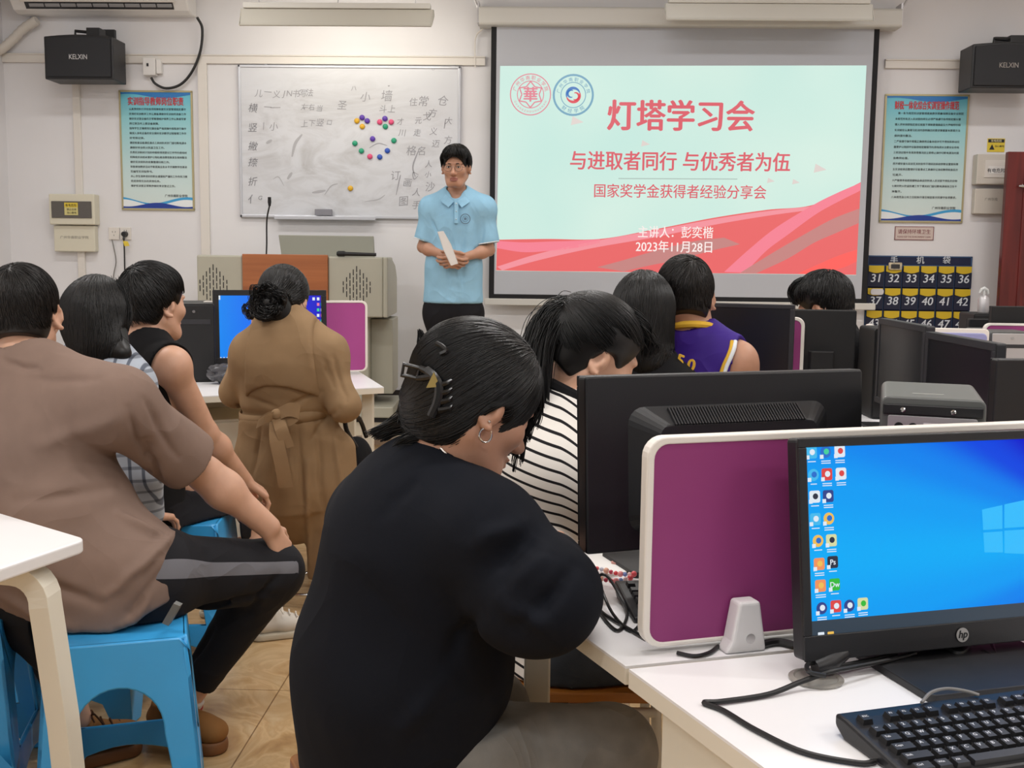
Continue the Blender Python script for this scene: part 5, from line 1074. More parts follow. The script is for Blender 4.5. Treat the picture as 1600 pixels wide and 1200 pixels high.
class Sdf:
    seat = None          # (x, y, z, half width) of the stool the present person sits on
    def __init__(s): s.p = []; s.cuts = []
    def cap(s, a, b, ra, rb=None, k=0.02, op='u', flat=None, cut=0):
        """tapered limb from a to b; flat=(direction, factor) squashes it; cut=1 ends it flat at b, 2 at both ends"""
        a, b = np.array(a, float), np.array(b, float); rb = ra if rb is None else rb; r = max(ra, rb)
        s.p.append(('c', (a, b, ra, rb, flat, cut), np.minimum(a, b)-r, np.maximum(a, b)+r, k, op)); return s
    def ell(s, c, r, ax=None, k=0.02, op='u'):
        c = np.array(c, float); r = np.array((r, r, r) if np.isscalar(r) else r, float); ax = np.eye(3) if ax is None else np.array(ax)
        e = np.sqrt(((ax*r[:, None])**2).sum(0)); s.p.append(('e', (c, r, ax), c-e, c+e, k, op)); return s
    def box(s, c, hs, ax=None, rd=0.005, k=0.01, op='u'):
        c = np.array(c, float); hs = np.array(hs, float); ax = np.eye(3) if ax is None else np.array(ax)
        e = np.abs(ax*hs[:, None]).sum(0); s.p.append(('b', (c, hs, ax, rd), c-e, c+e, k, op)); return s
    def half(s, pt, n): s.cuts.append((np.array(pt, float), nrm(n))); return s
    def dist(s, kind, q, X, Y, Z):
        if kind == 'c':
            a, b, ra, rb, flat, cut = q
            x, y, z = X-a[0], Y-a[1], Z-a[2]; d = b-a
            if flat is not None:
                n, f = np.array(flat[0]), 1/flat[1]-1; c = (x*n[0]+y*n[1]+z*n[2])*f; x, y, z = x+c*n[0], y+c*n[1], z+c*n[2]; d = d+n*np.dot(d, n)*f
            L2 = max(1e-9, float(d@d)); t0 = (x*d[0]+y*d[1]+z*d[2])/L2
            if cut:
                L = math.sqrt(L2); t = np.clip(t0, 0, 1); rr = np.sqrt((x-t0*d[0])**2+(y-t0*d[1])**2+(z-t0*d[2])**2)-(ra+(rb-ra)*t)
                if cut == 2: return np.maximum(rr, np.maximum(-t0, t0-1)*L)
                cp = np.sqrt((x-t*d[0])**2+(y-t*d[1])**2+(z-t*d[2])**2)-(ra+(rb-ra)*t)
                return np.where(t0 > 0, np.maximum(rr, (t0-1)*L), cp)
            t = np.clip(t0, 0, 1); return np.sqrt((x-t*d[0])**2+(y-t*d[1])**2+(z-t*d[2])**2)-(ra+(rb-ra)*t)
        if kind == 'e':
            c, r, ax = q; x, y, z = X-c[0], Y-c[1], Z-c[2]
            u = [(x*ax[i][0]+y*ax[i][1]+z*ax[i][2]) for i in range(3)]
            k0 = np.sqrt(sum((u[i]/r[i])**2 for i in range(3))); k1 = np.sqrt(sum((u[i]/r[i]**2)**2 for i in range(3)))
            return np.where(k0 < 0.35, (k0-1)*float(r.min()), k0*(k0-1)/np.maximum(k1, 1e-6))
        c, hs, ax, rd = q; x, y, z = X-c[0], Y-c[1], Z-c[2]
        u = [np.abs(x*ax[i][0]+y*ax[i][1]+z*ax[i][2])-hs[i]+rd for i in range(3)]
        return np.sqrt(sum(np.maximum(v, 0)**2 for v in u))+np.minimum(np.maximum(u[0], np.maximum(u[1], u[2])), 0)-rd
    def grid(s, h):
        lo = np.min([p[2] for p in s.p if p[5] == 'u'], 0)-3*h-0.03; hi = np.max([p[3] for p in s.p if p[5] == 'u'], 0)+3*h+0.03
        n = np.ceil((hi-lo)/h).astype(int)+1; F = np.full(n, 0.2, np.float32)
        for kind, q, l, m, k, op in s.p:
            pad = k+2*h+0.012; i0 = np.clip(np.floor((l-pad-lo)/h).astype(int), 0, n); i1 = np.clip(np.ceil((m+pad-lo)/h).astype(int)+1, 0, n)
            if (i1 <= i0).any(): continue
            sl_ = tuple(slice(a, b) for a, b in zip(i0, i1)); g = [(lo[i]+h*np.arange(i0[i], i1[i])).astype(np.float32) for i in range(3)]
            X, Y, Z = g[0][:, None, None], g[1][None, :, None], g[2][None, None, :]
            d = s.dist(kind, q, X, Y, Z)
            F[sl_] = smin(F[sl_], d, k) if op == 'u' else -smin(-F[sl_], d, k)
        if Sdf.seat:
            x, y, z, hw_ = Sdf.seat; g = [lo[i]+h*np.arange(n[i]) for i in range(3)]
            d = np.maximum(np.maximum(np.abs(g[0]-x)[:, None, None], np.abs(g[1]-y)[None, :, None])-hw_, (np.abs(g[2]-z+0.06)-0.062)[None, None, :]); F = np.maximum(F, -d).astype(np.float32)
        for pt, nn_ in s.cuts:
            g = [lo[i]+h*np.arange(n[i]) for i in range(3)]
            F = np.maximum(F, ((g[0]-pt[0])*nn_[0])[:, None, None]+((g[1]-pt[1])*nn_[1])[None, :, None]+((g[2]-pt[2])*nn_[2])[None, None, :]).astype(np.float32)
        return F, lo
    def surf(s, h, smooth=2):
        F, lo = s.grid(h); S = F < 0; c = np.zeros(tuple(q-1 for q in F.shape), np.int8)
        off = [(i, j, k) for i in (0, 1) for j in (0, 1) for k in (0, 1)]
        sh = c.shape
        for i, j, k in off: c += S[i:i+sh[0], j:j+sh[1], k:k+sh[2]]
        idx = np.argwhere((c > 0) & (c < 8)); vals = np.stack([F[idx[:, 0]+i, idx[:, 1]+j, idx[:, 2]+k] for i, j, k in off], 1)
        acc = np.zeros((len(idx), 3)); cnt = np.zeros(len(idx)); O_ = np.array(off, float)
        for i in range(8):
            for j in range(i+1, 8):
                if np.abs(O_[i]-O_[j]).sum() != 1: continue
                a, b = vals[:, i], vals[:, j]; m = (a < 0) != (b < 0); t = np.where(m, a/np.where(m, a-b, 1), 0)
                acc += m[:, None]*(O_[i]+t[:, None]*(O_[j]-O_[i])); cnt += m
        V = lo+h*(idx+acc/cnt[:, None]); vid = np.full(sh, -1, np.int32); vid[tuple(idx.T)] = np.arange(len(idx)); Q = []
        for ax in range(3):
            A = np.take(S, range(F.shape[ax]-1), ax); B = np.take(S, range(1, F.shape[ax]), ax); e = np.argwhere(A != B)
            o1, o2 = [(1, 2), (2, 0), (0, 1)][ax]
            e = e[(e[:, o1] > 0) & (e[:, o2] > 0) & (e[:, o1] < F.shape[o1]-1) & (e[:, o2] < F.shape[o2]-1)]
            def cell(d1, d2):
                q = e.copy(); q[:, o1] += d1; q[:, o2] += d2; return vid[q[:, 0], q[:, 1], q[:, 2]]
            f = np.stack([cell(-1, -1), cell(0, -1), cell(0, 0), cell(-1, 0)], 1); ins = S[e[:, 0], e[:, 1], e[:, 2]]
            f[~ins] = f[~ins][:, ::-1]; Q.append(f)
        Q = np.concatenate(Q)
        for _ in range(smooth):
            A = np.zeros_like(V); n_ = np.zeros(len(V))
            for i in range(4):
                a, b = Q[:, i], Q[:, (i+1) % 4]
                for d in range(3): A[:, d] += np.bincount(a, V[b, d], len(V))+np.bincount(b, V[a, d], len(V))
                n_ += np.bincount(a, minlength=len(V))+np.bincount(b, minlength=len(V))
            V = 0.5*V+0.5*A/np.maximum(n_, 1)[:, None]
        return V, Q

def vnormals(V, Q):
    f = np.cross(V[Q[:, 2]]-V[Q[:, 0]], V[Q[:, 3]]-V[Q[:, 1]]); N = np.zeros_like(V)
    for i in range(4):
        for d in range(3): N[:, d] += np.bincount(Q[:, i], f[:, d], len(V))
    return N/np.maximum(1e-12, np.linalg.norm(N, axis=1))[:, None]

_lat = RNG.random((32, 32, 32))
def noise3(P, f, seed=0):
    q = P*f+seed*7.31; i = np.floor(q).astype(int); t = q-i; t = t*t*(3-2*t); r = 0
    for a in (0, 1):
        for b in (0, 1):
            for c in (0, 1):
                w_ = (t[:, 0] if a else 1-t[:, 0])*(t[:, 1] if b else 1-t[:, 1])*(t[:, 2] if c else 1-t[:, 2]); r = r+w_*_lat[(i[:, 0]+a) % 32, (i[:, 1]+b) % 32, (i[:, 2]+c) % 32]
    return r*2-1

def folds(amp=0.004, f=9.0, axis=(0, 0, 1), stretch=0.45, seed=0):
    """soft cloth folds running along an axis"""
    ax = nrm(axis)
    def fn(V, N):
        P = V-np.outer(V@ax, ax)*(1-stretch); n = noise3(P, f, seed); m = noise3(V, 5.0, seed+3)
        r = 1-np.abs(noise3(P+0.03*m[:, None], f*1.35, seed+5))*2
        n2 = noise3(P+0.02*m[:, None], f*2.3, seed+9); r2 = 1-np.abs(n2)*2.2
        return amp*(0.7*n+0.7*r*np.clip(0.35+m, 0, 1)+0.45*r2*np.clip(0.25-m, 0, 1))
    return fn

def creases(segs):
    """pull lines in cloth: (point a, point b, width, depth)"""
    def fn(V, N):
        d = np.zeros(len(V))
        for a, b, w_, am in segs:
            a, b = np.array(a), np.array(b); ba = b-a; t = np.clip(((V-a)@ba)/(ba@ba), 0, 1); q = np.linalg.norm(V-a-t[:, None]*ba, axis=1)
            d += am*np.exp(-(q/w_)**2)*(0.35+0.65*np.sin(PI*np.clip(t, 0.02, 0.98)))
        return d
    return fn

def pull(*segs):
    """pull lines laid on the side of the cloth that faces the lens, between two spots of the photograph"""
    def fn(V, N):
        q = V-CAM; z = q@c_f; X = 800+FPX*(q@c_r)/z; Y = 600-FPX*(q@c_u)/z; vis = (N*q).sum(1) < 0; d = np.zeros(len(V))
        for (x0, y0), (x1, y1), w_, am in segs:
            pts = []
            for t in np.linspace(0, 1, 7):
                e = np.where(vis, (X-(x0+(x1-x0)*t))**2+(Y-(y0+(y1-y0)*t))**2, 1e9); j = e.argmin(); near = e < e[j]+25; k = np.where(near, z, 1e9).argmin(); pts.append(V[k])
            P = np.array(pts); best = np.full(len(V), 1e9); tt = np.zeros(len(V))
            for i in range(6):
                ba = P[i+1]-P[i]; L = max(1e-9, ba@ba); t = np.clip(((V-P[i])@ba)/L, 0, 1); g = np.linalg.norm(V-P[i]-t[:, None]*ba, axis=1); u = g < best; best[u] = g[u]; tt[u] = (i+t[u])/6
            d += am*np.exp(-(best/w_)**2)*(0.25+0.75*np.sin(PI*np.clip(tt, 0.03, 0.97)))
        return d
    return fn

def skin_mesh(name, S, h, mats, parent, disp=(), smooth=2, attr=None, slot=None):
    V, Q = S.surf(h, smooth)
    if disp:
        N = vnormals(V, Q); V = V+N*sum(f(V, N) for f in disp)[:, None]
    me = bpy.data.meshes.new(name); me.vertices.add(len(V)); me.vertices.foreach_set('co', V.astype(np.float32).ravel())
    me.loops.add(len(Q)*4); me.loops.foreach_set('vertex_index', Q.astype(np.int32).ravel())
    me.polygons.add(len(Q)); me.polygons.foreach_set('loop_start', np.arange(0, len(Q)*4, 4, dtype=np.int32))
    me.update(calc_edges=True)
    if attr is not None:
        for k, fn in attr.items():
            a = me.attributes.new(k, 'FLOAT', 'POINT'); a.data.foreach_set('value', fn(V).astype(np.float32))
    if slot is not None: me.polygons.foreach_set('material_index', slot(V[Q].mean(1)).astype(np.int32))
    o = link(name, me, mats, None, True)
    if parent is not None:
        o.parent = parent; o.matrix_parent_inverse = Matrix.Translation(-Vector(parent.location))
    return o

def child(o, parent):
    """hang a part with world coordinates under a person"""
    o.parent = parent; o.matrix_parent_inverse = Matrix.Translation(-Vector(parent.location)); return o

class Frame:
    def __init__(s, c, fwd, up, sc=1.0):
        s.c = np.array(c, float); s.y = nrm(fwd); up = np.array(up, float); s.z = nrm(up-s.y*np.dot(up, s.y)); s.x = np.cross(s.y, s.z); s.s = sc; s.ax = np.array([s.x, s.y, s.z])
    def __call__(s, x, y, z): return s.c+s.s*(x*s.x+y*s.y+z*s.z)
    def w(s, P): return s.c+s.s*(np.asarray(P)@s.ax)
    def d(s, v): return np.asarray(v)@s.ax.T      # world direction -> local

def head_sdf(S, F, ears=True):
    s = F.s; E = lambda c, r, k=0.02, op='u', ax=None: S.ell(F(*c), np.array(r)*s, F.ax if ax is None else ax, k*s, op)
    Cp = lambda a, b, ra, rb, k=0.02: S.cap(F(*a), F(*b), ra*s, rb*s, k*s)
    E((0, -0.012, 0.034), (0.075, 0.097, 0.082)); E((0, 0.02, -0.03), (0.064, 0.074, 0.082), 0.03); E((0, 0.055, -0.088), (0.036, 0.034, 0.026), 0.03)
    for sg in (-1, 1):
        Cp((sg*0.056, -0.01, -0.05), (sg*0.03, 0.06, -0.098), 0.016, 0.018, 0.025); E((sg*0.042, 0.066, -0.022), (0.022, 0.02, 0.02), 0.03)
    E((0, 0.086, 0.024), (0.05, 0.012, 0.010), 0.02)
    for sg in (-1, 1): E((sg*0.031, 0.104, 0.002), (0.018, 0.012, 0.010), 0.012, 's')
    for sg in (-1, 1): E((sg*0.031, 0.0805, 0.001), (0.0135, 0.013, 0.0125), 0.006)
    Cp((0, 0.088, 0.006), (0, 0.112, -0.034), 0.0075, 0.011, 0.012); E((0, 0.112, -0.036), (0.012, 0.011, 0.010), 0.01)
    for sg in (-1, 1): E((sg*0.0125, 0.102, -0.04), (0.009, 0.010, 0.008), 0.008)
    E((0, 0.093, -0.064), (0.022, 0.010, 0.0055), 0.006); E((0, 0.091, -0.076), (0.019, 0.011, 0.0065), 0.006); E((0, 0.104, -0.0698), (0.019, 0.010, 0.0012), 0.003, 's')
    if ears:
        for sg in (-1, 1):
            a = F.ax.copy()
            out = nrm(F.x*sg*0.9-F.y*0.45); fw = nrm(np.cross(F.z, out)*sg); ax = np.array([out, nrm(np.cross(F.z, out)), F.z])
            c = F(sg*0.078, -0.008, -0.006); T = ax[1]*(1 if np.dot(ax[1], F.y) > 0 else -1); zz = nrm(F.z-T*0.18); ax = np.array([out, T, zz])
            S.ell(c, np.array((0.0075, 0.0175, 0.030))*s, ax, 0.005*s); S.ell(c+T*0.012*s-out*0.006*s, np.array((0.012, 0.012, 0.022))*s, ax, 0.008*s)
            S.ell(c+out*0.0085*s+zz*0.004*s+T*0.001*s, np.array((0.0065, 0.0105, 0.019))*s, ax, 0.003*s, 's')
            pts = [(0.010, 0.016), (0.006, 0.027), (-0.004, 0.031), (-0.014, 0.025), (-0.0185, 0.012), (-0.0175, -0.004), (-0.012, -0.018), (-0.004, -0.027), (0.005, -0.029)]
            P = [c+out*0.005*s+T*u*s+zz*v*s for u, v in pts]
            for i in range(len(P)-1): S.cap(P[i], P[i+1], (0.0038 if i < 6 else 0.0062)*s, None, 0.003*s)
            S.cap(c+T*0.013*s+out*0.004*s, c+T*0.011*s-zz*0.008*s+out*0.006*s, 0.0045*s, None, 0.004*s)

def hand_sdf(S, wr, d, n, th, curl=(0.35, 0.5, 0.35), sc=1.0, spread=0.06):
    """d: towards the fingers, n: out of the palm, th: +1/-1 the side of the thumb along d x n"""
    d = nrm(d); n = nrm(n-d*np.dot(n, d)); l = np.cross(d, n); wr = np.array(wr, float)
    for i in range(4):
        u = (i-1.5)*th*-1            # 0 = index nearest the thumb
        kn = wr+sc*(d*(0.088-0.004*abs(i-1.2))+l*u*0.0195); S.cap(wr+sc*(d*0.012+l*u*0.010), kn, 0.0135*sc, 0.0115*sc, 0.012)
        ln = (0.040, 0.045, 0.041, 0.032)[i]*sc; dd = nrm(d+l*u*spread); p = kn; a = 0; r = (0.0092, 0.0094, 0.009, 0.008)[i]*sc
        for j, c in enumerate(curl):
            a += c*(1+0.08*i); v = dd*math.cos(a)+n*math.sin(a); q = p+v*ln*(1, 0.62, 0.52)[j]; S.cap(p, q, r*(1, 0.92, 0.85)[j], r*(0.92, 0.85, 0.75)[j], 0.004); p = q
    b = wr+sc*(d*0.022+l*th*0.020+n*0.004); m = b+sc*(d*0.032+l*th*0.030+n*0.010); t = m+sc*(d*0.030+l*th*0.010+n*0.012); e = t+sc*(d*0.024+l*th*0.002+n*0.010)
    S.cap(b, m, 0.0155*sc, 0.0115*sc, 0.01); S.cap(m, t, 0.0110*sc, 0.0095*sc, 0.004); S.cap(t, e, 0.0095*sc, 0.0075*sc, 0.004)

W0 = dict(chest=0.145, belly=0.130, hip=0.155, dep=0.66, arm=0.043, thigh=0.075)
def axes_of(J):
    s_ = nrm(J['shR']-J['shL']); u_ = nrm(J['neck']-J['pel']); f_ = nrm(np.cross(u_, s_)); return s_, u_, f_

def torso_sdf(S, J, W, e=0.0, k=0.05, hips=True):
    s_, u_, f_ = axes_of(J); ch = J.get('chest', J['pel']+(J['neck']-J['pel'])*0.68); be = J.get('belly', J['pel']+(J['neck']-J['pel'])*0.34)
    mid = (J['shR']+J['shL'])/2
    S.cap(ch, be, W['chest']+e, W['belly']+e, k, flat=(f_, W['dep'])); S.cap(be, J['pel'], W['belly']+e, W['hip']+e, k, flat=(f_, W['dep']*1.05))
    r = W.get('sh', 0.052)+e
    S.cap(J['shL'], J['shR'], r, r, k); S.cap(J['neck']*0.6+mid*0.4, ch, 0.09+e, 0.12+e, k, flat=(f_, 0.75))
    for q in ('shR', 'shL'): S.cap(J['neck']*0.75+J[q]*0.25, J[q], 0.045+e, r*0.98, k)

def make_body(root, J, F, W, skin, h=0.005, hands=(), lips=True, foot=True, neck=0.053):
    S = Sdf(); torso_sdf(S, J, W); head_sdf(S, F)
    S.cap(F(0, -0.022, -0.05), J['neck'], neck*F.s, (neck+0.005)*F.s, 0.03)
    for sd in 'RL':
        S.cap(J['sh'+sd], J['el'+sd], W['arm']*1.12, W['arm']*0.88, 0.03); S.cap(J['el'+sd], J['wr'+sd], W['arm']*0.92, W['arm']*0.62, 0.015)
        fm = J['el'+sd]*0.72+J['wr'+sd]*0.28; S.ell(fm, W['arm']*1.0, None, 0.03)
        S.cap(J['hip'+sd], J['kn'+sd], W['thigh'], W['thigh']*0.72, 0.03); S.cap(J['kn'+sd], J['an'+sd], W['thigh']*0.68, W['thigh']*0.46, 0.02)
        ca = J['kn'+sd]*0.7+J['an'+sd]*0.3; S.ell(ca, W['thigh']*0.72, None, 0.03)
        if 'toe'+sd in J:
            t = J['toe'+sd]; S.cap(J['an'+sd]-np.array([0, 0, 0.03]), t, 0.034, 0.028, 0.02)
    for hd in hands: hand_sdf(S, *hd[:4], **hd[4])
    def slot(C):
        q = (C-F.c)@F.ax.T/F.s
        return ((np.abs(q[:, 0]) < 0.024) & (q[:, 1] > 0.085) & (np.abs(q[:, 2]+0.070-0.0) < 0.0135*(1-0.5*(q[:, 0]/0.024)**2))).astype(int)
    return skin_mesh('body', S, h, [skin, M_LIP], root, slot=slot if lips else None, smooth=1)

def leg_cloth(S, J, W, e, sides='RL', cuff=1.0, k=0.03, thigh_only=False, taper=0.9):
    for sd in sides:
        hp, kn, an = J['hip'+sd], J['kn'+sd], J['an'+sd]
        if thigh_only: S.cap(hp, hp+(kn-hp)*cuff, W['thigh']+e, W['thigh']*0.85+e*1.6, k, cut=1); continue
        S.cap(hp, kn, W['thigh']+e, W['thigh']*0.76+e, k); S.cap(kn, kn+(an-kn)*cuff, W['thigh']*0.74+e, (W['thigh']*0.5+e)*taper, k, cut=1)
    s_, u_, f_ = axes_of(J)
    S.cap(J['hipR'], J['hipL'], W['thigh']*1.15+e, None, 0.05); S.cap(J['pel'], J['pel']+u_*0.08, W['hip']+e, W['hip']*0.95+e, 0.05, flat=(f_, W['dep']))

def shoe(root, heel, toe, z0, mats, name='shoe', sole=0.025, hi=0.07, h=0.0045):
    """low lace-up shoe standing at height z0"""
    a, b = np.array(heel, float), np.array(toe, float); a[2] = b[2] = z0; d = nrm(b-a); L = np.linalg.norm(b-a); n = np.array([-d[1], d[0], 0]); ax = np.array([d, n, [0, 0, 1.0]])
    S = Sdf(); S.cap(a+d*0.03+[0, 0, sole+0.03], a+d*(L-0.04)+[0, 0, sole+0.022], 0.035, 0.030, 0.02, flat=(np.array([0, 0, 1.0]), 0.8)); S.ell(a+d*(L-0.05)+[0, 0, sole+0.02], (0.05, 0.042, 0.034), ax, 0.02)
    S.cap(a+d*0.045+[0, 0, sole+0.03], a+d*0.05+[0, 0, sole+hi], 0.038, 0.036, 0.02, cut=1); S.cap(a+d*0.08+[0, 0, sole+hi*0.8], a+d*(L-0.08)+[0, 0, sole+0.035], 0.030, 0.026, 0.03)
    S.half(a+[0, 0, sole*0.8], (0, 0, -1)); up = skin_mesh(name, S, h, mats[0], root, [folds(0.0012, 30)])
    T = Sdf(); T.cap(a+d*0.035+[0, 0, sole*0.5], a+d*(L-0.045)+[0, 0, sole*0.5], 0.040, 0.044, 0.02); T.half(a, (0, 0, -1)); T.half(a+[0, 0, sole], (0, 0, 1)); so = skin_mesh('sole', T, h, mats[1], root); so.parent = up; so.matrix_parent_inverse = Matrix.Translation(-Vector(root.location)); so.matrix_parent_inverse = Matrix.Identity(4)
    lc = MB()
    for i in range(5):
        c = a+d*(0.085+0.024*i)+[0, 0, sole+hi*0.8+0.028-0.0105*i]
        lc.tube(smooth_path([c-n*0.024-[0, 0, 0.006], c+[0, 0, 0.004], c+n*0.024+d*0.008-[0, 0, 0.006]], 4), 0.0028, 6)
    c = a+d*0.085+[0, 0, sole+hi*0.8+0.034]
    lc.tube(smooth_path([c, c+n*0.03+[0, 0, 0.01], c+n*0.045+d*0.02-[0, 0, 0.02], c+n*0.03+d*0.01, c], 5), 0.0026, 6).tube(smooth_path([c, c-n*0.03+[0, 0, 0.012], c-n*0.05+d*0.02-[0, 0, 0.02]], 5), 0.0026, 6)
    l_ = lc.build('laces', mats[2], None, smooth=True); l_.parent = up
    return up

# --- hair
def tubes(P, r0, sides=3):
    """P: strands x points x 3 -> verts and quads of tapered strands"""
    n, m, _ = P.shape; T = np.gradient(P, axis=1); T /= np.maximum(1e-9, np.linalg.norm(T, axis=2))[..., None]
    A = np.cross(T, np.array([0.31, 0.83, 0.46])); A /= np.maximum(1e-9, np.linalg.norm(A, axis=2))[..., None]; B = np.cross(T, A)
    t = np.linspace(0, 1, m); R = (np.asarray(r0).reshape(-1, 1)*np.ones((n, 1)))*(0.75+0.5*np.sin(PI*np.clip(t, 0, 0.7)/0.7*0.5+0.2)-0.95*np.clip(t-0.45, 0, 1)**1.2*1.1)
    R = np.maximum(R, 0.00025)
    V = np.stack([P+R[..., None]*(math.cos(2*PI*k/sides)*A+math.sin(2*PI*k/sides)*B) for k in range(sides)], 2).reshape(-1, 3)
    base = (np.arange(n)[:, None]*m+np.arange(m-1)[None, :]).reshape(-1)*sides; Q = []
    for k in range(sides):
        k2 = (k+1) % sides; Q.append(np.stack([base+k, base+k2, base+sides+k2, base+sides+k], 1))
    return V, np.concatenate(Q)

def raw_mesh(name, parts, mats, parent):
    """parts: [(V, Q)] joined into one mesh object"""
    V = np.concatenate([p[0] for p in parts]); o = 0; Q = []
    for v, q in parts: Q.append(q+o); o += len(v)
    Q = np.concatenate(Q); me = bpy.data.meshes.new(name); me.vertices.add(len(V)); me.vertices.foreach_set('co', V.astype(np.float32).ravel())
    me.loops.add(len(Q)*4); me.loops.foreach_set('vertex_index', Q.astype(np.int32).ravel()); me.polygons.add(len(Q)); me.polygons.foreach_set('loop_start', np.arange(0, len(Q)*4, 4, dtype=np.int32)); me.update(calc_edges=True)
    ob = link(name, me, mats, None, True); return child(ob, parent) if parent is not None else ob

SKC, SKR = np.array([0, -0.012, 0.034]), np.array([0.080, 0.103, 0.089])
def scalp(n, mask):
    """root points on the head (local), kept where mask(direction) is true"""
    out = []
    while sum(len(o) for o in out) < n:
        d = RNG.normal(size=(n*2, 3)); d /= np.linalg.norm(d, axis=1)[:, None]; out.append(d[mask(d)])
    d = np.concatenate(out)[:n]; return d

def groom(F, roots, flow, length, steps=12, lift=0.0, off=0.03, var=0.25, wob=0.05, keep=(), rad=None, shell=1.12, hang=False):
    """grow strands from scalp directions, hugging the head; flow(p, age) in local axes"""
    SR = SKR if rad is None else np.array(rad)
    n = len(roots); p = SKC+roots*SR*(1+RNG.uniform(0, off, (n, 1))); L = length*(1+RNG.uniform(-var, var, n)); st = (L/steps)[:, None]; out = [p.copy()]
    o_ = 1+RNG.uniform(0.2*off, off, (n, 1)); ph = RNG.uniform(0, 6.28, (n, 3)); cl = noise3(roots, 3.0, 2)[:, None]
    for i in range(steps):
        nn = (p-SKC)/SR**2; nn /= np.linalg.norm(nn, axis=1)[:, None]; v = flow(p, i/steps)
        ins = (np.linalg.norm((p-SKC)/SR, axis=1) < 1.16)[:, None]
        vt = np.where(ins, v-nn*np.minimum(0, (v*nn).sum(1))[:, None], v); vt = vt/np.maximum(1e-6, np.linalg.norm(vt, axis=1))[:, None]
        vt = vt+wob*np.sin(ph+i*0.9)+0.12*cl*np.cross(nn, vt)+lift*nn
        p = p+vt*st; q = (p-SKC)/SR; k = np.linalg.norm(q, axis=1)[:, None]; p = np.where(k < o_, SKC+q/np.maximum(k, 1e-6)*o_*SR, p)
        k = np.linalg.norm((p-SKC)/SR, axis=1)[:, None]; lim = (k > shell) & ((p[:, 2:3] > -0.02) | (not hang)); p = np.where(lim, SKC+(p-SKC)/np.maximum(k, 1e-6)*shell, p)
        for c, r in keep:
            q = p-c; k = np.linalg.norm(q/r, axis=1)[:, None]; p = np.where(k < 1, c+q/np.maximum(k, 1e-6), p)
        out.append(p.copy())
    return F.w(np.stack(out, 1).reshape(-1, 3)).reshape(n, steps+1, 3)

def lock(F, pts, n, rad, width, m=18, tip=0.35, local=True):
    """a lock of n strands following a path; rad = spread at the root, narrowing to the tip"""
    path = np.array(smooth_path(pts, 6)); t = np.linspace(0, len(path)-1, m); pa = np.stack([np.interp(t, np.arange(len(path)), path[:, i]) for i in range(3)], 1)
    o = RNG.normal(size=(n, 1, 3))*rad; s = np.linspace(0, 1, m)[None, :, None]; rr = np.sin(PI*(0.15+0.85*s)**0.8)*0.6+0.5
    P = pa[None]+o*rr*(1-(1-tip)*s)+RNG.normal(size=(n, 1, 3))*rad*0.25*s+0.1*rad*np.sin(8*s+RNG.uniform(0, 6, (n, 1, 3)))
    cut = RNG.uniform(0.82, 1.0, (n, 1, 1)); P = P[:, :1]+(P-P[:, :1])*(1-(1-cut)*s)
    if local: P = F.w(P.reshape(-1, 3)).reshape(P.shape)
    return tubes(P, RNG.uniform(0.7, 1.2, n)*width)

HB = {}
def field_at(S, P):
    f = np.full(len(P), 0.2)
    for kind, q, l, m, k, op in S.p:
        d = S.dist(kind, q, P[:, 0], P[:, 1], P[:, 2]); f = smin(f, d, k) if op == 'u' else -smin(-f, d, k)
    return f

def conform(P, lo=0.0003, hi=0.0035, snug=True, S=None):
    """lay strands on the surface of the hair volume built last; snug also pulls loose ones in"""
    S = S or HB['S']; sh = P.shape; n = sh[0]; X = P.reshape(-1, 3).copy(); m = np.repeat(RNG.uniform(lo, hi, n), sh[1]); e = 0.0015
    for _ in range(3):
        f = field_at(S, X); g = np.stack([field_at(S, X+np.eye(3)[i]*e)-f for i in range(3)], 1)/e; g /= np.maximum(0.3, np.linalg.norm(g, axis=1))[:, None]
        d = m-f; d = np.where(d > 0, d, np.clip(d+0.004, -0.02, 0) if snug else 0.0); X += g*d[:, None]
    X = X.reshape(sh)
    for _ in range(2): X[:, 1:-1] = 0.5*X[:, 1:-1]+0.25*(X[:, :-2]+X[:, 2:])
    return X

def hit(px, py, S, y0, y1, off=0.003):
    """where the line of sight to a spot of the photograph meets a modelled volume"""
    Y = np.arange(y0, y1, 0.002); P = np.array([at(px, py, y) for y in Y]); f = field_at(S, P); k = np.where(f < off)[0]
    return P[k[0]] if len(k) else P[f.argmin()]

def hairbase(F, extra=None, face=True, nape=-0.075, grow=0.0, h=0.005):
    S = Sdf(); s = F.s; S.ell(F(0, -0.014, 0.036), (SKR+grow)*s, F.ax, 0.01*s)
    S.ell(F(0, -0.045, -0.035), np.array((0.068, 0.062, 0.06))*s, F.ax, 0.03*s)
    if extra: extra(S)
    if face:
        S.ell(F(0, 0.112, -0.045), np.array((0.085, 0.085, 0.115))*s, F.ax, 0.01*s, 's')
        for sg in (-1, 1): S.ell(F(sg*0.085, 0.015, -0.025), np.array((0.035, 0.034, 0.045))*s, F.ax, 0.008*s, 's')
    if nape is not None: S.half(F(0, -0.08, nape), -F.z*0.9-F.y*0.35)
    V, Q = S.surf(h*s, 2); HB['S'] = S
    return V, Q

def scalp_mask(front=0.42, low=-0.55, side=-0.35):
    """hair grows except on the face, the ears and below the nape"""
    def m(d):
        face = (d[:, 1] > 0.15) & (d[:, 2] < front-0.25*(1-np.abs(d[:, 0]))); ear = (d[:, 1] > -0.35) & (d[:, 2] < side)
        return ~face & ~ear & (d[:, 2] > low)
    return m

def crown_flow(w=(0, -0.45, 0.9), g=0.35, fr=0.0):
    w = np.array(w); 
    def f(p, age):
        d = (p-SKC)/SKR; v = d-w; v = v/np.maximum(1e-6, np.linalg.norm(v, axis=1))[:, None]; return v+np.array([0, fr, -g])
    return f
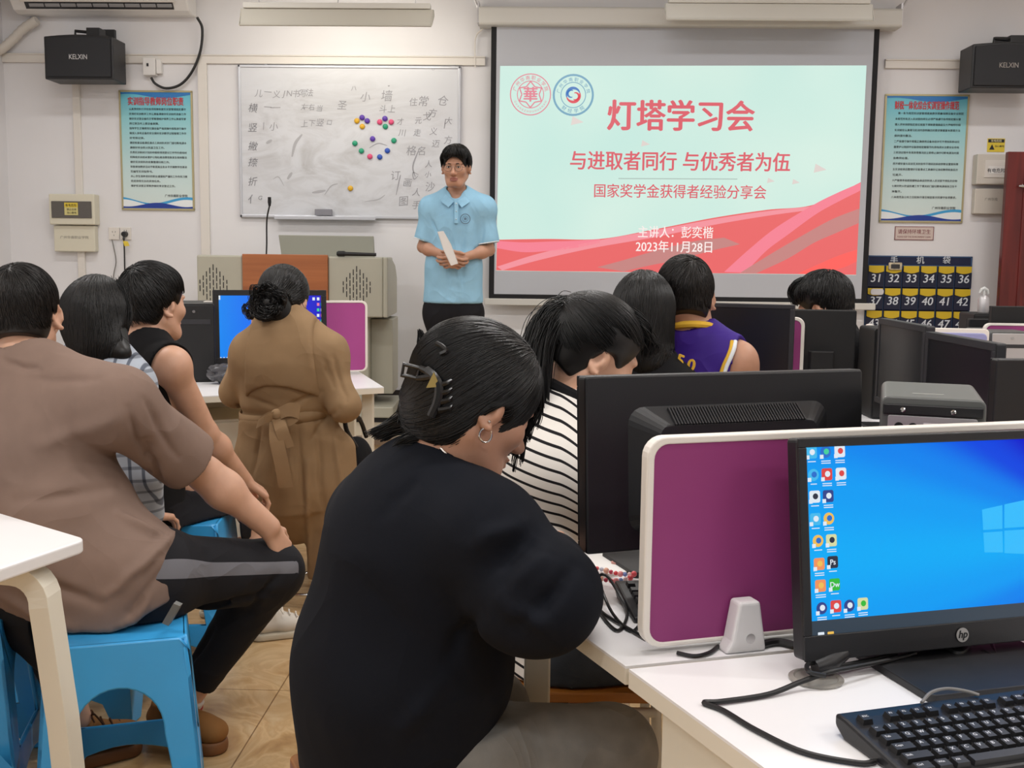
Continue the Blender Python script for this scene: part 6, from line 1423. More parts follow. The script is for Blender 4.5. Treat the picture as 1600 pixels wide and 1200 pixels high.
# ------------------------------------------------------------------ the people
def person(label, px, py, Y, z=0.0):
    p = at(px, py, Y); return thing('person', label, 'person', (p[0], p[1], z))

def cloth(name, rgb, rough=0.85, noise=0.05, weave=0.12, sc=900, wr=0.30, ws=7.0): return mat(name, rgb, rough, noise=noise, nscale=14, bump=weave, bscale=sc, spec=0.2, wrinkle=wr, wscale=ws)

def stripe_mat(name, c0, c1, period, width):
    m = bpy.data.materials.new(name); m.use_nodes = True; nt = m.node_tree; b = nt.nodes['Principled BSDF']
    a = nt.nodes.new('ShaderNodeAttribute'); a.attribute_name = 'band'
    d = nt.nodes.new('ShaderNodeMath'); d.operation = 'DIVIDE'; d.inputs[1].default_value = period; nt.links.new(a.outputs['Fac'], d.inputs[0])
    f = nt.nodes.new('ShaderNodeMath'); f.operation = 'FRACT'; nt.links.new(d.outputs[0], f.inputs[0])
    l = nt.nodes.new('ShaderNodeMath'); l.operation = 'LESS_THAN'; l.inputs[1].default_value = width; nt.links.new(f.outputs[0], l.inputs[0])
    mx = nt.nodes.new('ShaderNodeMixRGB'); mx.inputs[1].default_value = lin(c0)+(1,); mx.inputs[2].default_value = lin(c1)+(1,); nt.links.new(l.outputs[0], mx.inputs[0]); nt.links.new(mx.outputs[0], b.inputs['Base Color'])
    b.inputs['Roughness'].default_value = 0.85; b.inputs['Specular IOR Level'].default_value = 0.2
    return m

def plaid_mat(name):
    m = bpy.data.materials.new(name); m.use_nodes = True; nt = m.node_tree; b = nt.nodes['Principled BSDF']
    tc = nt.nodes.new('ShaderNodeTexCoord'); last = None
    for ax, sc in (('X', 27.0), ('Z', 24.0)):
        w_ = nt.nodes.new('ShaderNodeTexWave'); w_.bands_direction = ax; w_.inputs['Scale'].default_value = sc/3.0; w_.inputs['Distortion'].default_value = 0.3; nt.links.new(tc.outputs['Object'], w_.inputs[0])
        r = nt.nodes.new('ShaderNodeValToRGB'); nt.links.new(w_.outputs['Fac'], r.inputs[0]); e = r.color_ramp.elements; e[0].position = 0.80; e[0].color = lin((204, 210, 218))+(1,); e[1].position = 0.92; e[1].color = lin((112, 118, 130))+(1,)
        if last is None: last = r
        else:
            mx = nt.nodes.new('ShaderNodeMixRGB'); mx.blend_type = 'MULTIPLY'; mx.inputs[0].default_value = 0.8; nt.links.new(last.outputs[0], mx.inputs[1]); nt.links.new(r.outputs[0], mx.inputs[2]); nt.links.new(mx.outputs[0], b.inputs['Base Color'])
    b.inputs['Roughness'].default_value = 0.85
    return m
def attr_mat(name, c0, c1):
    m = cloth(name, c0, 0.8); nt = m.node_tree; b = nt.nodes['Principled BSDF']; a = nt.nodes.new('ShaderNodeAttribute'); a.attribute_name = 'band'
    g = nt.nodes.new('ShaderNodeMath'); g.operation = 'GREATER_THAN'; g.inputs[1].default_value = 0.0; nt.links.new(a.outputs['Fac'], g.inputs[0])
    mx = nt.nodes.new('ShaderNodeMixRGB'); mx.inputs[1].default_value = lin(c0)+(1,); mx.inputs[2].default_value = lin(c1)+(1,); nt.links.new(g.outputs[0], mx.inputs[0]); nt.links.new(mx.outputs[0], b.inputs['Base Color']); return m
M_BROWN = cloth('taupe_cotton', (130, 109, 98), wr=0.42, ws=4.0); M_NAVY2 = cloth('navy_fleece', (14, 17, 25), 0.9, wr=0.3, ws=4.5); M_TAN = cloth('tan_gabardine', (146, 119, 88), 0.75, wr=0.35, ws=5.0)
M_BLKC = cloth('black_cotton', (20, 20, 22), 0.9); M_TROU = cloth('black_trouser_cloth', (27, 27, 31), 0.8); M_SKY = cloth('sky_blue_pique', (150, 197, 224), 0.8)
M_PURJ = cloth('purple_jersey_mesh', (58, 32, 128), 0.6); M_GOLD = cloth('gold_trim', (222, 176, 60), 0.6); M_DENIM = cloth('grey_denim', (126, 125, 122), 0.85, 0.18); M_DKDEN = cloth('charcoal_denim', (52, 56, 62), 0.85, 0.2)
M_STRIPE = stripe_mat('striped_jersey', (226, 222, 216), (28, 27, 30), 0.0235, 0.25); M_PLAID = plaid_mat('grey_plaid')
M_REFL = cloth('grey_side_stripe', (104, 104, 110), 0.6)

def tube_part(name, pts, r, m, root, n=10, closed=False, flat=None):
    return child(MB().tube(pts, r, n, closed=closed).build(name, m, None, smooth=True), root)

def neck_band(name, F_, c, n, rx, ry, r, m, root, side):
    """a collar ring round the neck: centre c, axis n, side vector"""
    n = nrm(n); u = nrm(np.array(side)-n*np.dot(side, n)); v = np.cross(n, u)
    return tube_part(name, [c+u*rx*math.cos(t)+v*ry*math.sin(t) for t in np.linspace(0, 2*PI, 40, endpoint=False)], r, m, root, 8, True)

# ================= presenter in the light blue polo shirt
def presenter():
    root = person('person standing in a light blue polo shirt and glasses, holding folded papers', 712, 470, 6.5, DZ)
    W = dict(W0, chest=0.138, belly=0.126, hip=0.145, arm=0.037, thigh=0.07)
    J = dict(neck=at(714, 309, 6.52), shR=at(676, 327, 6.52), shL=at(754, 327, 6.50), elR=at(661, 386, 6.52), elL=at(764, 391, 6.50), wrR=at(693, 399, 6.36), wrL=at(724, 402, 6.35), pel=at(708, 478, 6.54))
    J['belly'] = at(709, 420, 6.52); J['chest'] = at(712, 350, 6.52)
    for sd, px in (('R', 690), ('L', 728)):
        J['hip'+sd] = at(px, 492, 6.54); q = J['hip'+sd].copy(); J['kn'+sd] = np.array([q[0], 6.52, DZ+0.48]); J['an'+sd] = np.array([q[0], 6.56, DZ+0.09]); J['toe'+sd] = np.array([q[0]+(0.03 if sd == 'L' else -0.03), 6.40, DZ+0.045])
    F = Frame(at(713, 262, 6.44), (-0.10, -0.985, -0.06), (0, 0, 1), 0.965)
    dn = nrm((0.25, -0.1, -0.35)); 
    hands = [(J['wrR'], (0.75, -0.35, -0.45), (0.55, 0.75, 0.2), 1, dict(curl=(0.5, 0.7, 0.5))), (J['wrL'], (-0.85, -0.2, -0.3), (-0.2, 0.85, 0.3), -1, dict(curl=(0.35, 0.6, 0.4)))]
    make_body(root, J, F, W, M_SKIN2, 0.0036, hands, neck=0.047)
    S = Sdf(); torso_sdf(S, J, W, 0.024); s_, u_, f_ = axes_of(J)
    S.cap(J['belly'], J['pel']+[0, 0, -0.06], 0.160, 0.172, 0.05, flat=(f_, 0.66))
    for sd in 'RL':
        e = J['sh'+sd]+(J['el'+sd]-J['sh'+sd])*0.83; S.cap(J['sh'+sd], e, 0.064, 0.068, 0.03, cut=1)
    S.cap(J['neck']+[0, -0.01, 0.005], F(0, 0, -0.04), 0.056, 0.058, 0.01, 's'); S.cap(J['neck']+[0, -0.06, -0.010], J['neck']+[0, -0.10, 0.05], 0.020, 0.045, 0.01, 's')
    S.half(at(708, 474, 6.42), (0, 0, -1))
    sh = skin_mesh('polo_shirt', S, 0.006, M_SKY, root, [folds(0.005, 7, (0, 0, 1), 0.4, 3), pull(((694, 350), (700, 470), 0.0124, -0.009), ((732, 345), (724, 460), 0.0124, -0.009), ((668, 340), (684, 375), 0.0087, -0.009), ((755, 345), (745, 400), 0.0087, -0.009), ((715, 420), (725, 470), 0.0099, 0.008))])
    # collar, placket, sleeve piping, emblem
    c = MB(); nk = J['neck']
    for sg in (-1, 1):
        P = [nk+[0, 0.062, 0.045], nk+[sg*0.056, 0.04, 0.052], nk+[sg*0.072, -0.02, 0.038], nk+[sg*0.054, -0.082, 0.006], nk+[sg*0.008, -0.112, -0.030]]
        up = smooth_path(P, 5); lo = smooth_path([p+[sg*0.012, 0.0, -0.03] if i < 3 else p+[sg*0.03, -0.012, -0.032] for i, p in enumerate(P)], 5)
        n = len(up); c.add(up+lo+[q+[0, -0.004, 0.003] for q in up]+[q+[0, -0.005, 0.0] for q in lo], [(i, i+1, n+i+1, n+i) for i in range(n-1)]+[(2*n+i, 3*n+i, 3*n+i+1, 2*n+i+1) for i in range(n-1)]+[(n+i, n+i+1, 3*n+i+1, 3*n+i) for i in range(n-1)])
    child(c.build('collar', M_SKY, None, smooth=True), root)
    q = at(713, 322, 6.39); b = MB().box((q[0]-0.012, q[1]-0.003, q[2]-0.10), (q[0]+0.012, q[1]+0.01, q[2]+0.03))
    child(b.build('placket', M_SKY, None, bevel=0.002), root)
    for zz in (0.015, -0.03, -0.075): child(MB().ball((q[0], q[1]-0.004, q[2]+zz), (0.004, 0.002, 0.004), 10, 6).build('button', mat('pale_button', (196, 214, 226), 0.4), None, smooth=True), root)
    for sd in 'RL':
        a = J['sh'+sd]; e = a+(J['el'+sd]-a)*0.82; d = nrm(J['el'+sd]-a); u = nrm(np.cross(d, (0, 1, 0))); v = np.cross(d, u)
        tube_part('sleeve_piping', [e+0.0675*(u*math.cos(t)+v*math.sin(t)) for t in np.linspace(0, 2*PI, 28, endpoint=False)], 0.0035, mat('white_piping', (226, 232, 236), 0.7), root, 6, True)
    q = at(727, 342, 6.40); em_ = MB(); fr = (q, np.array([1, 0, 0]), np.array([0, 0, 1.0]), np.array([0, -1.0, 0]))
    ring2(em_, (0, 0), 0.026, 0.030, 0, 0, fr); ring2(em_, (0, 0), 0.015, 0.017, 0, 0, fr); put_text(em_, '華', 0, -0.007, 0.018, 0.03, 'CENTER', 0, frame=fr)
    child(em_.build('chest_emblem', mat('emblem_slate', (84, 104, 124), 0.7), None), root)
    T = Sdf(); leg_cloth(T, J, W, 0.022); T.half(J['pel']+[0, 0, 0.10], (0, 0, 1)); skin_mesh('trousers', T, 0.008, M_TROU, root, [folds(0.004, 8)])
    for sd in 'RL': shoe(root, J['an'+sd]+[0, 0.05, 0], J['toe'+sd]+[0, -0.07, 0], DZ+0.001, (M_BLACKM, M_PAPER, M_PAPER))
    # hair with a parted fringe
    R_ = SKR+[0.006, 0.004, 0.012]
    def ex(S): S.ell(F(0, 0.02, 0.085), (0.072, 0.085, 0.045), F.ax, 0.03)
    base = hairbase(F, ex, True, -0.05, 0.006); parts = [base]
    rt = scalp(1500, scalp_mask(0.50, -0.35)); parts.append(tubes(conform(groom(F, rt, crown_flow((0.1, -0.3, 0.95), 0.3, 0.25), 0.05, 8, 0.05, 0.05, wob=0.10, rad=R_, shell=1.10)), RNG.uniform(.0012, .0020, 1500)))
    for k in range(26):
        x0 = RNG.uniform(-0.05, 0.05); sg = 1 if x0 > -0.008 else -1
        parts.append(lock(F, [(x0*0.6, 0.045, 0.118), (x0*0.9+sg*0.004, 0.088, 0.112), (x0+sg*0.014, 0.104, 0.085), (x0+sg*0.026, 0.102, 0.048+0.016*(1-abs(x0)/0.05))], 14, 0.005, 0.0012, 12))
    for sg in (-1, 1):
        for k in range(8): parts.append(lock(F, [(sg*0.06, 0.03, 0.10), (sg*0.083, 0.045, 0.06), (sg*0.084, 0.04, 0.0+0.01*k/8)], 12, 0.006, 0.0012, 10))
    raw_mesh('hair', parts, M_HAIR, root)
    fc = MB()
    for sg in (-1, 1):
        for k in range(5): fc.tube([F(sg*(0.016+0.007*k), 0.1005-0.003*k*k*0.35, 0.020+0.002*math.sin(k*0.8)), F(sg*(0.024+0.007*k), 0.099-0.003*(k+1)*(k+1)*0.35, 0.0205+0.002*math.sin((k+1)*0.8))], 0.0024, 5)
    child(fc.build('eyebrows', M_HAIR, None), root)
    for sg in (-1, 1):
        e = MB(); e.ball((0, 0, 0), (0.0105, 0.004, 0.0046), 14, 8); ey = e.build('eye', mat('eye_white', (196, 188, 182), 0.25), None, smooth=True); ey.location = F(sg*0.031, 0.0915, 0.001); child(ey, root)
        i_ = MB(); i_.ball((0, 0, 0), 0.0047, 12, 8); io = i_.build('iris', mat('dark_iris', (28, 20, 18), 0.15), None, smooth=True); io.location = F(sg*0.030, 0.0930, 0.001); child(io, root)
        lid = MB().tube([F(sg*(0.031+0.0125*math.cos(t)), 0.0945-0.002*abs(math.cos(t)), 0.002+0.0045*math.sin(t)) for t in np.linspace(0, PI, 10)], 0.0011, 5).build('upper_lid', M_HAIR, None, smooth=True); child(lid, root)
    g = MB()
    for sg in (-1, 1):
        g.tube([F(sg*0.033+0.024*math.cos(t), 0.108-0.006*abs(math.cos(t)), -0.004+0.019*math.sin(t)) for t in np.linspace(0, 2*PI, 28, endpoint=False)], 0.0011, 6, closed=True)
        g.tube([F(sg*0.057, 0.103, 0.0), F(sg*0.072, 0.085, 0.002), F(sg*0.082, -0.01, 0.004)], 0.0011, 6)
    g.tube([F(-0.009, 0.110, 0.0), F(0, 0.113, 0.003), F(0.009, 0.110, 0.0)], 0.0011, 6)
    child(g.build('glasses', mat('thin_metal_frame', (110, 100, 92), 0.3, 0.8), None), root)
    # folded papers
    t = thing('folded_papers', 'folded white papers held by the person in the light blue polo', 'papers', tuple(at(702, 400, 6.30)))
    p = MB(); L0 = np.array(t.location)
    for k, (dx, dyy) in enumerate(((0, 0), (0.008, 0.006), (-0.006, 0.012))):
        Q = [at(x+dx*120, y, 6.24+dyy+(y-360)*0.0004)-L0 for x, y in ((684, 362), (692, 361), (704, 382), (715, 412), (705, 415), (694, 392))]; m_ = len(Q)
        p.add(Q+[q+np.array([0.0, 0.003, 0]) for q in Q], [tuple(range(m_)), tuple(range(2*m_-1, m_-1, -1))]+[(i, i+m_, (i+1) % m_+m_, (i+1) % m_) for i in range(m_)])
    p.build('sheets', M_PAPER, t)
presenter()

# ================= taupe t-shirt, front left
def brown():
    Sdf.seat = (-1.00, 2.48, 0.462, 0.205)
    root = person('person in a taupe t-shirt seen from behind on the near blue stool, hand on knee', 100, 930, 2.5)
    W = dict(W0, chest=0.172, belly=0.16, hip=0.165, dep=0.64, arm=0.050, thigh=0.083, sh=0.06)
    J = dict(neck=at(40, 567, 2.66), shR=at(186, 632, 2.55), shL=at(-88, 640, 2.72), elR=at(322, 742, 2.74), elL=at(-150, 780, 2.85), wrR=at(420, 824, 2.81), wrL=np.array([-1.44, 2.86, 0.68]), pel=at(118, 950, 2.57))
    J['chest'] = at(62, 690, 2.62); J['belly'] = at(95, 830, 2.60)
    J.update(hipR=at(230, 940, 2.56), hipL=at(60, 940, 2.7), knR=at(424, 893, 2.86), knL=np.array([-1.42, 2.84, 0.50]), anR=at(297, 1085, 2.86), anL=np.array([-1.20, 2.68, 0.11]))
    for k in ('hipR', 'hipL', 'knL'): J[k][2] = max(J[k][2], 0.55)
    F = Frame(at(38, 492, 2.72), (-0.16, 0.98, -0.05), (-0.02, -0.05, 1), 1.02)
    kd = nrm(at(452, 875, 2.86)-J['wrR']); hands = [(J['wrR'], kd+np.array([0.12, 0.05, -0.30]), (-0.50, 0.55, -0.75), 1, dict(curl=(0.55, 0.5, 0.35), spread=0.13))]
    make_body(root, J, F, W, M_SKIN, 0.0036, hands, False)
    S = Sdf(); torso_sdf(S, J, W, 0.022); s_, u_, f_ = axes_of(J)
    S.cap(J['belly'], J['pel']+u_*0.02, 0.200, 0.215, 0.05, flat=(f_, 0.78)); S.cap(J['belly']+s_*0.03, J['pel']+s_*0.085+f_*0.02, 0.165, 0.205, 0.06, flat=(f_, 0.85)); S.ell(J['hipR']+[-0.02, -0.02, 0.02], (0.118, 0.128, 0.125), None, 0.06)
    for sd in 'RL': e = J['sh'+sd]+(J['el'+sd]-J['sh'+sd])*0.80; S.cap(J['sh'+sd]-u_*0.01, e, 0.078, 0.083, 0.035, cut=1)
    S.cap(J['neck']+u_*0.0, F(0, 0, -0.02), 0.064, 0.066, 0.012, 's')
    S.cap(J['pel'], J['pel']-[0, 0, 0.08], 0.212, 0.214, 0.04, flat=(f_, 0.78)); S.half(at(150, 1003, 2.38), (0.50, -0.1, -0.86)); S.half(at(150, 1003, 2.38), (-0.22, -0.1, -0.97))
    Cc = lambda *s: pull(*[(a[:2], b[:2], w_, d) for a, b, w_, d in s])
    sh = skin_mesh('t_shirt', S, 0.0055, M_BROWN, root, [folds(0.006, 5.5, nrm(J['elR']-J['shR']), 0.5, 1), Cc(
        ((250, 770, 2.36), (232, 690, 2.38), 0.0099, -0.0192), ((258, 800, 2.36), (215, 740, 2.34), 0.0087, -0.0160), ((262, 840, 2.4), (190, 800, 2.3), 0.0112, 0.0160), ((285, 860, 2.42), (210, 960, 2.3), 0.0136, -0.0192), ((280, 830, 2.42), (170, 930, 2.28), 0.0124, 0.0160),
        ((268, 880, 2.4), (200, 990, 2.28), 0.0112, 0.0160), ((60, 700, 2.34), (200, 650, 2.36), 0.0186, 0.0096), ((20, 780, 2.32), (190, 760, 2.32), 0.0155, -0.0096), ((10, 880, 2.30), (150, 940, 2.26), 0.0136, -0.0144), ((-10, 930, 2.28), (110, 985, 2.25), 0.0124, 0.0144), ((230, 620, 2.4), (280, 720, 2.5), 0.0099, -0.0112), ((205, 640, 2.38), (232, 740, 2.42), 0.0087, -0.0128), ((0, 560, 2.48), (60, 575, 2.46), 0.0087, -0.0096), ((40, 590, 2.44), (150, 590, 2.42), 0.0124, -0.0080))])
    neck_band('collar', F, J['neck']+u_*0.016+f_*0.006, u_*0.9+f_*0.25, 0.067, 0.062, 0.008, M_BROWN, root, s_)
    T = Sdf(); leg_cloth(T, J, W, 0.020, cuff=0.90, taper=0.8); T.cap(J['hipL']-[0, 0, 0.02], J['hipR']-[0, 0, 0.02], 0.115, 0.115, 0.05); T.cap(J['pel']-s_*0.14, J['pel']+s_*0.1, 0.13, None, 0.05, flat=((0, 0, 1.0), 0.7)); T.half((0, 0, 0.462), (0, 0, -1)) if False else None
    T.half(J['pel']+[0, 0, 0.16], (-0.35, 0, 1))
    dl = J['knR']-J['hipR']; Ll = np.linalg.norm(dl); du = dl/Ll; out = nrm(np.cross(du, (0, 0, 1.0))); upv = np.cross(out, du); ds_ = J['anR']-J['knR']
    def stripe(C):      # > 0 inside the side stripe
        q = C-J['hipR']; t = q@du; a = np.degrees(np.arctan2(q@upv, q@out)); return np.minimum(1-np.abs(a-18)/10.5, np.minimum((t+0.08)*8, (Ll+0.02-t)*8))
    tr_ = skin_mesh('trousers', T, 0.005, attr_mat('striped_trouser_cloth', (30, 30, 34), (112, 112, 118)), root, attr=dict(band=stripe), disp=[folds(0.004, 8, (0.4, 0.6, 0.2), 0.5, 8), Cc(((440, 900, 2.8), (390, 960, 2.8), 0.0124, -0.0128), ((290, 1040, 2.78), (330, 980, 2.8), 0.0099, -0.0112), ((430, 930, 2.82), (330, 950, 2.74), 0.0124, -0.0128))])
    q0, q1 = at(276, 945, 2.40), at(258, 976, 2.40); d = nrm(q1-q0); nn = nrm(np.cross(d, (0.3, -0.9, 0.0))); lb_ = MB(); P = [q0-nn*0.008, q0+nn*0.008, q1+nn*0.008, q1-nn*0.008]; lb_.add(P+[p+[0, 0.02, 0] for p in P], [(0, 1, 2, 3), (7, 6, 5, 4), (0, 4, 5, 1), (1, 5, 6, 2), (2, 6, 7, 3), (3, 7, 4, 0)]); child(lb_.build('trouser_label', mat('grey_label', (112, 114, 112), 0.6), None), root)
    sm = (cloth('tan_nubuck', (142, 98, 54), 0.75, wr=0.0), mat('gum_sole', (120, 76, 40), 0.6), cloth('brown_lace', (84, 54, 34), 0.8))
    a = on(238, 1150, 0.0); b = on(352, 1178, 0.0); shoe(root, a+[0.0, 0.0, 0], b, 0.001, sm, sole=0.035, hi=0.075)
    shoe(root, (-1.235, 2.64, 0), (-1.07, 2.78, 0), 0.001, sm, sole=0.035, hi=0.075)
    S2 = Sdf(); d = nrm(J['anR']-J['knR']); S2.cap(J['anR']-d*0.0, J['anR']+d*0.075, 0.046, 0.048, 0.02, cut=2); so = skin_mesh('sock', S2, 0.004, cloth('white_sock', (214, 210, 206), 0.9, wr=0.0), root)
    Pp = [J['anR']+d*0.025, ]
    for k, cc in enumerate(((170, 40, 48), (32, 42, 84))):
        u = nrm(np.cross(d, (1, 0, 0))); v = np.cross(d, u); tube_part('sock_stripe', [J['anR']+d*(0.018+0.012*k)+0.0485*(u*math.cos(t)+v*math.sin(t)) for t in np.linspace(0, 2*PI, 28, endpoint=False)], 0.0028, mat('sock_stripe_%d' % k, cc, 0.8), root, 6, True)
    base = hairbase(F, None, True, -0.052, 0.002); parts = [base]
    rt = scalp(5000, scalp_mask(0.45, -0.62, -0.2)); parts.append(tubes(conform(groom(F, rt, crown_flow((-0.1, -0.55, 0.85), 0.7), 0.024, 5, 0.06, 0.025, wob=0.06, shell=1.055)), RNG.uniform(.0006, .0011, 5000)))
    raw_mesh('hair', parts, M_HAIRB, root)
brown()
Sdf.seat = None

# ================= long black hair, grey plaid shirt (between the two on the left)
def plaid():
    Sdf.seat = (-1.33, 3.12, 0.462, 0.20)
    A = lambda x, y, Y: at(x, y, Y+0.04)
    root = person('person with long straight black hair and a grey plaid shirt behind the taupe t-shirt', 180, 820, 3.08)
    W = dict(W0, chest=0.135, belly=0.125, hip=0.155, arm=0.038)
    J = dict(neck=A(158, 562, 3.06), shR=A(196, 606, 3.02), shL=A(92, 602, 3.16), elR=A(226, 735, 3.03), elL=A(90, 730, 3.2), wrR=A(232, 806, 3.18), wrL=A(180, 810, 3.4), pel=A(120, 838, 3.06))
    J.update(hipR=A(158, 850, 3.08), hipL=A(82, 850, 3.12), knR=np.array([-1.62, 3.42, 0.54]), knL=np.array([-1.84, 3.30, 0.54]), anR=np.array([-1.64, 3.42, 0.1]), anL=np.array([-1.86, 3.32, 0.1])); J['toeR'] = J['anR']+[0.05, 0.1, -0.05]; J['toeL'] = J['anL']+[0.02, 0.1, -0.05]
    F = Frame(A(152, 500, 3.1), (-0.12, 0.95, -0.25), (0.04, 0.2, 1), 0.98)
    make_body(root, J, F, W, M_SKIN, 0.006, [(J['wrR'], (0.2, 0.8, -0.2), (0, 0, -1), 1, {}), (J['wrL'], (0.2, 0.8, -0.2), (0, 0, -1), -1, {})], False)
    S = Sdf(); torso_sdf(S, J, W, 0.028); s_, u_, f_ = axes_of(J)
    for sd in 'RL': S.cap(J['sh'+sd], J['el'+sd], 0.058, 0.054, 0.03); S.cap(J['el'+sd], J['wr'+sd], 0.054, 0.045, 0.02, cut=1)
    S.cap(J['belly'] if 'belly' in J else (J['neck']+J['pel'])/2, J['pel'], 0.165, 0.19, 0.05, flat=(f_, 0.75)); S.half(J['pel']-u_*0.04, -u_); S.cap(J['neck'], F(0, 0, -0.03), 0.06, None, 0.01, 's')
    skin_mesh('plaid_shirt', S, 0.007, M_PLAID, root, [folds(0.006, 7, (0, 0, 1), 0.5, 5)])
    neck_band('collar', F, J['neck']+u_*0.012, u_+f_*0.3, 0.064, 0.06, 0.013, M_PLAID, root, s_)
    T = Sdf(); leg_cloth(T, J, W, 0.018, cuff=0.95); T.half(J['pel']+[0, 0, 0.11], (0, 0, 1)); skin_mesh('trousers', T, 0.008, M_BLKC, root, [folds(0.004, 8)])
    for sd in 'RL': shoe(root, J['an'+sd]-[0.02, 0.06, 0], J['toe'+sd]+[0.02, 0.06, 0], 0.001, (M_BLACKM, M_PAPER, M_PAPER), h=0.006)
    g = F.d((0, 0, -1.0)); parts = [hairbase(F, lambda S: (S.cap(F(0, -0.06, 0.0), A(152, 545, 3.02), 0.085, 0.07, 0.04), S.cap(F(0.03, -0.03, -0.02), A(190, 552, 3.0), 0.055, 0.028, 0.03)), True, None, 0.006)]
    rt = scalp(4200, scalp_mask(0.40, -0.30)); side = np.array([1, 0, 0])
    def fl(p, age):
        d = (p-SKC)/SKR; low = np.clip((-p[:, 2:3]+0.05)/0.08, 0, 1); v = np.stack([d[:, 0]*0.7, -0.35+d[:, 1]*0.15, -np.ones(len(d))*0.75], 1); return v*(1-low)+(g+np.stack([-0.30*d[:, 0], 0*d[:, 0], 0*d[:, 0]], 1)+np.array([0.10, 0, 0]))*low
    nk = ((J['neck']-F.c)@F.ax.T/F.s, np.array([0.11, 0.085, 0.06])); sh_ = (((J['shR']+J['shL'])/2-F.c)@F.ax.T/F.s, np.array([0.19, 0.10, 0.075]))
    parts.append(tubes(conform(groom(F, rt, fl, 0.27, 18, 0.0, 0.05, 0.10, 0.015, (nk, sh_), shell=1.10, hang=True)), RNG.uniform(.0008, .0013, 4200)))
    for k in range(9): parts.append(lock(F, [(0.05+0.01*k/9, -0.04, 0.10), (0.082, -0.035, 0.03), (0.086, -0.04, -0.05), (0.084+0.002*k, -0.055, -0.12-0.004*k)], 40, 0.012, 0.0010, 16))
    raw_mesh('hair', parts, M_HAIR, root)
plaid()
Sdf.seat = None

# ================= black tank top
def tank():
    Sdf.seat = (-1.22, 3.56, 0.462, 0.20)
    A = lambda x, y, Y: at(x, y, Y+0.12)
    root = person('person in a black tank top with bare arms looking towards the whiteboard', 240, 800, 3.35)
    W = dict(W0, chest=0.138, belly=0.126, hip=0.15, arm=0.042, thigh=0.078, sh=0.05)
    J = dict(neck=A(226, 535, 3.36), shR=A(268, 572, 3.22), shL=A(186, 565, 3.46), elR=A(322, 676, 3.36), elL=A(200, 690, 3.6), wrR=A(384, 752, 3.54), wrL=A(300, 770, 3.75), pel=A(222, 815, 3.32))
    J.update(hipR=A(258, 824, 3.34), hipL=A(195, 824, 3.42), knR=at(392, 806, 3.72), knL=at(316, 810, 3.86), anR=at(397, 955, 3.70), anL=at(340, 950, 3.88))
    F = Frame(A(240, 476, 3.39), (0.50, 0.86, 0.0), (0, 0, 1), 1.0)
    make_body(root, J, F, W, M_SKIN, 0.0038, [(J['wrR'], (0.50, 0.45, -0.50), (-0.2, 0.15, -1), 1, dict(curl=(0.45, 0.5, 0.4), spread=0.1)), (J['wrL'], (0.5, 0.6, -0.2), (0, 0, -1), -1, {})], False)
    S = Sdf(); s_, u_, f_ = axes_of(J); torso_sdf(S, J, W, 0.012)
    S.cap(J['neck']*0.5+J['pel']*0.5, J['pel'], 0.15, 0.17, 0.05, flat=(f_, 0.72))
    for sd in 'RL':
        sg = 1 if sd == 'R' else -1; S.ell(J['sh'+sd]+s_*sg*0.028-u_*0.025, (0.070, 0.078, 0.10), np.array([s_, f_, u_]), 0.008, 's'); S.cap(J['sh'+sd]+s_*sg*0.045-u_*0.01, J['el'+sd]+s_*sg*0.02, 0.072, 0.075, 0.008, 's')
    S.cap(J['neck']+u_*0.0, F(0, -0.01, -0.03), 0.074, 0.08, 0.012, 's'); S.half(J['pel']-u_*0.03, -u_)
    skin_mesh('tank_top', S, 0.006, M_BLKC, root, [folds(0.005, 7, (0, 0, 1), 0.5, 4)])
    T = Sdf(); leg_cloth(T, J, W, 0.026, thigh_only=True, cuff=0.80); T.half(J['pel']+[0, 0, 0.11], (0, 0, 1)); skin_mesh('shorts', T, 0.007, M_TROU, root, [folds(0.005, 8, (0.4, 0.5, 0))])
    wm = (cloth('white_canvas', (206, 200, 190), 0.8, wr=0.0), mat('off_white_sole', (196, 186, 166), 0.6), cloth('cream_lace', (222, 216, 204), 0.8))
    a = on(392, 1000, 0); b = on(470, 990, 0); shoe(root, a, b, 0.001, wm, sole=0.025, hi=0.07); shoe(root, J['anL']-[0.05, 0.03, 0], J['anL']+[0.12, 0.17, 0], 0.001, wm, h=0.006)
    parts = [hairbase(F, lambda S: S.ell(F(0, 0.0, 0.07), (0.078, 0.09, 0.06), F.ax, 0.03), True, -0.05, 0.006)]
    R_ = SKR+[0.006, 0.006, 0.014]
    rt = scalp(3200, scalp_mask(0.42, -0.55, -0.15)); parts.append(tubes(conform(groom(F, rt, crown_flow((0.0, -0.6, 0.8), 0.45, 0.15), 0.05, 8, 0.02, 0.04, 0.3, 0.08, rad=R_, shell=1.07)), RNG.uniform(.0008, .0014, 3200)))
    raw_mesh('hair', parts, M_HAIR, root)
tank()
Sdf.seat = None

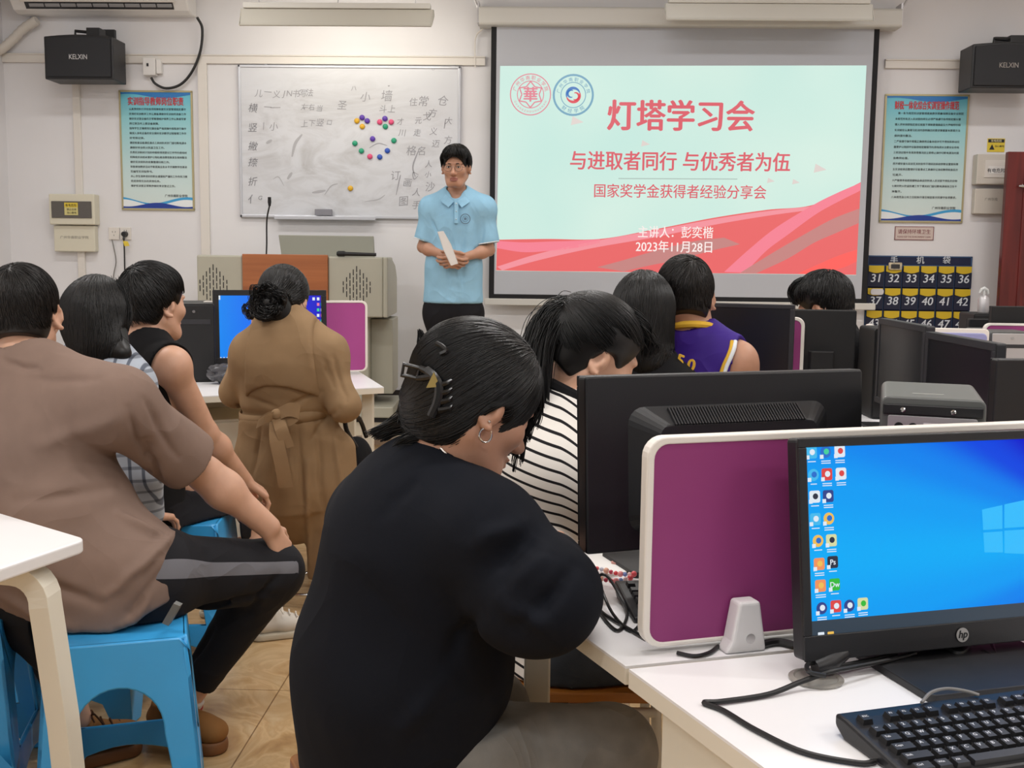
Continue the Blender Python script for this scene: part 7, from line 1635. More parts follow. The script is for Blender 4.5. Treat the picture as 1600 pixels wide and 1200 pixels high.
# ================= tan trench coat
def trench():
    Sdf.seat = (-0.92, 4.14, 0.402, 0.17)
    root = person('person in a belted tan trench coat seen from behind with messy gathered black hair', 447, 780, 4.08)
    W = dict(W0, chest=0.145, belly=0.125, hip=0.165, arm=0.040, sh=0.042)
    J = dict(neck=at(446, 516, 4.02), shR=at(508, 552, 3.98), shL=at(396, 552, 4.02), elR=at(538, 634, 3.93), elL=at(368, 612, 4.12), wrR=at(538, 622, 4.22), wrL=at(402, 512, 4.24), pel=at(450, 772, 4.10))
    J['belly'] = at(446, 660, 4.03); J['chest'] = at(448, 580, 4.0)
    J.update(hipR=at(492, 790, 4.12), hipL=at(410, 790, 4.14), knR=at(500, 785, 4.5), knL=at(405, 785, 4.52), anR=at(500, 905, 4.45), anL=at(410, 905, 4.5)); J['toeR'] = J['anR']+[0.02, 0.14, -0.05]; J['toeL'] = J['anL']+[-0.02, 0.14, -0.05]
    F = Frame(at(444, 470, 4.06), (0.16, 0.95, -0.22), (0.05, 0.2, 1), 0.98)
    make_body(root, J, F, W, M_SKIN, 0.006, [(J['wrL'], (0.1, 0.1, 0.9), (0.5, -0.2, 0), -1, {}), (J['wrR'], (-0.1, 0.9, 0), (0, 0, -1), 1, {})], False)
    s_, u_, f_ = axes_of(J); S = Sdf(); torso_sdf(S, J, W, 0.034)
    for sd, w0 in (('R', 0.056), ('L', 0.058)): S.cap(J['sh'+sd]-[0, 0, 0.012], J['el'+sd], w0, 0.058, 0.06); S.cap(J['el'+sd], J['el'+sd]*0.15+J['wr'+sd]*0.85, 0.060, 0.052, 0.02, cut=1)
    Sdf.seat = None
    # skirt of the coat: gathered at the belt, wide over the seat, one tail hanging to the right
    S.cap(at(447, 655, 4.03), at(452, 745, 4.06), 0.165, 0.225, 0.04, flat=(f_, 0.74)); S.cap(at(452, 735, 4.06), at(455, 770, 4.08), 0.22, 0.225, 0.03, flat=(f_, 0.76), cut=1)
    S.cap(at(508, 690, 4.0), at(514, 905, 4.02), 0.075, 0.080, 0.06, flat=(f_, 0.55), cut=1); S.cap(at(535, 700, 4.02), at(538, 880, 4.06), 0.05, 0.06, 0.05, flat=(f_, 0.6), cut=1)
    S.cap(J['neck']+u_*0.02, F(0, 0, -0.03), 0.062, None, 0.012, 's')
    # narrow waist where the belt sits
    Cc = lambda *s: pull(*[(a[:2], b[:2], w_, d) for a, b, w_, d in s])
    wz = at(447, 652, 3.9)[2]
    skin_mesh('trench_coat', S, 0.0065, M_TAN, root, [folds(0.007, 6.5, (0, 0, 1), 0.35, 9), lambda V, N: -0.014*np.exp(-((V[:, 2]-wz)/0.02)**2)*(np.abs((V-J['belly'])@s_) < 0.2), Cc(
        ((430, 670, 3.86), (425, 760, 3.84), 0.0087, -0.012), ((405, 665, 3.88), (390, 750, 3.86), 0.0087, -0.010), ((470, 665, 3.86), (478, 800, 3.86), 0.0087, -0.012), ((500, 655, 3.88), (512, 850, 3.9), 0.0099, -0.012), ((525, 665, 3.92), (540, 800, 3.92), 0.0099, 0.010), ((455, 670, 3.86), (458, 760, 3.84), 0.0074, 0.010), ((485, 720, 3.86), (480, 880, 3.9), 0.0087, 0.012), ((525, 640, 3.92), (490, 690, 3.88), 0.0087, -0.01), ((380, 620, 3.9), (430, 640, 3.86), 0.0087, -0.008), ((500, 615, 3.88), (440, 645, 3.86), 0.0099, -0.008), ((400, 565, 3.88), (450, 570, 3.86), 0.0087, -0.004), ((525, 560, 3.9), (545, 625, 3.88), 0.0087, -0.010), ((510, 560, 3.9), (520, 600, 3.9), 0.0074, -0.01))])
    # storm flap over the upper back
    Q = Sdf(); torso_sdf(Q, J, W, 0.047)
    lo = at(440, 606, 3.86); Q.cap(J['neck']+u_*0.02, F(0, 0, -0.03), 0.066, None, 0.012, 's'); Q.ell(lo-u_*0.23, (0.22, 0.5, 0.232), np.array([s_, f_, u_]), 0.006, 's'); Q.half(at(440, 632, 3.86), -u_); Q.half(J['chest']+f_*0.03, f_)
    for sd, sg in (('R', 1), ('L', -1)): Q.half(J['sh'+sd]-s_*sg*0.012, s_*sg+u_*0.12)
    skin_mesh('storm_flap', Q, 0.0065, M_TAN, root, [folds(0.006, 6.5, (1, 0, 0), 0.35, 9)])
    bt = MB(); bz = wz
    def beltring(z, dz):
        P = []
        for t in np.linspace(0, 2*PI, 44): P.append(np.array(J['belly'])+s_*0.178*math.cos(t)+f_*0.125*math.sin(t)+np.array([0, 0, z-J['belly'][2]+dz+0.012*math.cos(t)*1.0]))
        return P
    U_, L_ = beltring(bz, 0.02), beltring(bz, -0.02); n = len(U_); bt.add(U_+L_, [(n+i, n+i+1, i+1, i) for i in range(n-1)]); o = bt.build('belt', M_TAN, None, smooth=True); o.modifiers.new('thick', 'SOLIDIFY').thickness = 0.005; child(o, root)
    kn = MB(); c = at(433, 648, 3.835); kn.ball(c, (0.024, 0.016, 0.022), 12, 8)
    def ribbon(pts, w_, wd=(0, 0, 1.0)):
        P = smooth_path(pts, 6); wd = np.array(wd); up = [p+wd*w_*0.5 for p in P]; lo_ = [p-wd*w_*0.5 for p in P]; m_ = len(P)
        for off in (0, 0.004): kn.add([p+[0, off, 0] for p in up+lo_], [(m_+i, m_+i+1, i+1, i) if off == 0 else (i, i+1, m_+i+1, m_+i) for i in range(m_-1)])
    ribbon([c, at(452, 640, 3.80), at(468, 645, 3.80), at(452, 655, 3.81), c], 0.05, (0.15, 0, 1)); ribbon([c, at(415, 655, 3.81), at(402, 662, 3.83), at(415, 652, 3.83), c], 0.035, (0.3, 0, 1))
    ribbon([c, at(432, 685, 3.80), at(440, 725, 3.79), at(447, 762, 3.80)], 0.052, (1, 0, 0.1)); ribbon([c, at(440, 672, 3.80), at(450, 700, 3.80)], 0.045, (1, 0, 0.3))
    child(kn.build('belt_bow', M_TAN, None, smooth=True), root)
    co = MB(); neck_band('coat_collar', F, J['neck']+u_*0.02+f_*0.01, u_+f_*0.4, 0.072, 0.068, 0.018, M_TAN, root, s_)
    T = Sdf(); leg_cloth(T, J, W, 0.016, cuff=0.97); T.half(J['pel']+[0, 0, 0.11], (0, 0, 1)); skin_mesh('trousers', T, 0.009, cloth('dark_brown_cloth', (44, 32, 26)), root)
    for sd in 'RL': shoe(root, J['an'+sd]-[0, 0.06, 0], J['toe'+sd]+[0, 0.06, 0], 0.001, (M_BLACKM, M_PAPER, M_PAPER), h=0.006)
    bun = (0.0, -0.115, -0.035)
    parts = [hairbase(F, lambda S: (S.ell(F(*bun), (0.062, 0.05, 0.055), F.ax, 0.03), S.ell(F(0.03, -0.10, -0.075), (0.045, 0.035, 0.045), F.ax, 0.03), S.ell(F(-0.035, -0.095, -0.06), (0.04, 0.035, 0.04), F.ax, 0.03)), True, -0.12, 0.010)]
    rt = scalp(2400, scalp_mask(0.4, -0.45)); bp = np.array(bun)
    parts.append(tubes(conform(groom(F, rt, lambda p, a: (bp-p)/np.maximum(1e-6, np.linalg.norm(bp-p, axis=1))[:, None], 0.14, 12, 0.05, 0.12, 0.3, 0.12)), RNG.uniform(.0010, .0018, 2400)))
    for k in range(60):
        a = RNG.uniform(0, 6.28); r = RNG.uniform(0.0, 0.058); b = np.array(bun)+[r*math.cos(a), -0.02, r*math.sin(a)]
        parts.append(lock(F, [b, b+[0.03*math.cos(a+1.2), -0.035, 0.03*math.sin(a+1.2)], b+[0.05*math.cos(a+2.2), -0.015, 0.05*math.sin(a+2.2)-0.02], b+[0.03*math.cos(a+3.5), 0.0, -0.045+0.02*math.sin(a+3)]], 18, 0.008, 0.0013, 14))
    for pts in ([(-0.06, -0.07, -0.03), (-0.10, -0.06, -0.05), (-0.125, -0.06, -0.06), (-0.14, -0.06, -0.045), (-0.135, -0.06, -0.03)], [(-0.05, -0.08, -0.05), (-0.09, -0.07, -0.075), (-0.11, -0.06, -0.08), (-0.125, -0.06, -0.07)], [(0.05, -0.06, -0.04), (0.07, -0.07, -0.09), (0.055, -0.07, -0.12), (0.03, -0.07, -0.125)], [(0.06, 0.0, 0.0), (0.085, 0.0, -0.05), (0.08, -0.02, -0.10)]): parts.append(lock(F, pts, 30, 0.008, 0.0014, 16))
    raw_mesh('hair', parts, M_HAIR, root)
trench()
q = at(546, 705, 4.15); hb = thing('handbag', 'black handbag on the lap side of the tan trench coat', 'bag', (q[0]+0.02, 4.2, 0.36))
S = Sdf(); S.ell((q[0]+0.02, 4.2, 0.50), (0.07, 0.10, 0.13), None); child(skin_mesh('bag_body', S, 0.008, M_BLKC, None, [folds(0.006, 14)]), hb)
child(MB().tube(smooth_path([(q[0]+0.03, 4.13, 0.6), (q[0]+0.0, 4.08, 0.68), (q[0]+0.0, 4.1, 0.74), (q[0]+0.03, 4.2, 0.70), (q[0]+0.05, 4.25, 0.62)], 6), 0.009, 8).build('strap', M_BLACKP, None, smooth=True), hb)
child(MB().tube([(q[0]-0.02+0.016*math.cos(t), 4.09, 0.61+0.016*math.sin(t)) for t in np.linspace(0, 2*PI, 20, endpoint=False)], 0.003, 6, closed=True).build('ring', M_CHROME, None), hb)

# ================= navy sweatshirt and hair claw, front centre
def navy():
    Sdf.seat = (-0.235, 1.79, 0.452, 0.20)
    root = person('person in a navy sweatshirt bending forward, dark hair pinned up by a black claw clip', 650, 1180, 1.8)
    W = dict(W0, chest=0.15, belly=0.148, hip=0.165, arm=0.045, thigh=0.078, sh=0.050)
    J = dict(neck=at(672, 752, 1.77), shR=at(757, 836, 1.66), shL=at(594, 814, 1.90), elR=at(858, 930, 1.60), elL=at(800, 890, 2.02), wrR=at(858, 862, 1.86), wrL=at(848, 872, 2.00), pel=at(618, 1195, 1.80))
    J['chest'] = at(648, 870, 1.77); J['belly'] = at(618, 1050, 1.78)
    J.update(hipR=at(708, 1190, 1.74), hipL=at(640, 1180, 1.92), knR=at(955, 1172, 1.86), knL=at(758, 1112, 1.96), anR=at(960, 1480, 1.92), anL=at(830, 1400, 2.2)); 
    for sd in 'RL': J['an'+sd] = np.array([J['kn'+sd][0]+0.0, J['kn'+sd][1]+0.06, 0.10]); J['toe'+sd] = J['an'+sd]+[0.12, 0.08, -0.06]
    F = Frame(at(741, 632, 1.78), (0.78, 0.44, -0.44), (0.30, 0.2, 0.93), 0.96)
    make_body(root, J, F, W, M_SKIN2, 0.0038, [(J['wrR'], (-0.1, 0.9, 0.05), (0, 0, -1), -1, {}), (J['wrL'], (-0.6, 0.5, -0.15), (0, 0, -1), -1, {})], False)
    s_, u_, f_ = axes_of(J); S = Sdf(); torso_sdf(S, J, W, 0.025)
    S.cap(J['chest']-f_*0.02, J['belly']-f_*0.02, 0.155, 0.172, 0.06, flat=(f_, 0.82)); S.cap(J['belly'], J['pel']+[0, 0, -0.03], 0.175, 0.18, 0.06, flat=(f_, 0.85))
    S.cap(J['shR'], J['elR']+[-0.01, 0, 0.0], 0.080, 0.080, 0.05); S.cap(J['elR'], J['elR']*0.3+J['wrR']*0.7, 0.082, 0.062, 0.03, cut=1); S.ell(J['elR']+[-0.04, 0.0, -0.025], (0.08, 0.07, 0.065), None, 0.04)
    S.cap(J['shL'], J['elL'], 0.085, 0.075, 0.04); S.cap(J['elL'], J['elL']*0.1+J['wrL']*0.9, 0.07, 0.055, 0.03, cut=1)
    S.cap(J['neck']+u_*0.0+f_*0.03, F(0, 0.03, -0.04), 0.066, 0.085, 0.014, 's'); S.half(J['pel']-[0, 0, 0.09], (0, 0, -1))
    S.ell(at(760, 1020, 1.75)+[0.02, 0, 0], (0.03, 0.06, 0.10), None, 0.04)
    Cc = lambda *s: pull(*[(a[:2], b[:2], w_, d) for a, b, w_, d in s])
    skin_mesh('sweatshirt', S, 0.0055, M_NAVY2, root, [folds(0.006, 5, (0.5, 0.0, -0.8), 0.45, 2), Cc(((838, 830, 1.6), (760, 885, 1.56), 0.0170, -0.018), ((815, 815, 1.6), (735, 850, 1.56), 0.0150, 0.012), ((880, 900, 1.6), (800, 985, 1.56), 0.0150, -0.014), ((780, 940, 1.6), (860, 985, 1.56), 0.0150, 0.012), ((855, 860, 1.58), (790, 930, 1.56), 0.0136, 0.012), ((900, 880, 1.6), (840, 960, 1.57), 0.0124, -0.010), ((740, 960, 1.6), (700, 1040, 1.6), 0.0155, -0.012), ((650, 740, 1.66), (600, 800, 1.68), 0.0124, -0.006), ((560, 900, 1.66), (660, 1010, 1.6), 0.0186, -0.007), ((700, 1060, 1.6), (620, 1160, 1.62), 0.0155, 0.009))])
    neck_band('neck_rib', F, J['neck']+u_*0.012+f_*0.022, u_*0.8+f_*0.45, 0.078, 0.074, 0.010, M_NAVY2, root, s_)
    T = Sdf(); leg_cloth(T, J, W, 0.018, cuff=0.97); T.half(J['pel']+[0, 0, 0.11], (0, 0, 1)); skin_mesh('jeans', T, 0.0055, M_DENIM, root, [folds(0.004, 9, (0.8, 0.3, 0), 0.5, 3)])
    seam = [J['hipR']+(J['knR']-J['hipR'])*t+np.array([0.0, -1, 0])*(0.098-0.02*t)+np.array([0, 0, -0.022]) for t in np.linspace(0.1, 0.95, 12)]
    tube_part('side_seam', seam, 0.0022, M_DKDEN, root, 6)
    for sd in 'RL': shoe(root, J['an'+sd]-[0.06, 0.03, 0], J['toe'+sd]+[0.06, 0.03, 0], 0.001, (M_BLACKM, M_PAPER, M_PAPER), h=0.006)
    # hair swept back into a knot held by the claw clip
    loc = lambda px, py, Y: (at(px, py, Y)-F.c)@F.ax.T/F.s
    bn = loc(652, 628, 1.80)
    G = 0.012
    def ex(S):
        S.ell(F(0.0, -0.016, 0.046), np.array((0.085, 0.106, 0.088))*F.s, F.ax, 0.03); S.cap(at(690, 590, 1.80), at(664, 660, 1.79), 0.036, 0.034, 0.035); S.cap(at(690, 640, 1.77), at(700, 680, 1.75), 0.045, 0.026, 0.04); S.ell(at(656, 638, 1.79), (0.030, 0.034, 0.046), None, 0.025)
        S.ell(F(0.082, -0.004, -0.022), np.array((0.03, 0.024, 0.04))*F.s, F.ax, 0.012, 's')
    base = hairbase(F, ex, True, None, G, 0.0042); parts = [base]; HS = HB['S']
    R_ = SKR+[0.009, 0.008, 0.012]; rt = scalp(6500, lambda d: scalp_mask(0.30, -0.45, -0.25)(d)); bp = np.array(bn)
    def fl(p, age):
        v = bp-p; v = v/np.maximum(1e-6, np.linalg.norm(v, axis=1))[:, None]; return v+np.array([0, 0, -0.15])
    parts.append(tubes(conform(groom(F, rt, fl, 0.17, 16, 0.0, 0.035, 0.2, 0.03, rad=R_, shell=1.06)), RNG.uniform(.0006, .0011, 6500)))
    # knot, loose ends behind the clip, wisps by the cheek
    for k in range(26):
        a = k/26*6.28; parts.append(lock(F, [loc(690+12*math.cos(a), 560+16*math.sin(a), 1.78), loc(672+10*math.cos(a), 600+12*math.sin(a), 1.765), loc(655+12*math.cos(a+0.6), 642+14*math.sin(a), 1.765), loc(668+16*math.cos(a), 678+10*math.sin(a), 1.76)], 34, 0.008, 0.0010, 16, 0.6))
    for k in range(12): parts.append(lock(F, [loc(656, 645+k, 1.79), loc(628+k, 650+k*1.5, 1.79), loc(602+k*1.2, 664+k, 1.80), loc(572+k*2.2, 676+k*1.2, 1.80)], 26, 0.006, 0.0009, 16, 0.5))
    for k in range(8): parts.append(lock(F, [loc(675, 680, 1.74), loc(655-k*3, 685, 1.73), loc(640-k*4, 690+k, 1.73)], 12, 0.004, 0.0008, 10))
    for k in range(7): parts.append(lock(F, [loc(672-k, 560, 1.80), loc(668-k*1.4, 540, 1.80), loc(662-k*1.2, 520-k, 1.80)], 14, 0.005, 0.0010, 10))
    for (x0, x1, x2, y1, nn_) in ((822, 838, 842, 640, 60), (812, 830, 826, 690, 60), (800, 812, 803, 740, 26), (806, 820, 814, 728, 26), (828, 842, 838, 668, 40), (790, 800, 794, 716, 16), (795, 806, 806, 700, 30)): parts.append(lock(F, [loc(x0-14, 560, 1.82), loc(x0+8, 600, 1.84), loc(x1, (600+y1)/2+10, 1.85), loc(x2, y1, 1.84)], nn_, 0.008, 0.0010, 18, 0.4))
    raw_mesh('hair', parts, M_HAIR, root)
    # earring and necklace
    silver = mat('silver', (214, 210, 204), 0.2, 1.0); ear = F(0.082, -0.004, -0.036)
    tube_part('hoop_earring', [ear+np.array([0.0095*math.cos(t), 0.004*math.cos(t)-0.004, 0.0115*math.sin(t)-0.010]) for t in np.linspace(-2.2, PI+1.0, 24)], 0.0016, silver, root, 8)
    child(MB().ball(F(0.088, -0.006, -0.024), 0.0024, 10, 6).build('ear_stud', silver, None, smooth=True), root)
    B_ = Sdf(); B_.cap(F(0, -0.022, -0.05), J['neck'], 0.053*F.s, 0.058*F.s, 0.03); torso_sdf(B_, J, W)
    tube_part('necklace', smooth_path([hit(px, py, B_, 1.5, 1.9, 0.004) for px, py in ((688, 700), (700, 712), (716, 726), (734, 740), (750, 756))], 5), 0.0022, silver, root, 6)
    # claw clip
    t = thing('hair_claw', 'black claw clip with a gold mark in the pinned-up dark hair', 'hair clip', tuple(hit(668, 590, HS, 1.5, 2.0)))
    L0 = np.array(t.location); y0 = t.location[1]; K = lambda px, py, d=0.0: at(px, py, y0+d)-L0; H = lambda px, py, o=0.008: hit(px, py, HS, 1.5, 2.0, o)-L0
    f = MB(); f.tube([K(631, 569), K(656, 575), K(652, 591), K(628, 586)], 0.0042, 8, closed=True).tube([K(652, 591), K(662, 590, -0.005), H(674, 588)], [0.005, 0.006, 0.006], 8).tube([K(656, 575), H(672, 582)], [0.005, 0.006], 8)
    f.build('thumb_loop', mat('gloss_black_clip', (10, 10, 11), 0.3), t, smooth=True)
    f = MB(); f.tube(smooth_path([H(666, 578), H(678, 588), H(686, 602), H(684, 626), H(674, 650)], 5), 0.0075, 8)
    for k in range(4): f.tube(smooth_path([H(682+k, 602+k*13), H(696+k*2, 599+k*13), H(706, 594+k*13, 0.003)], 4), [0.005-0.0003*i for i in range(9)], 6)
    f.build('jaw', mat('gloss_black_clip', (10, 10, 11), 0.3), t, smooth=True)
    MB().tube(smooth_path([H(682, 536), H(691, 541), H(697, 548), H(688, 553)], 4), 0.004, 6).build('upper_jaw', mat('gloss_black_clip', (10, 10, 11), 0.3), t, smooth=True)
    g = MB(); q = H(676, 594, 0.016); g.prism([(-0.010, -0.012), (0.012, -0.010), (0.002, 0.013)], -0.002, 0.002, axis='y', M=np.eye(3), c=q); g.build('gold_mark', mat('gold', (206, 178, 110), 0.3, 1.0), t)
navy()
Sdf.seat = None

# ================= striped top and ponytail
def striped():
    Sdf.seat = (0.10, 2.30, 0.452, 0.18)
    root = person('person in a black and white striped top with a high ponytail, head bowed', 890, 1050, 2.35)
    W = dict(W0, chest=0.138, belly=0.13, hip=0.165, arm=0.040, thigh=0.082, sh=0.044)
    J = dict(neck=at(900, 642, 2.44), shR=at(864, 732, 2.32), shL=at(888, 704, 2.66), elR=at(925, 830, 2.24), elL=at(950, 800, 2.66), wrR=at(960, 850, 2.28), wrL=at(1000, 850, 2.5), pel=at(872, 1030, 2.36))
    J['chest'] = at(858, 740, 2.44); J['belly'] = at(852, 890, 2.40); J['elR'] = np.array([0.14, 2.30, 0.86]); J['wrR'] = np.array([0.27, 2.20, 0.82]); J['elL'] = np.array([0.18, 2.52, 0.86]); J['wrL'] = np.array([0.33, 2.29, 0.82])
    J.update(hipR=at(900, 1040, 2.29), hipL=at(910, 1020, 2.47), knR=np.array([0.50, 2.26, 0.52]), knL=np.array([0.50, 2.50, 0.52])); J['anR'] = J['knR']*[1, 1, 0]+[0.03, 0.02, 0.1]; J['anL'] = J['knL']*[1, 1, 0]+[0.03, 0.02, 0.1]
    F = Frame(at(926, 553, 2.47), (0.86, 0.24, -0.45), (0.42, 0.05, 0.9), 1.0)
    make_body(root, J, F, W, M_SKIN, 0.0038, [(J['wrR'], (0.8, -0.3, -0.1), (0, 0, -1), -1, {}), (J['wrL'], (0.7, -0.5, -0.1), (0, 0, -1), 1, {})], False)
    s_, u_, f_ = axes_of(J); S = Sdf(); torso_sdf(S, J, W, 0.026)
    S.cap(J['chest'], J['belly']-f_*0.02, 0.155, 0.17, 0.05, flat=(f_, 0.8)); S.cap(J['belly'], J['pel'], 0.17, 0.185, 0.05, flat=(f_, 0.8))
    for sd in 'RL': S.cap(J['sh'+sd], J['el'+sd], 0.082, 0.072, 0.04); S.cap(J['el'+sd], J['wr'+sd], 0.068, 0.048, 0.02, cut=1)
    S.cap(J['neck']+f_*0.01, F(0, 0.01, -0.03), 0.060, 0.075, 0.01, 's'); S.half(J['pel']-u_*0.02, -u_)
    ar = J['elR']-J['shR']; al = nrm(ar)
    def band(V):
        x = V[:, 0]-J['chest'][0]; return V[:, 2]+0.26*x+1.6*np.maximum(0, x-0.02)**1.5+0.006*noise3(V, 6, 3)
    skin_mesh('striped_top', S, 0.005, M_STRIPE, root, [folds(0.006, 6, u_, 0.5, 6)], attr=dict(band=band))
    neck_band('neck_band', F, J['neck']+u_*0.026+f_*0.010, u_*0.85+f_*0.35, 0.074, 0.076, 0.016, M_BLKC, root, s_)
    T = Sdf(); leg_cloth(T, J, W, 0.020, cuff=0.95); T.half(J['pel']+[0, 0, 0.11], (0, 0, 1)); T.cap(J['hipR'], J['hipL'], 0.125, None, 0.05); T.half((0, 0, 0.452), (0, 0, -1)) if False else None
    skin_mesh('jeans', T, 0.006, M_DKDEN, root, [folds(0.004, 9)])
    for sd in 'RL': J['toe'+sd] = J['an'+sd]+[0.12, -0.02, -0.06]; shoe(root, J['an'+sd]-[0.06, 0, 0], J['toe'+sd]+[0.06, 0, 0], 0.001, (M_PAPER, M_PAPER, M_PAPER), h=0.006)
    loc = lambda px, py, Y: (at(px, py, Y)-F.c)@F.ax.T/F.s
    tie = loc(893, 482, 2.47)
    parts = [hairbase(F, lambda S: (S.ell(F(0.0, -0.014, 0.042), (0.083, 0.104, 0.086), F.ax, 0.02),), True, -0.055, 0.008)]
    rt = scalp(3600, scalp_mask(0.35, -0.5, -0.2)); tp_ = np.array(tie); R_ = SKR+[0.006, 0.006, 0.009]
    parts.append(tubes(conform(groom(F, rt, lambda p, a: (tp_-p)/np.maximum(1e-6, np.linalg.norm(tp_-p, axis=1))[:, None], 0.15, 14, 0.0, 0.03, 0.2, 0.02, rad=R_, shell=1.06)), RNG.uniform(.0007, .0012, 3600)))
    for k in range(40):
        e = RNG.uniform(-1, 1); e2 = RNG.uniform(-1, 1); parts.append(lock(F, [tie, loc(870+6*e, 488+4*e2, 2.44), loc(846+12*e, 520+10*e2, 2.41), loc(828+20*e, 590, 2.385+0.03*e2), loc(826+26*e, 700+14*e2, 2.35+0.03*e2)], 44, 0.010, 0.0010, 20, 0.9))
    for k in range(10): x = 1000+k*2.4; parts.append(lock(F, [loc(985, 490+k, 2.46), loc(1008, 510+k, 2.47), loc(x+8, 540, 2.48), loc(x+6, 562-k, 2.48)], 26, 0.007, 0.0011, 12))
    raw_mesh('hair', parts, M_HAIR, root)
    sc_ = MB(); c = at(893, 478, 2.45)
    P = []
    for t in np.linspace(0, 2*PI, 60, endpoint=False): P.append(c+np.array([0.020*math.cos(t), 0.024*math.sin(t), 0.013*math.cos(t)+0.006*math.sin(9*t)]))
    sc_.tube(P, [0.010+0.003*math.sin(7*t) for t in np.linspace(0, 2*PI, 60)], 8, closed=True); child(sc_.build('scrunchie', M_BLACKM, None, smooth=True), root)
    child(MB().ball(at(884, 488, 2.43), 0.004, 8, 6).build('scrunchie_bead', M_CHROME, None, smooth=True), root)
striped()
Sdf.seat = None

# ================= smooth black hair, black top
def blackhair():
    Sdf.seat = (0.20, 3.20, 0.462, 0.165)
    root = person('person with smooth black hair and a black top beside the purple jersey', 1010, 800, 3.25)
    W = dict(W0, chest=0.135, belly=0.125, hip=0.15, arm=0.038)
    J = dict(neck=at(1005, 566, 3.28), shR=at(1052, 614, 3.22), shL=at(945, 592, 3.34), elR=at(1062, 720, 3.18), elL=at(890, 720, 3.36), wrR=at(1010, 760, 3.40), wrL=at(920, 760, 3.45), pel=at(955, 830, 3.20))
    J.update(hipR=at(990, 840, 3.22), hipL=at(918, 840, 3.24)); 
    for sd, dx in (('R', 0.03), ('L', -0.03)): J['kn'+sd] = J['hip'+sd]+[dx, 0.38, 0.02]; J['an'+sd] = np.array([J['kn'+sd][0], J['kn'+sd][1], 0.1]); J['toe'+sd] = J['an'+sd]+[0, 0.12, -0.06]
    F = Frame(at(1004, 492, 3.3), (0.10, 0.93, -0.25), (0.05, 0.2, 1), 1.0)
    make_body(root, J, F, W, M_SKIN, 0.007, [(J['wrR'], (-0.3, 0.8, 0), (0, 0, -1), 1, {}), (J['wrL'], (0.3, 0.8, 0), (0, 0, -1), -1, {})], False)
    s_, u_, f_ = axes_of(J); S = Sdf(); torso_sdf(S, J, W, 0.024)
    for sd in 'RL': S.cap(J['sh'+sd], J['el'+sd], 0.066, 0.058, 0.03); S.cap(J['el'+sd], J['wr'+sd], 0.056, 0.045, 0.02, cut=1)
    S.cap(J['neck'], F(0, 0, -0.03), 0.06, None, 0.01, 's'); S.half(J['pel']-u_*0.02, -u_); skin_mesh('black_top', S, 0.008, M_BLKC, root, [folds(0.005, 7)])
    T = Sdf(); leg_cloth(T, J, W, 0.016, cuff=0.96); T.half(J['pel']+[0, 0, 0.11], (0, 0, 1)); skin_mesh('trousers', T, 0.01, M_TROU, root)
    for sd in 'RL': shoe(root, J['an'+sd]-[0, 0.06, 0], J['toe'+sd]+[0, 0.06, 0], 0.001, (M_BLACKM, M_PAPER, M_PAPER), h=0.007)
    g = F.d((0, 0, -1.0)); parts = [hairbase(F, lambda S: (S.cap(F(0, -0.05, 0.0), at(1012, 560, 3.22), 0.085, 0.06, 0.04), S.cap(F(0.03, -0.02, 0.0), at(1036, 550, 3.24), 0.055, 0.03, 0.03)), True, None, 0.006)]
    rt = scalp(4200, scalp_mask(0.40, -0.30))
    def fl(p, age):
        d = (p-SKC)/SKR; low = np.clip((-p[:, 2:3]+0.05)/0.08, 0, 1); v = np.stack([d[:, 0]*0.7, -0.3+d[:, 1]*0.2, -np.ones(len(d))*0.75], 1); return v*(1-low)+(g+np.stack([-0.45*d[:, 0], 0*d[:, 0], 0*d[:, 0]], 1))*low
    nk = ((J['neck']-F.c)@F.ax.T, np.array([0.10, 0.085, 0.06])); parts.append(tubes(conform(groom(F, rt, fl, 0.22, 14, 0.0, 0.04, 0.10, 0.012, (nk,), shell=1.09, hang=True)), RNG.uniform(.0008, .0013, 4200)))
    raw_mesh('hair', parts, M_HAIR, root)
blackhair()
Sdf.seat = None

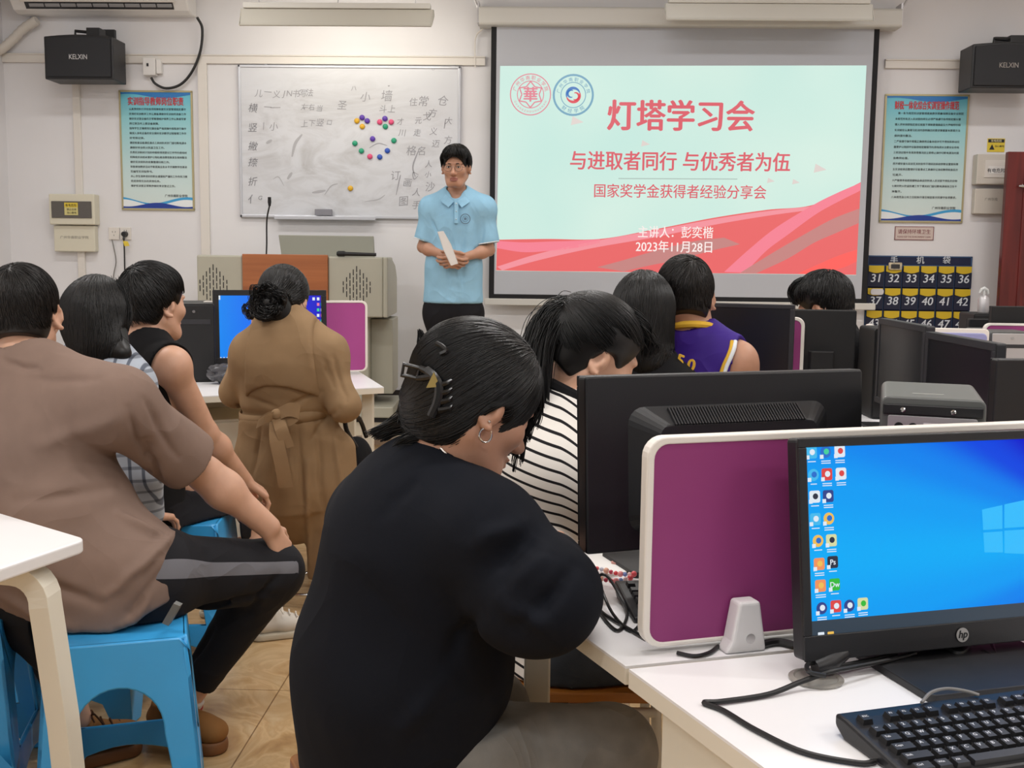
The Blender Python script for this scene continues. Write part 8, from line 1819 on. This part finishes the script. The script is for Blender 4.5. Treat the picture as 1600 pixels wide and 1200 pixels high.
# ================= purple basketball jersey
def jersey():
    Sdf.seat = (0.50, 3.44, 0.462, 0.165)
    A = lambda x, y, Y: at(x, y, Y+0.12)
    root = person('person in a sleeveless purple jersey with gold trim and cropped hair', 1085, 800, 3.25)
    W = dict(W0, chest=0.155, belly=0.14, hip=0.16, arm=0.048, thigh=0.08, sh=0.056)
    J = dict(neck=A(1084, 526, 3.28), shR=A(1150, 566, 3.22), shL=A(1012, 562, 3.36), elR=A(1196, 690, 3.32), elL=A(1004, 690, 3.48), wrR=A(1150, 730, 3.5), wrL=A(1060, 740, 3.58), pel=A(1108, 830, 3.25))
    J.update(hipR=A(1150, 840, 3.27), hipL=A(1070, 840, 3.30))
    for sd, dx in (('R', 0.03), ('L', -0.02)): J['kn'+sd] = J['hip'+sd]+[dx, 0.40, 0.02]; J['an'+sd] = np.array([J['kn'+sd][0], J['kn'+sd][1], 0.1]); J['toe'+sd] = J['an'+sd]+[0, 0.12, -0.06]
    F = Frame(A(1070, 466, 3.3), (0.10, 0.98, -0.10), (-0.03, 0.05, 1), 1.04)
    make_body(root, J, F, W, M_SKIN2, 0.0055, [(J['wrR'], (-0.3, 0.8, 0), (0, 0, -1), 1, {}), (J['wrL'], (0.3, 0.8, 0), (0, 0, -1), -1, {})], False)
    s_, u_, f_ = axes_of(J); S = Sdf(); torso_sdf(S, J, W, 0.014)
    S.cap(J['neck']*0.5+J['pel']*0.5, J['pel'], 0.165, 0.185, 0.05, flat=(f_, 0.72))
    for sd in 'RL':
        sg = 1 if sd == 'R' else -1; S.ell(J['sh'+sd]+s_*sg*0.040-u_*0.03, (0.070, 0.09, 0.12), np.array([s_, f_, u_]), 0.006, 's')
    S.cap(J['neck']+u_*0.03, F(0, 0, -0.03), 0.062, 0.075, 0.01, 's'); S.half(J['pel']-u_*0.03, -u_); skin_mesh('jersey', S, 0.006, M_PURJ, root, [folds(0.005, 6, (0, 0, 1), 0.5, 7)])
    neck_band('neck_trim', F, J['neck']+u_*0.024-f_*0.004, u_+f_*0.25, 0.073, 0.072, 0.011, M_GOLD, root, s_)
    c = J['shR']+s_*0.040-u_*0.03
    for r_, m, nm in ((0.0, M_GOLD, 'armhole_trim'), (0.013, mat('white_piping', (226, 232, 236), 0.7), 'armhole_piping')):
        pts = [hit(px+r_*380, py, S, 2.9, 3.7, 0.003) for px, py in ((1144, 533), (1142, 545), (1137, 558), (1131, 571), (1126, 586), (1122, 605))]
        tube_part(nm, smooth_path(pts, 6), 0.0065, m, root)
    k = MB(); Rt = rotz(0)
    for ch, px, py in (('5', 1063, 563), ('0', 1080, 570)):
        q = A(px, py, 3.085); ex_ = nrm(s_-u_*0.35); put_text(k, ch, 0, -0.018, 0.05, 0.03, 'CENTER', z=0, frame=(q, ex_, nrm(u_+s_*0.35), -f_))
    o = k.build('back_lettering', M_GOLD, None); o.modifiers.new('thick', 'SOLIDIFY').thickness = 0.003; child(o, root)
    T = Sdf(); leg_cloth(T, J, W, 0.024, thigh_only=True, cuff=0.9); T.half(J['pel']+[0, 0, 0.11], (0, 0, 1)); skin_mesh('shorts', T, 0.01, M_PURJ, root)
    for sd in 'RL': shoe(root, J['an'+sd]-[0, 0.06, 0], J['toe'+sd]+[0, 0.06, 0], 0.001, (M_PAPER, M_PAPER, M_PAPER), h=0.007)
    parts = [hairbase(F, None, True, -0.05, 0.003)]
    rt = scalp(3200, scalp_mask(0.45, -0.58, -0.2)); parts.append(tubes(conform(groom(F, rt, crown_flow((0.3, -0.6, 0.75), 0.4), 0.028, 6, 0.12, 0.04, 0.35, 0.10, shell=1.09)), RNG.uniform(.0007, .0013, 3200)))
    raw_mesh('hair', parts, M_HAIRB, root)
jersey()
Sdf.seat = None

# ================= bushy hair, facing sideways by the screen
def sideways():
    A = lambda x, y, Y: at(x, y, Y+0.10)
    Sdf.seat = (1.08, 4.52, 0.462, 0.165)
    root = person('person with bushy black hair turned sideways behind a black monitor below the screen', 1290, 800, 4.4)
    W = dict(W0, chest=0.145, belly=0.135, hip=0.155)
    J = dict(neck=A(1302, 520, 4.42), shR=A(1298, 552, 4.58), shL=A(1325, 552, 4.26), elR=A(1280, 650, 4.62), elL=A(1318, 660, 4.28), wrR=A(1230, 660, 4.5), wrL=A(1250, 665, 4.32), pel=A(1300, 700, 4.42))
    J['pel'][2] = 0.52
    J.update(hipR=J['pel']+[-0.04, 0.09, 0.0], hipL=J['pel']+[-0.04, -0.09, 0.0])
    for sd in 'RL': J['kn'+sd] = J['hip'+sd]+[-0.10, 0.30 if sd == 'R' else 0.34, 0.0]; J['an'+sd] = np.array([J['kn'+sd][0], J['kn'+sd][1], 0.1]); J['toe'+sd] = J['an'+sd]+[-0.05, 0.1, -0.06]
    F = Frame(A(1288, 478, 4.4), (-0.80, 0.42, -0.38), (-0.2, 0.1, 1), 1.0)
    make_body(root, J, F, W, M_SKIN2, 0.007, [(J['wrR'], (-0.8, 0.2, 0), (0, 0, -1), 1, {}), (J['wrL'], (-0.8, 0.2, 0), (0, 0, -1), -1, {})], False)
    s_, u_, f_ = axes_of(J); S = Sdf(); torso_sdf(S, J, W, 0.03)
    for sd in 'RL': S.cap(J['sh'+sd], J['el'+sd], 0.074, 0.066, 0.03); S.cap(J['el'+sd], J['wr'+sd], 0.062, 0.05, 0.02, cut=1)
    S.cap(J['neck'], F(0, 0, -0.03), 0.062, None, 0.01, 's'); S.half(J['pel']-u_*0.02, -u_); skin_mesh('black_top', S, 0.008, M_BLKC, root, [folds(0.005, 7)])
    T = Sdf(); leg_cloth(T, J, W, 0.016, cuff=0.96); T.half(J['pel']+[0, 0, 0.11], (0, 0, 1)); skin_mesh('trousers', T, 0.01, M_TROU, root)
    for sd in 'RL': shoe(root, J['an'+sd]+[0.03, -0.05, 0], J['toe'+sd]+[-0.03, 0.06, 0], 0.001, (M_BLACKM, M_PAPER, M_PAPER), h=0.007)
    parts = [hairbase(F, lambda S: (S.ell(F(0.0, 0.015, 0.075), (0.088, 0.10, 0.062), F.ax, 0.03)), True, -0.06, 0.010)]
    R_ = SKR+[0.012, 0.010, 0.02]; rt = scalp(2600, scalp_mask(0.40, -0.5)); parts.append(tubes(conform(groom(F, rt, crown_flow((0, -0.5, 0.85), 0.4, 0.1), 0.05, 8, 0.04, 0.05, 0.3, 0.12, rad=R_, shell=1.09)), RNG.uniform(.0010, .0017, 2600)))
    for k in range(14): x = -0.065+0.13*k/13; parts.append(lock(F, [(x*0.8, 0.03, 0.128), (x, 0.075, 0.118), (x*1.05, 0.100, 0.088), (x*1.05, 0.104, 0.045)], 20, 0.007, 0.0015, 10))
    raw_mesh('hair', parts, M_HAIR, root)
sideways()
Sdf.seat = None
